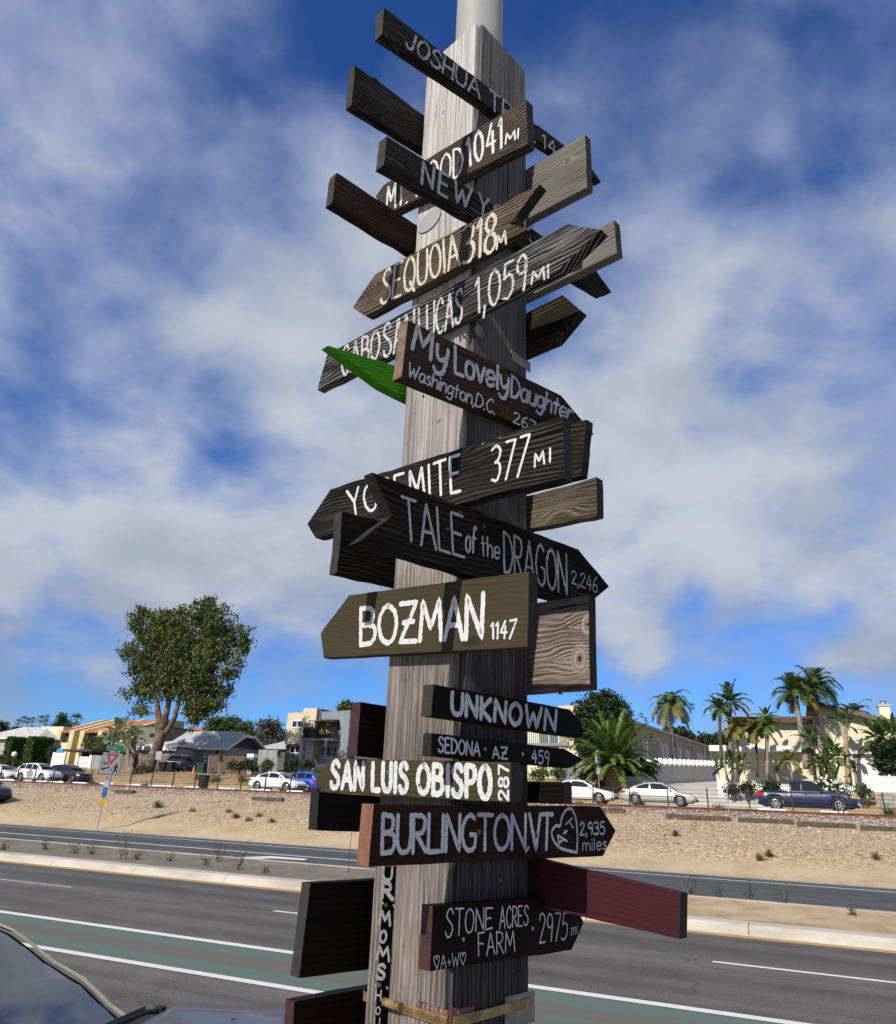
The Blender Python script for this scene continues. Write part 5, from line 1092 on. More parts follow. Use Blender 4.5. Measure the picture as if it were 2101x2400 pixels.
# its white front wing
Y = 68.5; x0, x1 = XatY(318, Y, 1770), XatY(413, Y, 1770); ze, zr = zpx(360, 1750, Y), zpx(372, 1733, Y + 3)
mb = MB(); mb.box(x0, Y, g - .6, x1, Y + 5.2, ze - .12); h.mesh('front_wing', mb, H_grey)
mb = MB(); mb.add([(x0 - .5, Y - .5, ze), (x1 + .4, Y - .5, ze), (x1 + .4, Y + 5.6, ze), (x0 - .5, Y + 5.6, ze), (x0 + 5, Y + 2.6, zr), (x1 - 2.4, Y + 2.6, zr)], [(0, 1, 5, 4), (1, 2, 5), (2, 3, 4, 5), (3, 0, 4), (3, 2, 1, 0)]); h.mesh('wing_roof', mb, R_pale)
mb = MB(); mb.box(x0 - .5, Y - .56, ze - .45, x1 + .4, Y - .50, ze + .02); h.mesh('fascia', mb, S_white)
for p0, p1 in ((322, 341), (345, 362), (372, 384), (388, 411)): h.window(XatY(p0, Y, 1765), zpx(p0, 1769, Y), XatY(p1, Y, 1765), zpx(p0, 1756, Y), Y, split=2, w=.13)

# small grey roof between bungalow and flats
Y = 90; g = ground(Y); x0, x1 = XatY(603, Y, 1740), XatY(668, Y, 1740); h = House('shed', (x0, Y, g), 'small grey hip-roofed house tucked left of the cream apartment house', 'house')
ze, zr = zpx(620, 1756, Y), zpx(650, 1725, Y + 4); h.box('wall', H_slate, x0 + .4, Y, g - 1, x1 + 5, Y + 8, ze); mb = MB(); mb.add([(x0 - .3, Y - .5, ze), (x1 + 6, Y - .5, ze), (x1 + 6, Y + 8.5, ze), (x0 - .3, Y + 8.5, ze), (x0 + 5.5, Y + 4, zr), (x1 + 3, Y + 4, zr)], [(0, 1, 5, 4), (1, 2, 5), (2, 3, 4, 5), (3, 0, 4), (3, 2, 1, 0)]); h.mesh('roof', mb, R_grey)

# cream and grey apartment house, partly behind the post
Y = 80.0; g = ground(Y); X = lambda p, py=1720, y=None: XatY(p, y or Y, py); Z = lambda py, p=740, y=None: zpx(p, py, y or Y)
h = House('apartment_house', (X(700), Y, g), 'two storey cream and grey apartment house with a flower hung balcony', 'apartment house')
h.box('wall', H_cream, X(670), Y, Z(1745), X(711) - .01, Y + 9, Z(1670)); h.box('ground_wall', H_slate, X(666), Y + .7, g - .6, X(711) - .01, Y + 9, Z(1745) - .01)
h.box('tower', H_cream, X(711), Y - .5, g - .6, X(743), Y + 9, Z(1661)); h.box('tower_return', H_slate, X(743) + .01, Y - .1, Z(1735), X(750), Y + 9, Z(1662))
h.box('grey_wing', D_slate, X(797), Y - .3, g - .6, X(820), Y + 9, Z(1667)); h.box('upper_grey_wall', D_slate, X(748), Y - .05, Z(1687), X(797) - .01, Y + 9, Z(1668))
h.box('balcony_wall', H_cream, X(728), Y + 1.3, g - .5, X(797) - .01, Y + 9, Z(1687) - .01); h.box('right_wall', H_cream, X(820) + .02, Y + .1, Z(1750), X(880), Y + 9, Z(1674)); h.box('right_base', H_slate, X(820) + .02, Y + .9, g - .5, X(880), Y + 9, Z(1750) - .01)
for p0, p1, q0, q1, yy in ((682, 708, 1706, 1688, Y), (676, 701, 1766, 1747, Y + .7)): h.window(X(p0), Z(q0), X(p1), Z(q1), yy, 1, w=.12)
h.window(X(752), Z(1712), X(792), Z(1690), Y + 1.3, 1, glass=glassy('balcony_glass', (.10, .14, .15), .05)); h.window(X(747), Z(1768), X(778), Z(1751), Y + 1.3, 1, frame=M_rail2)
bz0, bz1 = Z(1733), Z(1708); bl = MB(); bl.box(X(727), Y - 1.5, bz0 - .28, X(797), Y + 1.28, bz0); bo = h.mesh('balcony', bl, D_slate)
rl = MB(); rl.box(X(727), Y - 1.5, bz1 - .08, X(797), Y - 1.42, bz1)
n = 22
for i in range(n + 1): xx = X(727) + (X(797) - X(727))*i/n; rl.box(xx - .03, Y - 1.5, bz0 + .01, xx + .03, Y - 1.45, bz1 - .081)
rl.box(X(727), Y - 1.40, bz0 + .05, X(797), Y - 1.37, bz1 - .15); h.mesh('railing', rl, M_rail2, bo)
aw = MB(); aw.add([(X(738), Y - 1.6, Z(1693)), (X(797), Y - 1.6, Z(1693)), (X(797), Y + 1.2, Z(1686)), (X(742), Y + 1.2, Z(1686))], [(0, 1, 2, 3)]); aw.prism([(X(738), Y - 1.6, Z(1694)), (X(797), Y - 1.6, Z(1694)), (X(797), Y - 1.6, Z(1692)), (X(738), Y - 1.6, Z(1692))], (0, .05, 0)); h.mesh('awning', aw, plain('rust_awning', (.11, .05, .03), .9, .3, 3), bo)
for px in (728, 778): h.box('column', D_slate, X(px), Y - 1.4, g - .4, X(px) + .25, Y - 1.1, bz0 - .281)
fm = MB()
for _ in range(170):
    x = rnd.uniform(X(729), X(795)); z = rnd.uniform(bz1 - .3, bz1 + .5); y = Y - 1.55 + rnd.uniform(-.2, .05); s = rnd.uniform(.10, .24); a = Vector((rnd.gauss(0, 1), rnd.gauss(0, 1), rnd.gauss(0, 1))).normalized()*s; b_ = a.cross(zz)*.7
    fm.quad(Vector((x, y, z)) - a, Vector((x, y, z)) - b_, Vector((x, y, z)) + a, Vector((x, y, z)) + b_)
h.mesh('balcony_plants', fm, leafmat('rusty_leaf', (.10, .05, .02), (.14, .10, .03), (.08, .10, .03)), bo)
for px, py in ((752, 1716), (757, 1714), (769, 1716)):
    fm = MB()
    for _ in range(9):
        c = atY(px, py, Y - 1.75) + Vector((rnd.gauss(0, .16), rnd.gauss(0, .05), rnd.gauss(0, .14))); a = Vector((rnd.gauss(0, 1), rnd.gauss(0, .4), rnd.gauss(0, 1))).normalized()*.10; b_ = a.cross(Vector((0, 1, 0))); fm.quad(c - a, c - b_, c + a, c + b_)
    h.mesh('yellow_flower', fm, leafmat('yellow_petal', (.62, .48, .03), (.72, .58, .05), (.75, .62, .12)), bo)
# the rest of the same block, right of the post
Y = 78.0; g = ground(Y); x0, x1 = XatY(1150, Y), XatY(1354, Y, 1700)
h = House('apartment_house', (x1, Y, g), 'cream flats with a steel balcony, showing between the UNKNOWN and SEDONA boards', 'apartment house')
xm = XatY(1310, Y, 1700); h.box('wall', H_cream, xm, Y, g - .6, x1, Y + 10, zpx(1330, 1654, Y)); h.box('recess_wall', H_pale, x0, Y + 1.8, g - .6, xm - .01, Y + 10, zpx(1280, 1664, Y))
bo = h.mesh('balcony', MB().box(x0, Y - .2, zpx(1270, 1747, Y) - .05, xm + 1.0, Y + 1.75, zpx(1270, 1742, Y)), D_slate); rl = MB(); b0, b1 = zpx(1270, 1742, Y), zpx(1270, 1712, Y); rl.box(x0, Y - .2, b1, xm + 1.0, Y - .12, b1 + .06)
for i in range(40): xx = x0 + (xm + 1 - x0)*i/39; rl.box(xx - .02, Y - .19, b0, xx + .02, Y - .14, b1)
h.mesh('railing', rl, M_rail2, bo); h.window(XatY(1252, Y, 1720), zpx(1260, 1741, Y), XatY(1300, Y, 1720), zpx(1260, 1690, Y), Y + 1.8, 1, glass=glassy('pale_glass', (.16, .2, .18), .06))
h.box('garage', D_slate, XatY(1330, Y - 4, 1800), Y - 6, g - .6, XatY(1420, Y - 4, 1800), Y - .05, zpx(1370, 1776, Y - 6))

# long beige block climbing the slope
Y1 = 64.0; p1 = atY(1478, 1693, Y1); zt = p1.z
Y2_ = Y1
for yy in np.arange(66, 130, .5):
    if atY(1681, 1759, float(yy)).z >= zt: Y2_ = float(yy); break
p2 = atY(1681, 1759, Y2_); p1 = Vector((p1.x, Y1, 0)); p2 = Vector((p2.x, Y2_, 0)); dv = (p2 - p1).normalized(); nv = Vector((-dv.y, dv.x, 0)); Ln = (p2 - p1).length
if nv.x > 0: nv = -nv
ov = -nv
h = House('apartment_block', (p1.x, p1.y, ground(Y1)), 'long beige two storey block with white downpipes running up the slope', 'apartment block')
def lp(a, z, o=0.0): v = p1 + dv*a + ov*o; return Vector((v.x, v.y, z))
mb = MB(); mb.prism([lp(0, 2.5), lp(Ln, 2.5), lp(Ln, 2.5, -4.2), lp(0, 2.5, -4.2)], (0, 0, zt - 2.5)); h.mesh('wall', mb, H_beige)
mb = MB(); mb.prism([lp(-.2, zt + .001, .15), lp(Ln, zt + .001, .15), lp(Ln, zt + .001, -4.4), lp(-.2, zt + .001, -4.4)], (0, 0, .22)); h.mesh('roof', mb, R_pale)
def fracpx(px):
    lo, hi = 0.0, Ln
    for _ in range(40):
        m_ = (lo + hi)/2; v = lp(m_, 4); 
        xx = v.dot(rt)/ (v.dot(fw)); pxx = 1050.5 + F*xx/(cos(TH))*1.0
        # exact column by projecting at mid height
        d = v - Vector((0, 0, EYE)); pxx = 1050.5 + F*(d.dot(ir)/d.dot(ax))
        if pxx < px: lo = m_
        else: hi = m_
    return lo
for px in (1582, 1622, 1657, 1672):
    a = fracpx(px); mb = MB(); mb.tube([lp(a, 3, .09), lp(a, zt, .09)], .075, 6); h.mesh('downpipe', mb, S_trim)
zw1, zw0 = zt - 1.0, zt - 2.75
for a_, b_ in ((1513, 1523), (1552, 1560), (1563, 1571), (1596, 1603), (1612, 1620), (1640, 1647), (1649, 1655), (1673, 1678)):
    a, b2 = fracpx(a_), fracpx(b_); f = MB(); hgt = (zw1 - zw0) if a_ not in (1596, 1612) else 1.2
    f.prism([lp(a, zw1 - hgt, .0), lp(b2, zw1 - hgt, .0), lp(b2, zw1, .0), lp(a, zw1, .0)], ov*.05); o = h.mesh('window', f, S_trim); f = MB(); e = (b2 - a)*.12
    f.prism([lp(a + e, zw1 - hgt + .1, .052), lp(b2 - (b2 - a)*.38, zw1 - hgt + .1, .052), lp(b2 - (b2 - a)*.38, zw1 - .1, .052), lp(a + e, zw1 - .1, .052)], ov*.02); h.mesh('pane', f, G_win, o)
for a_ in (1531, 1587, 1625, 1665): a = fracpx(a_); f = MB(); f.prism([lp(a, zt - .95), lp(a + .5, zt - .95), lp(a + .5, zt - .45), lp(a, zt - .45)], ov*.06); h.mesh('vent', f, M_darkm)
# scalloped white wall beside the drive
q1 = atY(1500, 1834, 61.0); q2 = atY(1686, 1829, 84.0); bw = House('garden_wall', (q1.x, q1.y, q1.z), 'white rendered wall topped with a row of round caps along the drive', 'wall')
n = 17; mb = MB(); cp = MB(); d = q2 - q1
for i in range(n):
    a, b_ = q1 + d*(i/n), q1 + d*((i+1)/n); hz_ = 1.45
    k = 6; top = [a + (b_ - a)*(j/k) + zz*(hz_ - .17*sin(pi*j/k)) for j in range(k + 1)]; pts = [a - zz*.6, b_ - zz*.6] + top[::-1]; mb.prism(pts, Vector((-.22, .05, 0)))
    c = a + zz*(hz_ - .05) + Vector((-.1, 0, 0)); cp.box(c.x - .2, c.y - .2, c.z, c.x + .2, c.y + .2, c.z + .28); cp.lathe([(.22, .28), (.20, .38), (.12, .46), (0, .48)], 10, Matrix.Translation(c))
bw.mesh('wall', mb, plain('shaded_white_render', (.47, .48, .50), .9, .12, .8)); bw.mesh('cap', cp, S_white)  # white render greyed: shade of the wall face is put into its colour
# concrete drive
mb = MB(); rows = []
for yy in (56.4, 57.2, 58.2, 59.0, 59.8, 61, 63, 66, 70, 75, 80, 86):
    xl = atY(1500 + (1686 - 1500)*min(1, max(0, (yy - 61)/23)), 1834, yy).x if yy > 61 else q1.x - (61 - yy)*.15; xr = q1.x + 7.4 + (61 - yy)*.55 if yy < 61 else q1.x + 7.4 + (yy - 61)*.23
    if yy > 61: xl = q1.x + d.x*(yy - 61)/(84 - 61)
    rows.append(((xl + .02, yy, ground(yy) + (.10 if yy > 58 else .03)), (xr, yy, ground(yy) + (.10 if yy > 58 else .03))))
mb.add([p for r_ in rows for p in r_], [(2*i, 2*i+1, 2*i+3, 2*i+2) for i in range(len(rows)-1)]); tag(mb.build('driveway', M_drive), kind='structure')

# cream house on the right with mansard, shed roof and chimney
Y = 70.0; g = ground(Y); X = lambda p, y=None: XatY(p, y or Y, 1750); Z = lambda py, p=1850, y=None: zpx(p, py, y or Y)
h = House('house', (X(1850), Y, g), 'cream house with a brown tiled mansard, shed roof and square chimney')
h.box('wall', H_pale, X(1717), Y, Z(1764), X(1914), Y + 11, Z(1697, 1800)); h.box('lower_wall', H_pale, X(1682), Y - .6, g - .8, X(1914) , Y + 11, Z(1765))
h.box('string_course', S_white, X(1666), Y - 1.5, Z(1763, 1700), X(1916), Y - .61, Z(1750, 1700)); h.box('band', S_white, X(1717), Y - .66, Z(1766), X(2057), Y - .601, Z(1755))
mb = MB(); za, zb_ = Z(1697, 1800), Z(1680, 1800); mb.add([(X(1712), Y - .7, za), (X(1914), Y - .7, za), (X(1914), Y - .1, zb_), (X(1716), Y - .1, zb_), (X(1912), Y + 11, zb_), (X(1716), Y + 11, zb_), (X(1712), Y + 11, za), (X(1914), Y + 11, za)], [(0, 1, 2, 3), (3, 2, 4, 5), (0, 3, 5, 6), (0, 6, 7, 1)]); h.mesh('mansard', mb, R_brown)
Yw = 67.5; xl, xr = XatY(1918, Yw, 1700), XatY(2190, Yw, 1700); zl, zr = zpx(1905, 1643, Yw), zpx(2101, 1693, Yw)
sl_ = (zr - zl)/(XatY(2101, Yw, 1690) - XatY(1905, Yw, 1690)); zz_ = lambda x: zl + sl_*(x - XatY(1905, Yw, 1690))
mb = MB(); mb.prism([(xl, Yw, g - .8), (xr, Yw, g - .8), (xr, Yw, zz_(xr) - .3), (xl, Yw, zz_(xl) - .3)], (0, 11, 0)); h.mesh('side_wing', mb, H_pale)
xo = XatY(1893, Yw, 1650); mb = MB(); mb.prism([(xo, Yw - .8, zz_(xo) - .27), (xr + .5, Yw - .8, zz_(xr + .5) - .27), (xr + .5, Yw - .8, zz_(xr + .5)), (xo, Yw - .8, zz_(xo))], (0, 12.4, 0)); h.mesh('shed_roof', mb, R_pale)
mb = MB(); mb.prism([(xo + .02, Yw - .86, zz_(xo) - .34), (xr, Yw - .86, zz_(xr) - .34), (xr, Yw - .86, zz_(xr) + .02), (xo + .02, Yw - .86, zz_(xo) + .02)], (0, .05, 0)); h.mesh('fascia', mb, plain('dark_fascia', (.12, .10, .09), .8))
cx0, cx1 = XatY(2061, Yw + 3, 1660), XatY(2087, Yw + 3, 1660); mb = MB(); zc = zpx(2072, 1655, Yw + 3); mb.box(cx0, Yw + 3, zz_(cx1) - 1.5, cx1, Yw + 4.1, zc); ch = h.mesh('chimney', mb, H_pale)
mb = MB(); mb.box(cx0 - .08, Yw + 2.92, zc + .001, cx1 + .08, Yw + 4.18, zc + .12); xx = (cx0 + cx1)/2; mb.lathe([(.22, .12), (.22, .4), (.3, .42), (0, .5)], 10, Matrix.Translation((xx, Yw + 3.5, zc))); h.mesh('chimney_cap', mb, M_steel, ch)
gy = Yw - .02; h.box('garage_door', D_garage, XatY(2010, gy, 1800), gy - .08, g - .2, XatY(2078, gy, 1800), gy, zpx(2040, 1777, gy)); h.box('garage_lintel', R_brown, XatY(2004, gy, 1800), gy - .12, zpx(2040, 1776, gy), XatY(2084, gy, 1800), gy - .001, zpx(2040, 1768, gy)); h.box('wing_band', S_white, XatY(1918, gy, 1800), gy - .06, zpx(1990, 1767, gy), XatY(2060, gy, 1800), gy - .002, zpx(1990, 1757, gy))
# roofs far off on the skyline at right
for px, py, w in ((1660, 1741, 7), (1683, 1737, 8)):
    Yq = 150; p = atY(px, py, Yq); hq = House('house', (p.x, Yq, ground(Yq)), 'distant pale roof on the wooded skyline, %s one' % ('left' if px == 1660 else 'right'), 'house'); mb = MB(); mb.box(p.x - w/2, Yq, ground(Yq) - 1, p.x + w/2, Yq + 8, p.z - .8); hq.mesh('wall', mb, H_pale); mb = MB(); mb.add([(p.x - w/2 - .5, Yq - .5, p.z - .8), (p.x + w/2 + .5, Yq - .5, p.z - .8), (p.x + w/2 + .5, Yq + 8.5, p.z - .8), (p.x - w/2 - .5, Yq + 8.5, p.z - .8), (p.x, Yq + 4, p.z + .8)], [(0, 1, 4), (1, 2, 4), (2, 3, 4), (3, 0, 4)]); hq.mesh('roof', mb, R_pale)
# ------------------------------------------------------------------ plants
def rv(s=1.0): return Vector((rnd.gauss(0, s), rnd.gauss(0, s), rnd.gauss(0, s)))
def leafquad(mb, c, L, w, droop=0.0):
    a = rv().normalized(); a.z -= droop; a.normalize(); b_ = a.cross(rv()).normalized()
    a *= L*.5; b_ *= w*.5; mb.add([c - a, c - b_, c + a, c + b_], [(0, 1, 2, 3)])
def foliage(blobs, n, L, w, clump=.4, droop=0.0, per=16, flat=1.0):
    """leaves in clumps through a set of spheres (centre, radius)"""
    mb = MB(); tot = sum(r**2.2 for _, r in blobs)
    for c, r in blobs:
        k = max(2, int(n*(r**2.2)/tot/per))
        for _ in range(k):
            d = rv().normalized()*r*(rnd.random()**.45); d.z *= flat; cc = c + d
            for _ in range(per): leafquad(mb, cc + Vector((rnd.gauss(0, clump), rnd.gauss(0, clump), rnd.gauss(0, clump*.8))), L*rnd.uniform(.6, 1.3), w*rnd.uniform(.7, 1.3), droop)
    return mb
def pxblobs(lst, Y, depth=.8):
    out = []
    for px, py, r in lst:
        p = atY(px, py, Y); q = atY(px + r, py, Y); R_ = (q - p).length; out.append((Vector((p.x, Y + rnd.uniform(-R_, R_)*depth, p.z)), R_))
    return out
def tree(name, label, cat, Y, blobs, n, leaf, L, w, trunk, bark, clump=.4, droop=0.0, group=None, per=16, depth=.8):
    """trunk: list of limbs, each a list of (px, py, radius m)"""
    b0 = atY(trunk[0][0][0], trunk[0][0][1], Y); t = thing(name, (b0.x, Y, b0.z), label, cat, group)
    mb = MB()
    for limb in trunk:
        pts = [atY(px, py, Y) for px, py, _ in limb]; rs = [r for _, _, r in limb]
        q, qs = [], []
        for i in range(len(pts) - 1):
            for j in range(4):
                f = j/4; v = pts[i].lerp(pts[i+1], f); v += Vector((noise.noise(v*1.3), noise.noise(v*1.3 + Vector((5, 0, 0))), 0))*rs[i]*.5; q.append(v); qs.append(rs[i] + (rs[i+1] - rs[i])*f)
        q.append(pts[-1]); qs.append(rs[-1]); mb.tube(q, qs, 9)
    rel(mb, t).build('trunk', bark, t, smooth=True)
    rel(foliage(pxblobs(blobs, Y, depth), n, L, w, clump, droop, per), t).build('crown', leaf, t); return t
C_ = lambda l: [(x*.34598, 1380 + y*.34598, r*.34598) for x, y, r in l]
T_ = lambda l: [(x*.34598, 1380 + y*.34598, r) for x, y, r in l]
tree('eucalyptus_tree', 'large eucalyptus tree with peeling pale trunk, standing before the grey bungalow', 'tree', 63.0,
  C_([(1385,235,70),(1440,310,60),(1090,240,80),(1130,330,90),(1000,170,40),(1080,190,40),(950,180,50),(985,270,85),(890,420,55),(1030,400,110),(1190,270,95),(1240,150,45),(1370,170,85),(1500,230,95),(1600,320,75),(1310,360,125),(1480,400,120),(1630,420,40),(935,520,75),(1090,560,100),(1240,560,110),(1410,560,120),(1560,560,65),(895,690,50),(985,700,70),(1130,690,65),(1400,720,105),(1520,700,55),(1340,850,50),(930,800,38),(1000,830,30),(1290,800,55),(1480,800,50),(1270,680,70),(1180,640,70),(1080,620,60),(1020,600,55),(1160,500,80),(1330,880,35),(1380,800,70),(1620,500,35),(1440,110,45),(1190,200,40),(1300,920,28)]),
  36000, L_euc, .46, .16, [T_(l) for l in ([(1012,1245,.80),(1045,1130,.60),(1085,1000,.54),(1100,920,.48)], [(1085,960,.44),(1070,870,.34),(1065,780,.26),(1010,650,.16),(960,480,.09)], [(1100,960,.44),(1125,850,.34),(1150,740,.24),(1180,550,.15),(1250,330,.08)], [(1120,985,.30),(1185,865,.27),(1215,740,.21),(1300,600,.14),(1420,430,.08)], [(1068,850,.15),(1000,835,.10),(950,800,.06)], [(1215,745,.16),(1330,760,.10),(1420,720,.06)])], B_euc, clump=.30, droop=.9, per=24, depth=.35)
tree('round_tree', 'dense dark round tree behind the big squat palm', 'tree', 63.0, [(1412,1690,40),(1380,1672,30),(1440,1668,32),(1410,1645,26),(1365,1712,26),(1455,1705,26),(1400,1725,34),(1430,1735,30),(1372,1745,22),(1395,1640,14),(1425,1638,14),(1462,1690,16)], 13000, L_dark, .34, .2, [[(1412,1830,.35),(1412,1740,.25),(1410,1690,.12)]], B_dark, clump=.3, depth=.45)
for px, py, r, lab, mt, Yq in ((508,1703,20,'pale limbed green tree, left one of the trees behind the bungalow roof',L_mid,104),(545,1706,24,'mid green tree, middle one of the trees behind the bungalow roof',L_mid,108),(578,1716,20,'green palmy tree just left of the grey dry-leaved tree',L_palmd,106),(628,1716,30,'grey brown dry-leaved round tree left of the cream apartment house',L_olive,104),(814,1664,15,'small pine crown rising over the roof of the cream apartment house',L_euc,112)):
    tree('background_tree', lab, 'tree', Yq, [(px,py,r*.7),(px-r*.6,py+r*.45,r*.55),(px+r*.6,py+r*.45,r*.55),(px+r*.2,py-r*.5,r*.45),(px-r*.3,py-r*.3,r*.5),(px,py+r*.9,r*.7)], 2600, mt, .55, .3, [[(px,py+r*2.4,.4),(px,py,.2)]], B_dark, clump=.5)
tree('conifer', 'dark pointed conifer on the skyline behind the townhouse', 'tree', 132.0, [(145,1672,3.5),(144,1680,6),(147,1688,8),(140,1697,11),(152,1698,10),(126,1703,9),(160,1706,9),(143,1708,12),(118,1710,7)], 3600, L_dark, .45, .22, [[(145,1730,.4),(145,1672,.1)]], B_dark, clump=.32)
for i, (px, py, r, lab) in enumerate(((36,1713,6,'low dark tree on the skyline above the far left roof'),(66,1714,6,'small dark tree right beneath the row of skyline palms'),(2,1702,7,'dark treetop cut by the left edge above the pale roof'))):
    tree('background_tree', lab, 'tree', 150.0, [(px,py,r*.8),(px-r*.7,py+r*.3,r*.6),(px+r*.7,py+r*.3,r*.6),(px,py+r*.8,r)], 900, L_dark, .6, .35, [[(px,py+30,.4),(px,py,.2)]], B_dark, clump=.6)
tree('background_tree', 'dark leafy bank of trees on the skyline between the beige block and the cream house', 'tree', 125.0, [(1650,1742,10),(1665,1736,12),(1682,1738,12),(1700,1742,12),(1640,1750,9),(1715,1748,10)], 1800, L_dark, .7, .4, [[(1675,1780,.4),(1675,1740,.2)]], B_dark, clump=.6)
tree('background_tree', 'bushy dark tree at the foot of the yellowing palm above the beige roof', 'tree', 98.0, [(1600,1728,14),(1612,1738,12),(1575,1722,9),(1622,1745,8)], 1200, L_dark, .6, .35, [[(1605,1770,.3),(1605,1735,.2)]], B_dark, clump=.5)
# hedges: clipped boxes of leaves
def hedge(label, x0, x1, y0, y1, z1, leaf, n, L=.2, round_=.25):
    g = ground(y0); t = thing('hedge', ((x0 + x1)/2, (y0 + y1)/2, g), label, 'hedge'); core = MB(); core.box(x0 + .25, y0 + .25, g - .3, x1 - .25, y1 - .25, z1 - .25); rel(core, t).build('stems', B_dark, t)
    mb = MB(); W, D_, H = x1 - x0, y1 - y0, z1 - g + .2
    for _ in range(n):
        f = rnd.random()*(W*H*2 + W*D_ + D_*H*2); u, v = rnd.random(), rnd.random()
        if f < W*H*1.6: c = Vector((x0 + W*u, y0, z1 - H*v))
        elif f < W*H*2: c = Vector((x0 + W*u, y1, z1 - H*v))
        elif f < W*H*2 + W*D_: c = Vector((x0 + W*u, y0 + D_*v, z1))
        else: c = Vector((x1 if rnd.random() < .7 else x0, y0 + D_*u, z1 - H*v))
        m_ = Vector(((x0 + x1)/2, (y0 + y1)/2, g + H*.5)); e = max(abs(c.x - m_.x)/(W/2), 0)**8*max(0, (c.z - m_.z)/(H/2))**6
        c = c.lerp(m_, round_*.35*e) + rv(.06) + Vector((0, 0, .10*noise.noise(c*.9))) + Vector((0, .12*noise.noise(c*1.2), 0))
        leafquad(mb, c, L*rnd.uniform(.7, 1.4), L*.6)
    rel(mb, t).build('leaves', leaf, t); return t
def hedge_px(label, pa, pb, pc, Y, pytop, n):
    """front face between columns pa and pb, right flank running back to column pc"""
    x0, x1 = XatY(pa, Y, 1760), XatY(pb, Y, 1760); r = atY(pc, 1760, Y); y1 = x1/(r.x/Y)
    return hedge(label, x0, x1, Y, min(y1, Y + 9), zpx((pa + pb)/2, pytop, Y), L_hedge, n)
hedge_px('tall clipped box hedge, left of the two big hedges at far left', 9, 22, 61, 68, 1727, 6500)
hedge_px('tall clipped box hedge, right of the two big hedges at far left', 58, 74, 123, 66, 1727, 7500)
hedge('clipped hedge in front of the townhouse, above the white gate', XatY(190, 76, 1750), XatY(243, 76, 1750), 76, 78, zpx(222, 1728, 76), L_hedge, 4200)
def bush(label, px, py, r, Y, leaf, n=500, L=.22, name='shrub', cat='shrub', group=None, blobs=None, w=None, extra=None):
    bl = blobs or [(px, py, r*.75), (px - r*.6, py + r*.3, r*.5), (px + r*.6, py + r*.3, r*.5), (px, py + r*.5, r*.6)]
    p = atY(px, py + r, Y); t = thing(name, (p.x, Y, ground(Y)), label, cat, group); rel(foliage(pxblobs(bl, Y, .5), n, L, w or L*.5, L*.7, 0, 10), t).build('leaves', leaf, t)
    mb = MB(); c = atY(px, py, Y); g = ground(Y)
    for k in range(4): a = rnd.uniform(0, 6.3); mb.tube([(c.x + .05*cos(a), Y + .05*sin(a), g - .1), (c.x + .25*cos(a), Y + .25*sin(a), max(g + .15, c.z))], [.03, .012], 5)
    rel(mb, t).build('stems', B_dark, t); return t
bush('low dark bush between the right hand box hedge and the white sign board', 122, 1760, 15, 67.5, L_dark, 900)
bush('leafy green bush at the lower left foot of the box hedges', 10, 1774, 12, 66, L_mid, 500)
bush('small green shrub with orange flowers beside the globe lamp', 40, 1788, 7, 60, L_mid, 260)
# feather and fan palms
def frond(mb, base, d, L, droop, nl, ll, wl, twist=0.0):
    """a feather leaf: rachis leaving base along d, bending down; leaflets both sides"""
    d = d.normalized(); pts = [Vector(base)]; v = Vector(d)
    n = nl
    for i in range(n):
        v = (v + Vector((0, 0, -droop/n*(.4 + 1.6*i/n)))).normalized(); pts.append(pts[-1] + v*(L/n))
    side0 = d.cross(zz)
    if side0.length < .1: side0 = Vector((1, 0, 0))
    side0.normalize()
    for i in range(1, n + 1):
        t = i/n; tg = (pts[i] - pts[i-1]).normalized(); upv = side0.cross(tg).normalized(); l = ll*(1.0 - .62*t**2.2)*(.45 + .55*min(1, t*4))
        for s in (1, -1):
            dirv = (side0*s*.80 + tg*.62 + upv*(.12 + twist) - zz*.28*rnd.random()).normalized(); tip = pts[i] + dirv*l - zz*l*.22; wv = tg*wl*.5; mid = pts[i].lerp(tip, .5) + zz*l*.04
            mb.add([pts[i] - wv, mid - wv, tip, mid + wv, pts[i] + wv], [(0, 1, 3, 4), (1, 2, 3)])
    for i in range(n):
        a, b_ = pts[i], pts[i+1]; mb.quad(a - side0*.025, a + side0*.025, b_ + side0*.015, b_ - side0*.015)
def feather_palm(name, label, foot, top, nf, L, droop, leaf, bark, r0, r1, ll=.55, wl=.055, nl=16, old=0, yel=0, up=.9, group=None, cat='palm tree', spread=1.0, lean=None):
    """foot, top: points; crown of nf fronds"""
    foot, top = Vector(foot), Vector(top); t = thing(name, foot, label, cat, group); mb = MB(); n = 8
    pts = [foot.lerp(top, i/n) + Vector((.10*sin(i*.9), 0, 0))*(top - foot).length*.05*sin(pi*i/n) for i in range(n + 1)]; rs = [r0 + (r1 - r0)*(i/n)**.7 for i in range(n + 1)]
    mb.tube(pts, rs, 10); rel(mb, t).build('trunk', bark, t, smooth=True)
    mb = MB(); my = MB()
    for i in range(nf):
        a = i*2.39996 + rnd.uniform(-.25, .25); f = (i + .5)/nf; el = up - f*1.55 + rnd.uniform(-.12, .12); d = Vector((cos(a)*cos(el)*spread, sin(a)*cos(el)*spread, sin(el)))
        if lean: d = d + Vector(lean)
        frond(my if i >= nf - yel else mb, top + d*.1, d, L*rnd.uniform(.85, 1.1), droop*rnd.uniform(.8, 1.25), nl, ll, wl)
    rel(mb, t).build('crown', leaf, t)
    if yel: rel(my, t).build('old_fronds', L_yell, t)
    return t
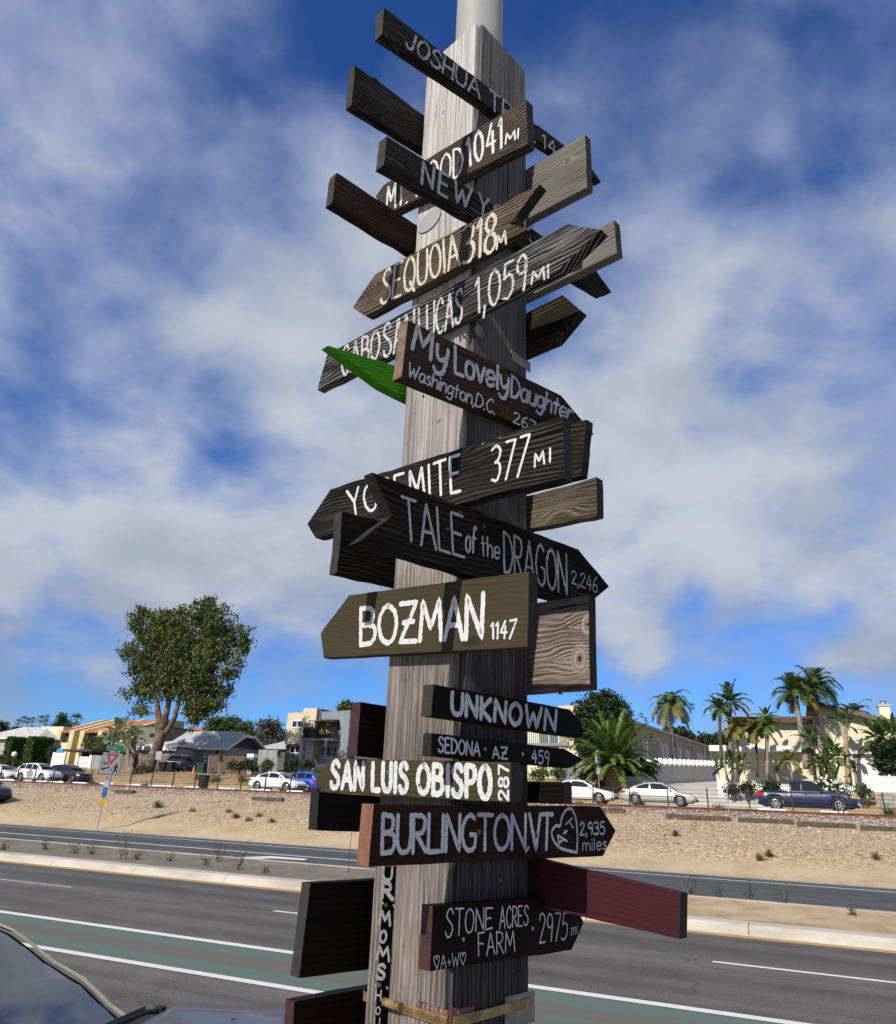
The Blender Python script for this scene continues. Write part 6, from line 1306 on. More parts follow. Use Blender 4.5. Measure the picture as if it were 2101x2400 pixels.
def fan_palm(label, px, py, r, Y, foot_py, leaf=L_palmd, group=None, name='fan_palm', nf=20, skirt=False):
    """a thin trunk with round fan leaves"""
    p = atY(px, py, Y); f = atY(px - (1225 - px)*0 , foot_py, Y); foot = Vector((p.x, Y, min(f.z, p.z - 1))); R_ = (atY(px + r, py, Y) - p).length
    t = thing(name, foot, label, 'palm tree', group); mb = MB(); mb.tube([foot, foot.lerp(p, .5), p], [R_*.11, R_*.085, R_*.08], 7); rel(mb, t).build('trunk', B_palm, t)
    mb = MB()
    for i in range(nf):
        a = i*2.4; el = 1.25 - (i + .5)/nf*2.0; d = Vector((cos(a)*cos(el), sin(a)*cos(el), sin(el))); c = p + d*R_*.55; sd = d.cross(zz); sd = sd.normalized() if sd.length > .05 else Vector((1, 0, 0)); u = sd.cross(d)
        for k in range(9):
            th = (k - 4)*.36; e = (d*cos(th) + sd*sin(th)).normalized(); w_ = (sd*cos(th) - d*sin(th))*R_*.036; mb.add([c - w_, c + w_, c + e*R_*.55 - zz*R_*.10 + w_*.3, c + e*R_*.55 - zz*R_*.10 - w_*.3], [(0, 1, 2, 3)])
        mb.quad(p - sd*R_*.02, p + sd*R_*.02, c + sd*R_*.02, c - sd*R_*.02)
    rel(mb, t).build('crown', leaf, t)
    return t
GP = 'fan palms along the far left skyline'
SKP = [(0,1699,7),(15,1701,8),(43,1693,6.5),(56,1687,7.5),(66,1690,6.5),(77,1688,6.5),(96,1686,8),(110,1683,6.5),(107,1694,6)]
WORDS = ['first','second','third','fourth','fifth','sixth','seventh','eighth','ninth','tenth','eleventh','twelfth','thirteenth','fourteenth','fifteenth','sixteenth']
for i, (px, py, r) in enumerate(SKP): fan_palm('tall thin fan palm, %s from the left on the far left skyline' % WORDS[i], px, py, r, 170 + i, 1735, group=GP)
fan_palm('broad fan palm just left of the townhouse roofs', 178, 1689, 15, 112, 1725, L_palmd, nf=20)
fan_palm('small fan palm, left one of a pair above the beige roof', 1504, 1677, 8, 130, 1720, L_palm); fan_palm('small fan palm, right one of a pair above the beige roof', 1514, 1687, 7, 131, 1722, L_palm)
fan_palm('tall fan palm with a dark thin trunk right of the yellowing palm', 1621, 1656, 11, 112, 1760, L_euc); fan_palm('tiny fan palm on the skyline right of the beige block', 1649, 1721, 7, 150, 1750); fan_palm('tiny palm crown over the cream flats left of the round tree', 1344, 1651, 8, 120, 1690, L_palm)
# the squat date palm beside the drive
L_date = leafmat('date_palm_leaf', (.055, .10, .020), (.11, .18, .035), (.20, .27, .07), trans=.4); Yp = 60.0; foot = atY(1437, 1848, Yp); top = atY(1440, 1795, Yp); foot.z = ground(Yp) - .1
cp_ = feather_palm('date_palm', 'huge squat date palm with a diamond patterned trunk by the small picket fence', foot, top, 84, 4.1, .95, L_date, B_boot, .62, .55, ll=.55, wl=.16, nl=28, up=1.45)
mb = MB()
for k in range(9):
    for j in range(11):
        a = (j + (k % 2)*.5)*2*pi/11; z = foot.z + .15 + k*(top.z - foot.z)/9; r = .62; c = Vector((foot.x + (top.x - foot.x)*(k/9) + r*cos(a), Yp + r*sin(a), z)); o = Vector((cos(a), sin(a), 0)); s_ = Vector((-sin(a), cos(a), 0))
        mb.add([c - s_*.15, c - zz*.08, c + s_*.15, c + zz*.10 + o*.16], [(0, 1, 3), (1, 2, 3), (0, 3, 2)])
rel(mb, cp_).build('leaf_bases', B_boot, cp_)
def fp(name, label, foot, top, Y, nf, L, droop, leaf, bark, r0, r1, **kw):
    a = atY(foot[0], foot[1], Y); b_ = atY(top[0], top[1], Y); a.z = min(a.z, b_.z - .5); return feather_palm(name, label, a, b_, nf, L, droop, leaf, bark, r0, r1, **kw)
fp('queen_palm', 'palm with drooping yellow lower fronds standing over the beige roof', (1576,1760), (1573,1655), 86, 30, 2.9, 2.4, L_palm, B_palm, .26, .18, ll=.9, wl=.12, nl=22, yel=12, up=1.3)
fp('queen_palm', 'tall palm, left one of the leaning pair before the cream house', (1892,1803), (1866,1628), 64.5, 28, 2.15, 2.0, L_palmd, B_palm, .26, .16, ll=.8, wl=.075, up=1.45, yel=3, lean=(-.06, 0, .1), nl=26)
fp('queen_palm', 'tall palm, right one of the leaning pair before the cream house', (1930,1800), (1906,1616), 66, 28, 2.35, 2.0, L_palmd, B_palm, .24, .15, ll=.85, wl=.075, up=1.4, lean=(.22, 0, .1), nl=26)
fp('king_palm', 'slim dark trunked palm at the left corner of the cream house', (1692,1800), (1687,1660), 67, 17, 1.5, 1.7, L_palmd, B_dark, .16, .12, ll=.55, wl=.12, up=1.3, nl=14)
fp('king_palm', 'slim palm with stiff dark fronds behind the left corner palm', (1712,1800), (1713,1646), 68, 17, 1.9, 1.2, L_palmd, B_palm, .16, .12, ll=.6, wl=.13, up=1.35, yel=3, nl=14)
fp('fishtail_palm', 'bushy yellow green palm, left one against the cream house wall', (1733,1815), (1728,1706), 65.5, 16, 1.3, 1.6, L_yell, B_dark, .12, .10, ll=.55, wl=.15, up=1.3, nl=14)
fp('fishtail_palm', 'bushy yellow green palm under the mansard, middle of the cream wall', (1776,1822), (1772,1712), 65, 16, 1.3, 1.5, L_yell, B_dark, .12, .10, ll=.55, wl=.15, up=1.3, nl=14)
fp('king_palm', 'slim palm in front of the mansard left of the tall pair', (1799,1824), (1800,1702), 64, 18, 1.35, 1.5, L_palm, B_palm, .14, .10, ll=.5, wl=.12, up=1.3, nl=12)
fp('pygmy_palm', 'small pale palm on a thin curved stem under the string course', (1858,1827), (1850,1785), 63, 22, 1.0, 1.4, L_yell, B_palm, .11, .09, ll=.35, wl=.06, up=1.4, nl=12)
fp('king_palm', 'dark palm crown peeping over the shed roof of the cream house', (2000,1740), (2003,1672), 79, 20, 2.0, 1.4, L_palmd, B_palm, .16, .12, ll=.65, wl=.12, up=1.2, nl=14)
# paddle leaved plants
def paddle_plant(label, foot, stems, Y, leaf=L_ban, name='banana_plant', cat='banana plant', n=9, L=1.5, w=.5, trunk=.10, bark=B_dark, spread=.8):
    f = atY(foot[0], foot[1], Y); f.z = ground(Y) - .05; t = thing(name, f, label, cat); mb = MB(); tr = MB()
    for px, py, sc_ in stems:
        p = atY(px, py, Y + rnd.uniform(-.5, .5)); tr.tube([Vector((f.x + rnd.uniform(-.25, .25), f.y, f.z)), f.lerp(p, .5) + Vector((rnd.uniform(-.1, .1), 0, 0)), p], [trunk*1.2, trunk, trunk*.6], 7)
        for i in range(n):
            a = i*2.39996 + rnd.uniform(-.3, .3); el = 1.35 - 1.5*(i + .5)/n; d = Vector((cos(a)*cos(el)*spread, sin(a)*cos(el)*spread, sin(el))).normalized(); pet = L*sc_*.35; b0 = p + d*pet; sd = d.cross(zz); sd = sd.normalized() if sd.length > .08 else Vector((1, 0, 0)); sd = (sd + rv(.25)).normalized()
            mb.quad(p - sd*.02, p + sd*.02, b0 + sd*.02, b0 - sd*.02)
            k = 6; v = Vector(d); q = Vector(b0); ctr = []
            for j in range(k + 1): ctr.append(Vector(q)); v = (v - zz*.16).normalized(); q = q + v*(L*sc_*.75/k)
            ws = [.12, .75, 1.0, .98, .85, .55, .06]
            vs = []
            for j in range(k + 1):
                ww = sd*w*sc_*.5*ws[j]; vs += [ctr[j] - ww + zz*.06*ws[j], ctr[j], ctr[j] + ww + zz*.06*ws[j]]
            mb.add(vs, [(3*j + m_, 3*j + m_ + 1, 3*j + m_ + 4, 3*j + m_ + 3) for j in range(k) for m_ in (0, 1)])
    rel(tr, t).build('trunk', bark, t); rel(mb, t).build('leaves', leaf, t); return t
paddle_plant('tall paddle leaved plant with dark brown stems left of the big tree', (262,1800), [(262,1740,1.0),(280,1722,1.15),(290,1745,.9)], 66, L_banp, n=13, L=1.9, w=.7, trunk=.2, bark=B_palm)
paddle_plant('shorter pale paddle leaved plant on a shaggy trunk, nearest the big tree', (305,1803), [(308,1738,1.0),(318,1728,.9),(300,1752,.8)], 65, L_banp, n=13, L=1.6, w=.6, trunk=.28, bark=B_palm)
paddle_plant('paddle leaved clump at the left corner of the cream house', (1716,1826), [(1700,1802,1.0),(1716,1796,1.1),(1740,1800,.9)], 62.5, n=10, L=1.35, w=.34)
paddle_plant('tall paddle leaved plant with upright leaves before the mansard', (1798,1820), [(1797,1690,.9)], 66.5, n=9, L=1.5, w=.42)
paddle_plant('narrow paddle leaved plant between the two tall leaning palms', (1905,1810), [(1900,1740,1.0),(1908,1755,.8)], 63.5, n=8, L=1.5, w=.42)
paddle_plant('large paddle leaved clump under the string course of the cream house', (1950,1826), [(1935,1790,1.1),(1952,1775,1.3),(1968,1790,1.1),(1925,1805,.9)], 62, n=11, L=1.2, w=.36)
paddle_plant('fan shaped paddle leaved tree on a brown trunk before the shed roofed wing', (1985,1800), [(1982,1700,1.25)], 64.5, n=18, L=1.15, w=.34, trunk=.2, bark=B_boot, spread=.75)
paddle_plant('broad paddle leaved tree at the right edge beside the garage door', (2085,1812), [(2066,1742,1.3),(2096,1736,1.4)], 63.5, n=24, L=1.4, w=.36, trunk=.2, bark=B_boot)
tree('round_tree', 'dark shrubby tree at the right edge under the broad paddle leaves', 'tree', 62.5, [(2085,1775,26),(2065,1755,20),(2100,1750,24),(2095,1800,20),(2070,1795,14)], 3000, L_dark, .3, .16, [[(2088,1835,.16),(2086,1775,.1)]], B_dark, clump=.25)
# yuccas, aloes and agaves
def spiky(label, px, py, r, Y, foot_py=None, leaf=L_agave, n=46, name='yucca', cat='yucca', lo=-.3, w=.05):
    p = atY(px, py, Y); R_ = (atY(px + r, py, Y) - p).length; g = ground(Y); f = Vector((p.x, Y, g - .05)); t = thing(name, f, label, cat)
    if p.z - g > .5: mb = MB(); mb.tube([f, p], [.11, .08], 7); rel(mb, t).build('trunk', B_palm, t)
    else: p.z = max(p.z, g + .05)
    mb = MB()
    for i in range(n):
        a = i*2.39996; el = 1.45 - (1.45 - lo)*(i + .5)/n; d = Vector((cos(a)*cos(el), sin(a)*cos(el), sin(el))); sd = d.cross(zz).normalized()*max(w, R_*.07); l = R_*rnd.uniform(.85, 1.15); m_ = p + d*l*.55; tip = p + d*l - zz*l*.12
        mb.add([p - sd*.6, p + sd*.6, m_ + sd, m_ - sd, tip], [(0, 1, 2, 3), (3, 2, 4)])
    rel(mb, t).build('leaves', leaf, t); return t
for a in (('dark aloe tree on a pale stem right of the grey pillar', 654,1768,11,61.5),('smaller aloe tree above the tip of the SAN LUIS OBISPO board', 741,1776,9,61.5),('aloe tree on a thin stem before the brown board fence', 518,1780,10,62),('spiky dark yucca beside the white garage door', 2004,1803,17,62.5),('round spiky yucca under the lower cream wall', 1822,1806,17,62),('yucca on a stem by the tip of the SEDONA board', 1347,1800,12,61),): spiky(*a, lo=-.7)
spiky('blue agave in front of the green bin', 498, 1806, 8, 60.5, leaf=L_blue, name='agave', cat='agave', n=22, w=.07); spiky('blue agave right of the dry grass clumps', 524, 1815, 8, 59.5, leaf=L_blue, name='agave', cat='agave', n=22, w=.07); spiky('grey agave left of the white sedan', 608, 1809, 6, 60, leaf=L_blue, name='agave', cat='agave', n=20, w=.07)
# shrubs and grasses on the bank
for a in (('bronze leaved shrub, left one before the brown board fence', 548,1790,10,62,L_olive),('mid green shrub, second one before the brown board fence', 562,1794,10,61.5,L_mid),('dark rounded shrub left of the white capped pillar', 580,1790,12,61,L_dark),('dark green rounded shrub under the white capped pillar', 592,1795,10,60.5,L_dark),('pale grassy shrub spreading left of the aloe tree', 626,1790,12,61.5,L_weed),('dark red tipped shrub left of the blue hatchback', 690,1789,15,60.5,L_dark),('dark clipped shrub right of the red tipped shrub', 722,1788,12,60.5,L_dark),('olive shrub spilling over the bank by the speed sign', 1378,1812,18,60,L_weed),('leafy green hedge bank under the SEDONA board', 1265,1808,22,60.5,L_hedge),('leafy green bush left of the yucca by the SEDONA board', 1310,1808,18,60.5,L_hedge),('brown flowered shrub at the left end of the long picket fence', 1718,1850,14,57.9,L_olive),('dark green shrub second along the long picket fence', 1752,1845,16,57.9,L_dark),('broad dark shrub behind the bed of the pickup', 1808,1840,18,58.0,L_dark),('twiggy shrub by the fence right of the pickup', 2022,1852,13,57.8,L_weed),('scrubby bush at the foot of the big pale trunk', 335,1800,16,61.5,L_weed),('sparse brown bush right of the scrubby one', 322,1810,10,60.5,L_olive)):
    bush(*a, n=700)
fb = bush('round bush covered in white flowers behind the pickup cab', 1945, 1842, 22, 58.0, L_hedge, 1100, blobs=[(1925,1838,15),(1945,1834,16),(1965,1844,15),(1980,1850,10),(1910,1846,9)])
mb = MB()
for c, r in pxblobs([(1925,1838,16),(1945,1834,17),(1965,1844,16),(1980,1850,11),(1910,1844,9)], 57.7, .3):
    for _ in range(16): d = rv().normalized(); d.y = -abs(d.y); leafquad(mb, c + d*r, .22, .2)
rel(mb, fb).build('flowers', plain('white_petals', (.75, .75, .72), .8), fb)
def grass(label, px, py, r, Y, leaf=L_grass, n=90, group=None, name='grass_clump', cat='grass', g=None, h=None):
    p = atY(px, py, Y); z = ground(Y) if g is None else g; R_ = (atY(px + r, py, Y) - p).length; t = thing(name, (p.x, Y, z - .02), label, cat, group); mb = MB(); H = h or R_
    for _ in range(n):
        a = rnd.uniform(0, 6.3); e = rnd.uniform(.25, 1.3); b0 = Vector((p.x + rnd.gauss(0, R_*.3), Y + rnd.gauss(0, R_*.25), z - .02)); d = Vector((cos(a)*cos(e), sin(a)*cos(e), sin(e)))*H*rnd.uniform(.7, 1.25); s_ = Vector((-sin(a), cos(a), 0))*H*.022
        m_ = b0 + d*.6 + zz*H*.1; tip = b0 + d - zz*H*.08; mb.add([b0 - s_, b0 + s_, m_ + s_, m_ - s_, tip], [(0, 1, 2, 3), (3, 2, 4)])
    o = mb.build(name, leaf, None); bpy.data.objects.remove(t); me = o.data
    L_ = Vector((p.x, Y, z - .02)); me.transform(Matrix.Translation(-L_)); o.location = L_; return tag(o, label, cat, group)
for a in (('pale grass clump left of the black trash can on the bank',468,1816,13,59),('large dry grass clump behind the black trash can',505,1820,15,58.6),('dry grass clump on the bank below the brown board fence',569,1817,13,59),('dry grass clump left of the white sedan',590,1822,9,58.6),('wispy grass tuft under the leafy hedge bank',1270,1826,16,58.8),('wispy grass tuft left of the speed sign',1380,1828,16,58.6)): grass(*a, n=160)
grass('green weeds between the champagne sedan and the rails', 1500, 1884, 16, 45.3, L_weed, 160, h=.55); grass('green weeds by the rails at the right edge', 2085, 1898, 24, 45.4, L_weed, 170, h=.6); grass('dry weeds by the rails right of the champagne sedan', 1685, 1886, 20, 45.4, L_grass, 150, h=.45); grass('dry weeds by the rails left of the white half hidden sedan', 1360, 1880, 18, 45.3, L_grass, 130, h=.4)
grass('low green weeds along the rails right of the yield sign', 342, 1834, 10, 45.3, L_weed, 90, h=.5)
# weeds on the sandy bank and along the median
GW = 'weeds on the sandy bank and the median'
for i, (px, py, r, Y) in enumerate(((375,1872,17,34.6),(555,1897,11,33.0),(610,1893,12,33.4),(538,1889,9,34.2),(585,1905,8,32.6),(455,1885,8,33.8),(640,1903,8,32.6),(1585,1962,9,34.5),(1803,1995,8,32.2),(1780,2002,7,31.8),(2050,1990,8,32.6))):
    grass('%s low weed tuft, %s from the left on the sandy bank' % ('green' if i in (0, 1, 2, 7, 8) else 'dry', WORDS[[0,1,2,3,4,5,6,7,8,9,10][sorted(range(11), key=lambda k: [375,555,610,538,585,455,640,1585,1803,1780,2050][k]).index(i)]]), px, py, r, Y, L_weed if i in (0, 1, 2, 7, 8) else L_grass, 120, group=GW, name='weed', cat='weed', h=.3 if i else .45)
def weed(label, px, py, Y, h, n=6):
    p = atZ(px, py, .12); Y = p.y; t = MB()
    for k in range(n):
        a = rnd.uniform(0, 6.3); q = Vector((p.x + rnd.uniform(-.08, .08), p.y + rnd.uniform(-.08, .08), .06)); d = Vector((cos(a)*.35, sin(a)*.35, 1)).normalized(); l = h*rnd.uniform(.5, 1.1); pts = [q + d*l*j/4 + rv(.012) for j in range(5)]; t.tube(pts, [.007, .006, .005, .004, .003], 4)
        for j in range(9): leafquad(t, pts[1 + j % 4] + rv(.03), .07, .03)
    L_ = Vector((p.x, p.y, .06)); o = t.build('weed', L_weed, None, loc=L_); tag(o, label, 'weed', GW)
for i, (px, py, h) in enumerate(((10,1990,.35),(105,1988,.40),(175,1998,.38),(212,2000,.4),(290,2012,.95),(322,2012,.3),(400,2018,.25),(480,2026,.35),(512,2018,.75),(560,2035,.85),(620,2044,.25))):
    weed('wiry weed, %s from the left in the grey soil of the median' % WORDS[i], px, py, 19, h, 7)
for i, (px, py, h) in enumerate(((1622,2098,.55),(1682,2102,.45),(1760,2108,.60),(1838,2122,.62),(2000,2145,.35))):
    weed('dry stalk weed, %s from the left on the sandy median at right' % WORDS[i], px, py, 19, h, 6)

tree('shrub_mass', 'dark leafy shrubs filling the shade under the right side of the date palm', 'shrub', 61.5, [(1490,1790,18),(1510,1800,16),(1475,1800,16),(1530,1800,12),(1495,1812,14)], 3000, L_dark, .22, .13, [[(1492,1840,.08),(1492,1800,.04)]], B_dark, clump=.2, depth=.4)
bush('mixed green scrub on the bank between the speed sign and the date palm', 1412, 1826, 15, 60.6, L_weed, 700)
# ------------------------------------------------------------------ fences, signs and street things
def thing_at(px, py, Y, name, label, cat, group=None, g=None): p = atY(px, py, Y); return thing(name, (p.x, Y, ground(Y) if g is None else g), label, cat, group)
# post and cable fence beside the track
fx = list(np.arange(-64, 9, 2.13)); Yf = 45.6; t = thing('rail_fence', (-30, Yf, 1.98), 'rusty post and cable fence between the track and the far street', 'fence')
for x in fx:
    mb = MB(); a = rnd.uniform(-.02, .02); b_ = rnd.uniform(-.04, .04); w = .036
    mb.prism([(x - w, Yf - w, 1.9), (x + w, Yf - w, 1.9), (x + w, Yf + w, 1.9), (x - w, Yf + w, 1.9)], (a, b_, 1.28)); rel(mb, t).build('post', M_rust, t)
for z in (2.25, 2.45, 2.65, 2.85, 3.05):
    mb = MB(); pts = []
    for x in fx:
        pts.append((x, Yf - .065, z)); pts.append((x + 1.06, Yf - .065, z - .012))
    mb.tube(pts, .012, 4); rel(mb, t).build('cable', M_darkm, t)
# concrete wheel stops
GS2 = 'concrete wheel stops along the far street'
stops = [(0,35),(60,110),(116,150),(172,206),(236,268),(300,332),(338,412),(436,468),(516,554),(590,637),(675,712),(1770,1836),(1914,1976)]
for i, (a, b_) in enumerate(stops):
    x0, x1 = XatY(a, 46.9, 1835), XatY(b_, 46.9, 1835); mb = MB(); mb.prism([(x0, 46.8, 2.09), (x0, 46.84, 2.23), (x0, 46.98, 2.23), (x0, 47.02, 2.09)], (x1 - x0, 0, 0))
    tag(mb.build('wheel_stop', S_white, loc=(x0, 46.9, 2.09)), 'white concrete wheel stop, %s from the left beyond the cable fence' % WORDS[i], 'wheel stop', GS2)
# timbers lying on the stones
for i, (a, b_, ya, yb, Y) in enumerate(((1562,1712,1917,1931,38.1),(1730,1863,1922,1938,38.0),(1869,2008,1934,1945,37.7),(2018,2110,1941,1951,37.4),(1425,1465,1906,1909,38.9),(590,660,1872,1874,38.0),(268,308,1859,1862,38.3),(1390,1420,1905,1908,38.8))):
    p, q = atY(a, ya, Y), atY(b_, yb, Y); z = ground(Y); mb = MB(); d = Vector((q.x - p.x, rnd.uniform(-.1, .1), 0)); o = Vector((p.x, Y, z - .05)); mb.prism([o, o + Vector((0, .24, 0)), o + Vector((0, .24, .27)), o + Vector((0, 0, .25))], d)
    tag(mb.build('railroad_tie', B_dark, loc=o), 'old timber tie on the stones, %s' % ('left end of the row at right','second of the row at right','third of the row at right','right end of the row, cut by the edge','short one left of the row at right','long one below the white sedan','short one right of the yield sign','shortest one beside the BURLINGTON board')[i], 'timber', 'timber ties lying on the railway bank')
# picket fences
def pickets(label, P0, P1, h, n, name='picket_fence', wd=.075):
    P0, P1 = Vector(P0), Vector(P1); t = thing(name, P0, label, 'fence'); d = (P1 - P0); u = Vector((d.x, d.y, 0)).normalized(); nn = Vector((-u.y, u.x, 0)); mb = MB()
    for i in range(n):
        c = P0 + d*((i + .5)/n); a = c - u*wd/2; b_ = c + u*wd/2; mb.prism([a, b_, b_ + zz*(h - .08), c + zz*h, a + zz*(h - .08)], nn*.02)
    rel(mb, t).build('pickets', S_wpaint, t); tag(t.children[0], kind='stuff') if n > 100 else None
    for z in (.25, h - .35):
        mb = MB(); mb.prism([P0 + zz*z + nn*.021, P1 + zz*z + nn*.021, P1 + zz*(z + .09) + nn*.021, P0 + zz*(z + .09) + nn*.021], nn*.04); rel(mb, t).build('rail', S_wpaint, t)
    for k in range(0, n + 1, 14):
        c = P0 + d*(k/n) + nn*.065; mb = MB(); mb.prism([c - u*.06, c + u*.06, c + u*.06 + nn*.1, c - u*.06 + nn*.1], (0, 0, h + .06)); rel(mb, t).build('post', S_wpaint, t)
    return t
a = atY(1692, 1857, 58.9); b_ = atY(2036, 1870, 58.9); zg = 2.72
pickets('long white picket fence behind the pickup truck', (a.x, 58.9, zg), (b_.x, 58.9, zg + .05), 1.15, 72)
pickets('short return of white picket fence climbing beside the drive', (a.x - .05, 59.0, zg), (a.x - .4, 62.5, 3.5), 1.15, 20)
c = atY(2036, 1850, 58.6); e = atY(2140, 1850, 58.6); wz = atY(2060, 1857, 58.6).z
pickets('higher white picket fence on the stone wall at right edge', (c.x, 58.62, wz), (e.x, 58.62, wz), 1.05, 26)
mb = MB(); mb.box(c.x + .3, 58.35, 2.0, e.x, 58.9, wz - .02); sw = mb.build('stone_wall', plain('pale_block_stone', (.34, .30, .24), .9, .4, 5, .5, 12, dirt=(.2, .17, .13)), loc=(c.x, 58.6, 2.1)); tag(sw, 'low pale stone wall under the higher picket fence at right', 'wall')
a = atY(1462, 1841, 60.8); b_ = atY(1527, 1843, 60.8); pickets('small white picket fence between the date palm and the drive', (a.x, 60.8, 3.15), (b_.x, 60.8, 3.2), 1.05, 17)
# board fences by the bungalow
def boardfence(label, x0, x1, Y, z0, z1, mat, cat='fence'):
    mb = MB(); n = max(1, int((x1 - x0)/2.4))
    for i in range(n): xa, xb = x0 + (x1 - x0)*i/n, x0 + (x1 - x0)*(i+1)/n; mb.box(xa, Y, z0, xb - .01, Y + .04, z1 + rnd.uniform(-.04, .04))
    t = thing('board_fence', (x0, Y, z0), label, cat); rel(mb, t).build('boards', mat, t); ps = MB()
    for i in range(n + 1): xa = x0 + (x1 - x0)*i/n; p = MB(); p.box(xa - .06, Y + .045, z0, xa + .06, Y + .16, z1 + .08); rel(p, t).build('post', B_dark, t)
    return t
Y = 65.5; boardfence('weathered vertical board fence behind the pale tree trunk', XatY(268, Y, 1790), XatY(408, Y, 1790), Y, ground(Y) - .3, zpx(340, 1770, Y), F_brown)
Y = 64.5; boardfence('dark brown board fence below the clipped gable', XatY(492, Y, 1780), XatY(582, Y, 1780), Y, ground(Y) - .3, zpx(540, 1771, Y), F_dark)
Y = 66; boardfence('tall grey brown board fence left of the apartment house', XatY(605, Y, 1775), XatY(650, Y, 1775), Y, ground(Y) - .3, zpx(620, 1757, Y), F_grey)
Y = 69; boardfence('grey board fence right of the white gate', XatY(214, Y, 1790), XatY(236, Y, 1790), Y, ground(Y) - .3, zpx(225, 1771, Y), F_grey)
t = thing_at(196, 1790, 69, 'gate', 'white framed gate at the carport beside the box hedges', 'gate')
for px0, px1, py in ((178,182,1770),(208,214,1770)):
    mb = MB(); mb.box(XatY(px0, 69, 1790), 68.9, ground(69) - .2, XatY(px1, 69, 1790), 69.1, zpx(px0, py, 69)); rel(mb, t).build('gate_post', S_white, t)
mb = MB(); x0, x1 = XatY(184, 69, 1790), XatY(206, 69, 1790); z1 = zpx(195, 1774, 69); z0 = ground(69) + .1
for i in range(12): xa = x0 + (x1 - x0)*i/11; mb.box(xa - .05, 68.98, z0, xa + .05, 69.02, z1)
for z in (z0, (z0 + z1)/2, z1 - .1): mb.box(x0, 68.95, z, x1, 68.979, z + .12)
rel(mb, t).build('gate_leaf', S_white, t)
# carport slab behind the sign board
Y = 72; x0, x1 = XatY(132, Y, 1760), XatY(214, Y, 1760); t = thing('carport', (x0, Y, ground(Y)), 'flat dark carport roof behind the white sign board and gate', 'carport'); z1 = zpx(170, 1756, Y)
mb = MB(); mb.box(x0, Y, z1 - .25, x1, Y + 6, z1); rel(mb, t).build('roof', M_darkm, t); mb = MB(); mb.box(x0, Y + 5.8, ground(Y) - .2, x1, Y + 5.99, z1 - .251); rel(mb, t).build('back_wall', H_slate, t)
for xa in (x0 + .2, x1 - .3): mb = MB(); mb.box(xa, Y + .1, ground(Y) - .2, xa + .12, Y + .22, z1 - .251); rel(mb, t).build('post', M_darkm, t)
# white sign board with a blue wave emblem
Y = 62; t = thing_at(137, 1800, Y, 'sign_board', 'white sign board topped with a blue wave emblem, before the hedges', 'sign'); x0, x1 = XatY(122, Y, 1775), XatY(152, Y, 1775); z0, z1 = zpx(137, 1788, Y), zpx(137, 1764, Y)
mb = MB(); mb.box(x0, Y, ground(Y) - .2, x1, Y + .2, z1); rel(mb, t).build('panel', S_white, t)
ew = MB(); cx = (x0 + x1)/2
for k, (r0, r1, zc) in enumerate(((.34, .52, .02), (.10, .26, .05))): ew.prism([(cx + r1*cos(a)*1.1, Y - .03, z1 - .10 + zc + r1*sin(a)) for a in np.linspace(.1, pi - .1, 14)] + [(cx + r0*cos(a)*1.1, Y - .03, z1 - .10 + zc + r0*sin(a)) for a in np.linspace(pi - .1, .1, 14)], (0, .1, 0))
rel(ew, t).build('emblem', plain('sea_blue_paint', (.07, .33, .52), .5), t)
ln = MB()
for i in range(9): xa = x0 + .3 + i*(x1 - x0 - .6)/9; ln.box(xa, Y - .012, z0 + .55 + .05*sin(i*2.1), xa + .10, Y - .002, z0 + .72 + .06*sin(i*1.7))
rel(ln, t).build('faded_writing', plain('faded_pink_paint', (.55, .36, .36), .6), t)
# globe lamp
t = thing_at(33, 1795, 62, 'globe_lamp', 'white globe lamp on a short dark post before the box hedges', 'lamp'); p = atY(33.5, 1768, 62); mb = MB(); mb.lathe([(.30*sin(a), -.30*cos(a)) for a in np.linspace(.02, pi - .02, 12)], 16, Matrix.Translation(p)); rel(mb, t).build('globe', plain('opal_glass', (.78, .77, .74), .25), t, smooth=True); mb = MB(); mb.tube([(p.x, 62, ground(62) - .1), (p.x, 62, p.z - .31)], .07, 8); rel(mb, t).build('pole', M_darkm, t)
# signs
def txt(mb, s_, origin, ux, uz, h, w=.16, gap=.16, off=None):
    st, W = strokes(s_, gap)
    for k in st:
        P_ = [origin + ux*(x*h) + uz*(y*h) for x, y in k]
        for a, b_ in zip(P_, P_[1:]):
            d = (b_ - a).normalized() if (b_ - a).length > 1e-6 else ux; n_ = d.cross(off).normalized()*w*h*.5; e = d*w*h*.25; mb.add([a - n_ - e, b_ - n_ + e, b_ + n_ + e, a + n_ - e], [(0, 1, 2, 3)])
    return W*h
K_black = plain('sign_black', (.02, .02, .02), .6); K_red = plain('sign_red', (.40, .02, .03), .6); K_white = plain('sign_white', (.30, .30, .31), .5, .08, 3); K_green = plain('sign_green', (.01, .17, .12), .5, .08, 3)
K_yel = plain('sign_yellow', (.72, .38, .02), .5, .06, 3); K_lime = plain('sign_lime', (.50, .62, .03), .5, .06, 3); K_blue = plain('sign_blue', (.03, .14, .36), .5, .3, 12, dirt=(.35, .4, .45))
foot = atZ(228, 1938, .18); Ys = foot.y
fwd = Vector((-foot.x, -foot.y, 0)).normalized(); SF = foot
def sp(px, py, dy=0.0): r = ray(px, py); k = (SF - Vector((0, 0, EYE))).dot(fwd)/r.dot(fwd); return r*k + zz*EYE - fwd*dy
top = sp(268, 1748)
t = thing('road_sign', foot, 'leaning yield here to pedestrians sign under a green Phoebe street name plate', 'road sign')
mb = MB(); mb.tube([foot - zz*.2, top], .035, 8); rel(mb, t).build('pole', M_steel, t)
axs = (top - foot).normalized(); uz = (axs - fwd*axs.dot(fwd)).normalized(); ux = uz.cross(fwd)
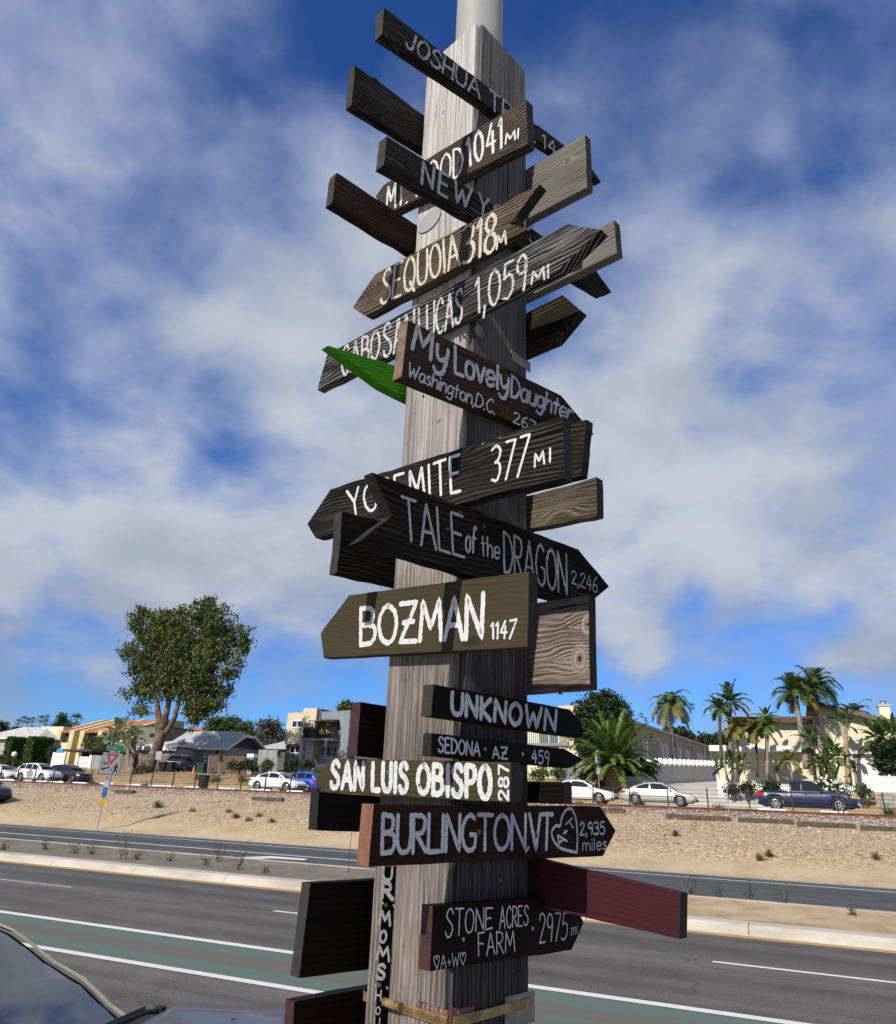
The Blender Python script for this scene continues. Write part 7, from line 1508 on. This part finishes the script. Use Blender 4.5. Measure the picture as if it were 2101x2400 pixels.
def plate(nm, cpx, cpy, w, h, mat, dy=-.06, th=.012, par=None, rot=0.0, round_=.0):
    c = sp(cpx, cpy, dy); a, b_ = ux*cos(rot) + uz*sin(rot), uz*cos(rot) - ux*sin(rot); mb = MB(); r = round_
    pts = []
    for sx, sz, a0 in ((1, 1, 0), (-1, 1, pi/2), (-1, -1, pi), (1, -1, 1.5*pi)):
        for k in range(4 if r else 1): th_ = a0 + (pi/2)*k/3; pts.append(c + a*(sx*(w/2 - r) + (r*cos(th_) if r else 0)) + b_*(sz*(h/2 - r) + (r*sin(th_) if r else 0)))
    mb.prism(pts, -fwd*th); return rel(mb, t).build(nm, mat, par or t), c
pxm = (sp(287, 1790) - sp(235, 1790)).length/52
pym = (sp(260, 1765) - sp(260, 1815)).length/50; wS = 49*pxm; hS = 52*pym
pb, c = plate('sign_plate', 260, 1790, wS, hS, K_black, -.058, .01, round_=.05); _, c = plate('sign_face', 260, 1790, wS - .05, hS - .05, K_white, -.066, .006, pb, round_=.04)
f = c + fwd*.003
def tri(s_, m_, o, nm): mb = MB(); q = f + uz*(hS*.27) + fwd*o; mb.prism([q + ux*(-s_) + uz*s_*.58, q + uz*(-s_*1.15), q + ux*s_ + uz*s_*.58], -fwd*.0015); rel(mb, t).build(nm, m_, pb)
tri(.30, K_red, .002, 'yield_triangle'); tri(.155, K_white, .004, 'yield_centre')
mb = MB(); txt(mb, 'HERE', f - ux*.40 + uz*(-hS*.06), ux, uz, .13, .15, .2, fwd); txt(mb, 'TO', f - ux*.02 + uz*(-hS*.32), ux, uz, .09, .15, .2, fwd)
ar = [(-.42, -.36), (-.30, -.26), (-.31, -.30), (-.02, -.20), (.0, -.25), (-.30, -.37), (-.29, -.42)]
mb.poly([f + ux*x + uz*(z + .06) for x, z in ar][::-1])
# walking figure
def limb(a, b_, w0, w1):
    A_, B_ = Vector(a), Vector(b_); d = (B_ - A_).normalized(); n_ = Vector((-d.y, d.x)); q = [A_ + n_*w0, B_ + n_*w1, B_ - n_*w1, A_ - n_*w0]; mb.poly([f + fwd*.001 + ux*v.x + uz*v.y for v in q])
mb.poly([f + ux*(.27 + .045*cos(a)) + uz*(-.02 + .05*sin(a)) for a in np.linspace(0, 2*pi, 11)[:-1]])
for a, b_, w0, w1 in (((.27,-.07),(.26,-.27),.06,.05),((.25,-.25),(.16,-.45),.04,.025),((.27,-.25),(.34,-.36),.04,.03),((.34,-.36),(.38,-.46),.03,.022),((.23,-.10),(.15,-.22),.025,.02),((.31,-.10),(.38,-.20),.025,.02)): limb(a, b_, w0, w1)
rel(mb, t).build('symbols', K_black, pb)
pb, c = plate('street_name_plate', 270, 1753.5, 42*pxm, 14*pym, K_green, -.03, .01); mb = MB(); txt(mb, 'P', c - ux*(19*pxm) - uz*.085 + fwd*.003, ux, uz, .17, .15, .14, fwd); txt(mb, 'hoe', c - ux*(13*pxm) - uz*.085 + fwd*.003, ux, uz, .17, .15, .14, fwd)
b0 = c + ux*(-1.5*pxm) - uz*.085 + fwd*.003; st = [[(0, 1), (0, 0)], [(0, .5), (.2, .62), (.38, .45), (.38, .16), (.2, 0), (0, .12)]]
for k in st:
    for a, b_ in zip(k, k[1:]): A_, B_ = b0 + ux*a[0]*.17 + uz*a[1]*.17, b0 + ux*b_[0]*.17 + uz*b_[1]*.17; d = (B_ - A_).normalized(); n_ = d.cross(fwd)*.013; mb.add([A_ - n_, B_ - n_, B_ + n_, A_ + n_], [(0, 1, 2, 3)])
txt(mb, 'e', b0 + ux*.12, ux, uz, .17, .15, .14, fwd); rel(mb, t).build('lettering', K_white, pb)
pb, c = plate('small_plate', 251, 1830, 13*pxm, 29*pym, plain('lilac_white', (.55, .50, .55), .5), -.05, .01); mb = MB(); q = c + uz*.12 + fwd*.003
mb.add([q + ux*(r*cos(a)) + uz*(r*sin(a)) for r in (.085, .11) for a in np.linspace(0, 2*pi, 17)[:-1]], [(i, (i+1) % 16, 16 + (i+1) % 16, 16 + i) for i in range(16)]); mb.poly([q + ux*x + uz*z for x, z in ((-.075, .06), (.06, -.075), (.075, -.06), (-.06, .075))]); rel(mb, t).build('prohibition_ring', K_red, pb)
mb = MB(); txt(mb, 'P', q - ux*.03 - uz*.05 + fwd*-.001, ux, uz, .10, .2, .1, fwd); rel(mb, t).build('letter', K_black, pb)
plate('sticker_band', 246, 1856, 12*pxm, 24*pym, K_blue, -.045, .02)
c = sp(240, 1880, -.055); mb = MB(); mb.prism([c + ux*x + uz*z for x, z in ((-.20, .05), (-.02, -.26), (.20, .22), (.14, .25), (.0, .07), (-.12, .13))], -fwd*.012); rel(mb, t).build('yellow_marker', K_yel, t)
# speed sign
Ys = 57.6; foot = atY(1412, 1842, Ys); foot.z = ground(Ys) - .1; top = atY(1400, 1760, Ys); top.z -= .2; t = thing('road_sign', foot, 'narrow 20 mph school speed sign with a lime top plate, left of the date palm', 'road sign'); x_ = atY(1403, 1790, Ys).x; foot.x = x_; t.location = foot; fwd = Vector((0, -1, 0)); SF = foot
mb = MB(); mb.tube([foot, Vector((x_, Ys, top.z + .3))], .035, 8); rel(mb, t).build('pole', M_steel, t); ux, uz = Vector((1, 0, 0)), Vector((0, 0, 1)); pxm = (sp(1408, 1790) - sp(1396, 1790)).length/12; pym = (sp(1402, 1770) - sp(1402, 1815)).length/45
pb, c = plate('school_plate', 1402, 1765, 11*pxm, 9*pym, K_lime, -.05); mb = MB(); txt(mb, 'SCHOOL', c - ux*.11 - uz*.025 + fwd*.003, ux, uz, .06, .16, .14, fwd); rel(mb, t).build('lettering', K_black, pb)
pb, c = plate('speed_plate', 1402.5, 1793, 11.5*pxm, 43*pym, K_white, -.05); mb = MB(); txt(mb, 'SPEED', c - ux*.11 + uz*.36 + fwd*.003, ux, uz, .075, .16, .14, fwd); txt(mb, 'LIMIT', c - ux*.09 + uz*.22 + fwd*.003, ux, uz, .075, .16, .2, fwd); txt(mb, '20', c - ux*.12 - uz*.10 + fwd*.003, ux, uz, .24, .17, .14, fwd); rel(mb, t).build('lettering', K_black, pb)
# sign backs and poles
def backsign(label, px, py0, py1, Y, w, h, rot=0.0, lean=0.0):
    global Ys
    Ys = Y; f0 = atY(px, py1, Y); f0.z = ground(Y) - .1; tp = atY(px, py0, Y); f0.x = tp.x - lean; t_ = thing('sign_post', f0, label, 'sign'); mb = MB(); mb.tube([f0, tp], .032, 7); rel(mb, t_).build('pole', M_steel, t_)
    c = tp; a, b_ = Vector((cos(rot), 0, sin(rot))), Vector((-sin(rot), 0, cos(rot))); mb = MB(); mb.prism([c + a*sx*w/2 + b_*sz*h/2 - Vector((0, .05, 0)) for sx, sz in ((1, 1), (-1, 1), (-1, -1), (1, -1))], (0, .01, 0)); rel(mb, t_).build('sign_plate', M_steel, t_)
backsign('square grey sign back on a leaning pole right of the big tree', 373, 1771, 1840, 47.2, .62, .62, lean=.25)
backsign('leaning grey diamond sign back before the white car with the tall roof', 71, 1813, 1840, 46.4, .66, .66, rot=.55)
def rod(label, px0, py0, px1, py1, Y, r, mat, name='marker_pole', base=False):
    b0 = atY(px1, py1, Y); b0.z = (ground(Y) if Y > 25 else .1) - .05; tp = atY(px0, py0, Y); t_ = thing(name, b0, label, 'pole'); mb = MB(); mb.tube([b0, tp], r, 6); rel(mb, t_).build('rod', mat, t_); mb = MB(); mb.lathe([(r*2.6, 0), (r*2.6, .12), (r*1.1, .16)], 8, Matrix.Translation(b0)); rel(mb, t_).build('base', mat, t_)
rod('thin leaning grey pole on the railway bank right of the drive', 1697, 1757, 1711, 1932, 38.4, .022, M_steel); rod('thin dark rod standing in the median left of the BURLINGTON board', 824, 1950, 817, 2038, 19.9, .008, M_darkm); rod('slim grey pole on the kerb right of the green bin', 490, 1771, 487, 1826, 57.6, .03, M_steel)
# bins, cone, pillar, utility box
def bin_(label, px0, px1, py0, py1, Y, mat, wheels=True):
    x0, x1 = XatY(px0, Y, py1), XatY(px1, Y, py1); g = ground(Y); z1 = max(zpx(px0, py0, Y), g + .7); t_ = thing('wheelie_bin', ((x0 + x1)/2, Y, g), label, 'bin'); w = (x1 - x0)/2; cx = (x0 + x1)/2; mb = MB()
    lo = [(cx - w*.8, Y - .28, g + .04), (cx + w*.8, Y - .28, g + .04), (cx + w*.8, Y + .28, g + .04), (cx - w*.8, Y + .28, g + .04)]; hi = [(cx - w, Y - .38, z1 - .08), (cx + w, Y - .38, z1 - .08), (cx + w, Y + .38, z1 - .08), (cx - w, Y + .38, z1 - .08)]
    mb.add(lo + hi, [(3, 2, 1, 0), (0, 1, 5, 4), (1, 2, 6, 5), (2, 3, 7, 6), (3, 0, 4, 7), (4, 5, 6, 7)]); rel(mb, t_).build('body', mat, t_); mb = MB(); mb.prism([(cx - w - .03, Y - .42, z1 - .075), (cx - w - .03, Y - .42, z1 - .03), (cx - w - .03, Y + .1, z1 + .04), (cx - w - .03, Y + .44, z1), (cx - w - .03, Y + .44, z1 - .075)], (2*w + .06, 0, 0)); rel(mb, t_).build('lid', mat, t_)
    for s in (-1, 1): mb = MB(); mb.lathe([(.10, -.03), (.10, .03), (0, .03)], 10, Matrix.Translation((cx + s*w*.85, Y + .28, g + .1)) @ Matrix.Rotation(pi/2, 4, 'Y')); rel(mb, t_).build('wheel', T_tyre, t_)
bin_('black wheelie bin, left one beside the navy car', 375, 389, 1786, 1810, 63.5, M_blackp); bin_('black wheelie bin, right one touching the navy car', 390, 406, 1786, 1810, 63.7, M_blackp); bin_('dark green wheelie bin before the grey house wall', 464, 482, 1789, 1808, 63, plain('bin_green', (.012, .05, .03), .5))
Y = 47.6; x0, x1 = XatY(467, Y, 1840), XatY(486, Y, 1840); g = 2.11; t = thing('trash_can', ((x0 + x1)/2, Y, g), 'ribbed black trash can on the street behind the cable fence', 'bin'); r = (x1 - x0)/2; z1 = zpx(476, 1818, Y); mb = MB()
pr = []
for i in range(12): z = g + (z1 - g)*i/11; pr += [(r*(.84 + .012*i), z), (r*(.88 + .012*i), z + .02), (r*(.84 + .012*i), z + .045)]
mb.lathe([(0, g)] + pr + [(r*.8, z1 + .04), (r*.8, g + .3), (0, g + .3)], 16, Matrix.Translation(((x0 + x1)/2, Y, 0))); rel(mb, t).build('body', M_blackp, t)
for k in range(10):
    a = 2*pi*k/10; mb = MB(); c = Vector(((x0 + x1)/2 + r*1.0*cos(a), Y + r*1.0*sin(a), 0)); mb.tube([c + zz*g, c + zz*(z1 + .05)], .014, 5); rel(mb, t).build('slat', M_blackp, t)
p = atY(454, 1808, 63); g = ground(63); t = thing('traffic_cone', (p.x, 63, g), 'orange traffic cone by the grey house wall', 'traffic cone'); mb = MB(); mb.lathe([(.16, .04), (.035, .75), (0, .75)], 14, Matrix.Translation((p.x, 63, g))); mb.box(p.x - .22, 62.78, g, p.x + .22, 63.22, g + .04); rel(mb, t).build('body', plain('cone_orange', (.65, .16, .04), .5), t); mb = MB(); mb.lathe([(.115, .34), (.08, .52)], 14, Matrix.Translation((p.x, 62.999, g))); rel(mb, t).build('stripe', K_white, t)
Y = 64.0; x0, x1 = XatY(582, Y, 1775), XatY(594, Y, 1775); g = ground(Y); z1 = zpx(588, 1767, Y); t = thing('gate_pillar', ((x0 + x1)/2, Y, g), 'grey pillar with a white cap between the brown fences', 'pillar'); mb = MB(); mb.box(x0, Y, g - .2, x1, Y + .6, z1 - .35); rel(mb, t).build('shaft', H_grey, t); mb = MB(); mb.box(x0 - .1, Y - .1, z1 - .349, x1 + .1, Y + .7, z1); rel(mb, t).build('cap', S_white, t)
Y = 57.7; x0, x1 = XatY(2066, Y, 1885), XatY(2089, Y, 1885); g = ground(Y); t = thing('utility_box', ((x0 + x1)/2, Y, g), 'pale green utility box before the stone wall at right edge', 'utility box'); M_ub = plain('pale_green_metal', (.26, .31, .22), .6, .15, 4); mb = MB(); mb.box(x0, Y - .3, g - .1, x1, Y + .3, g + .52); rel(mb, t).build('base', M_ub, t); mb = MB(); mb.box(x0 + .06, Y - .26, g + .521, x1 - .12, Y + .26, g + .85); rel(mb, t).build('upper_box', M_ub, t)
for k in range(3): mb = MB(); mb.box(x0 + .1, Y - .31, g + .1 + .13*k, x1 - .1, Y - .301, g + .16 + .13*k); rel(mb, t).build('louvre', M_darkm, t)
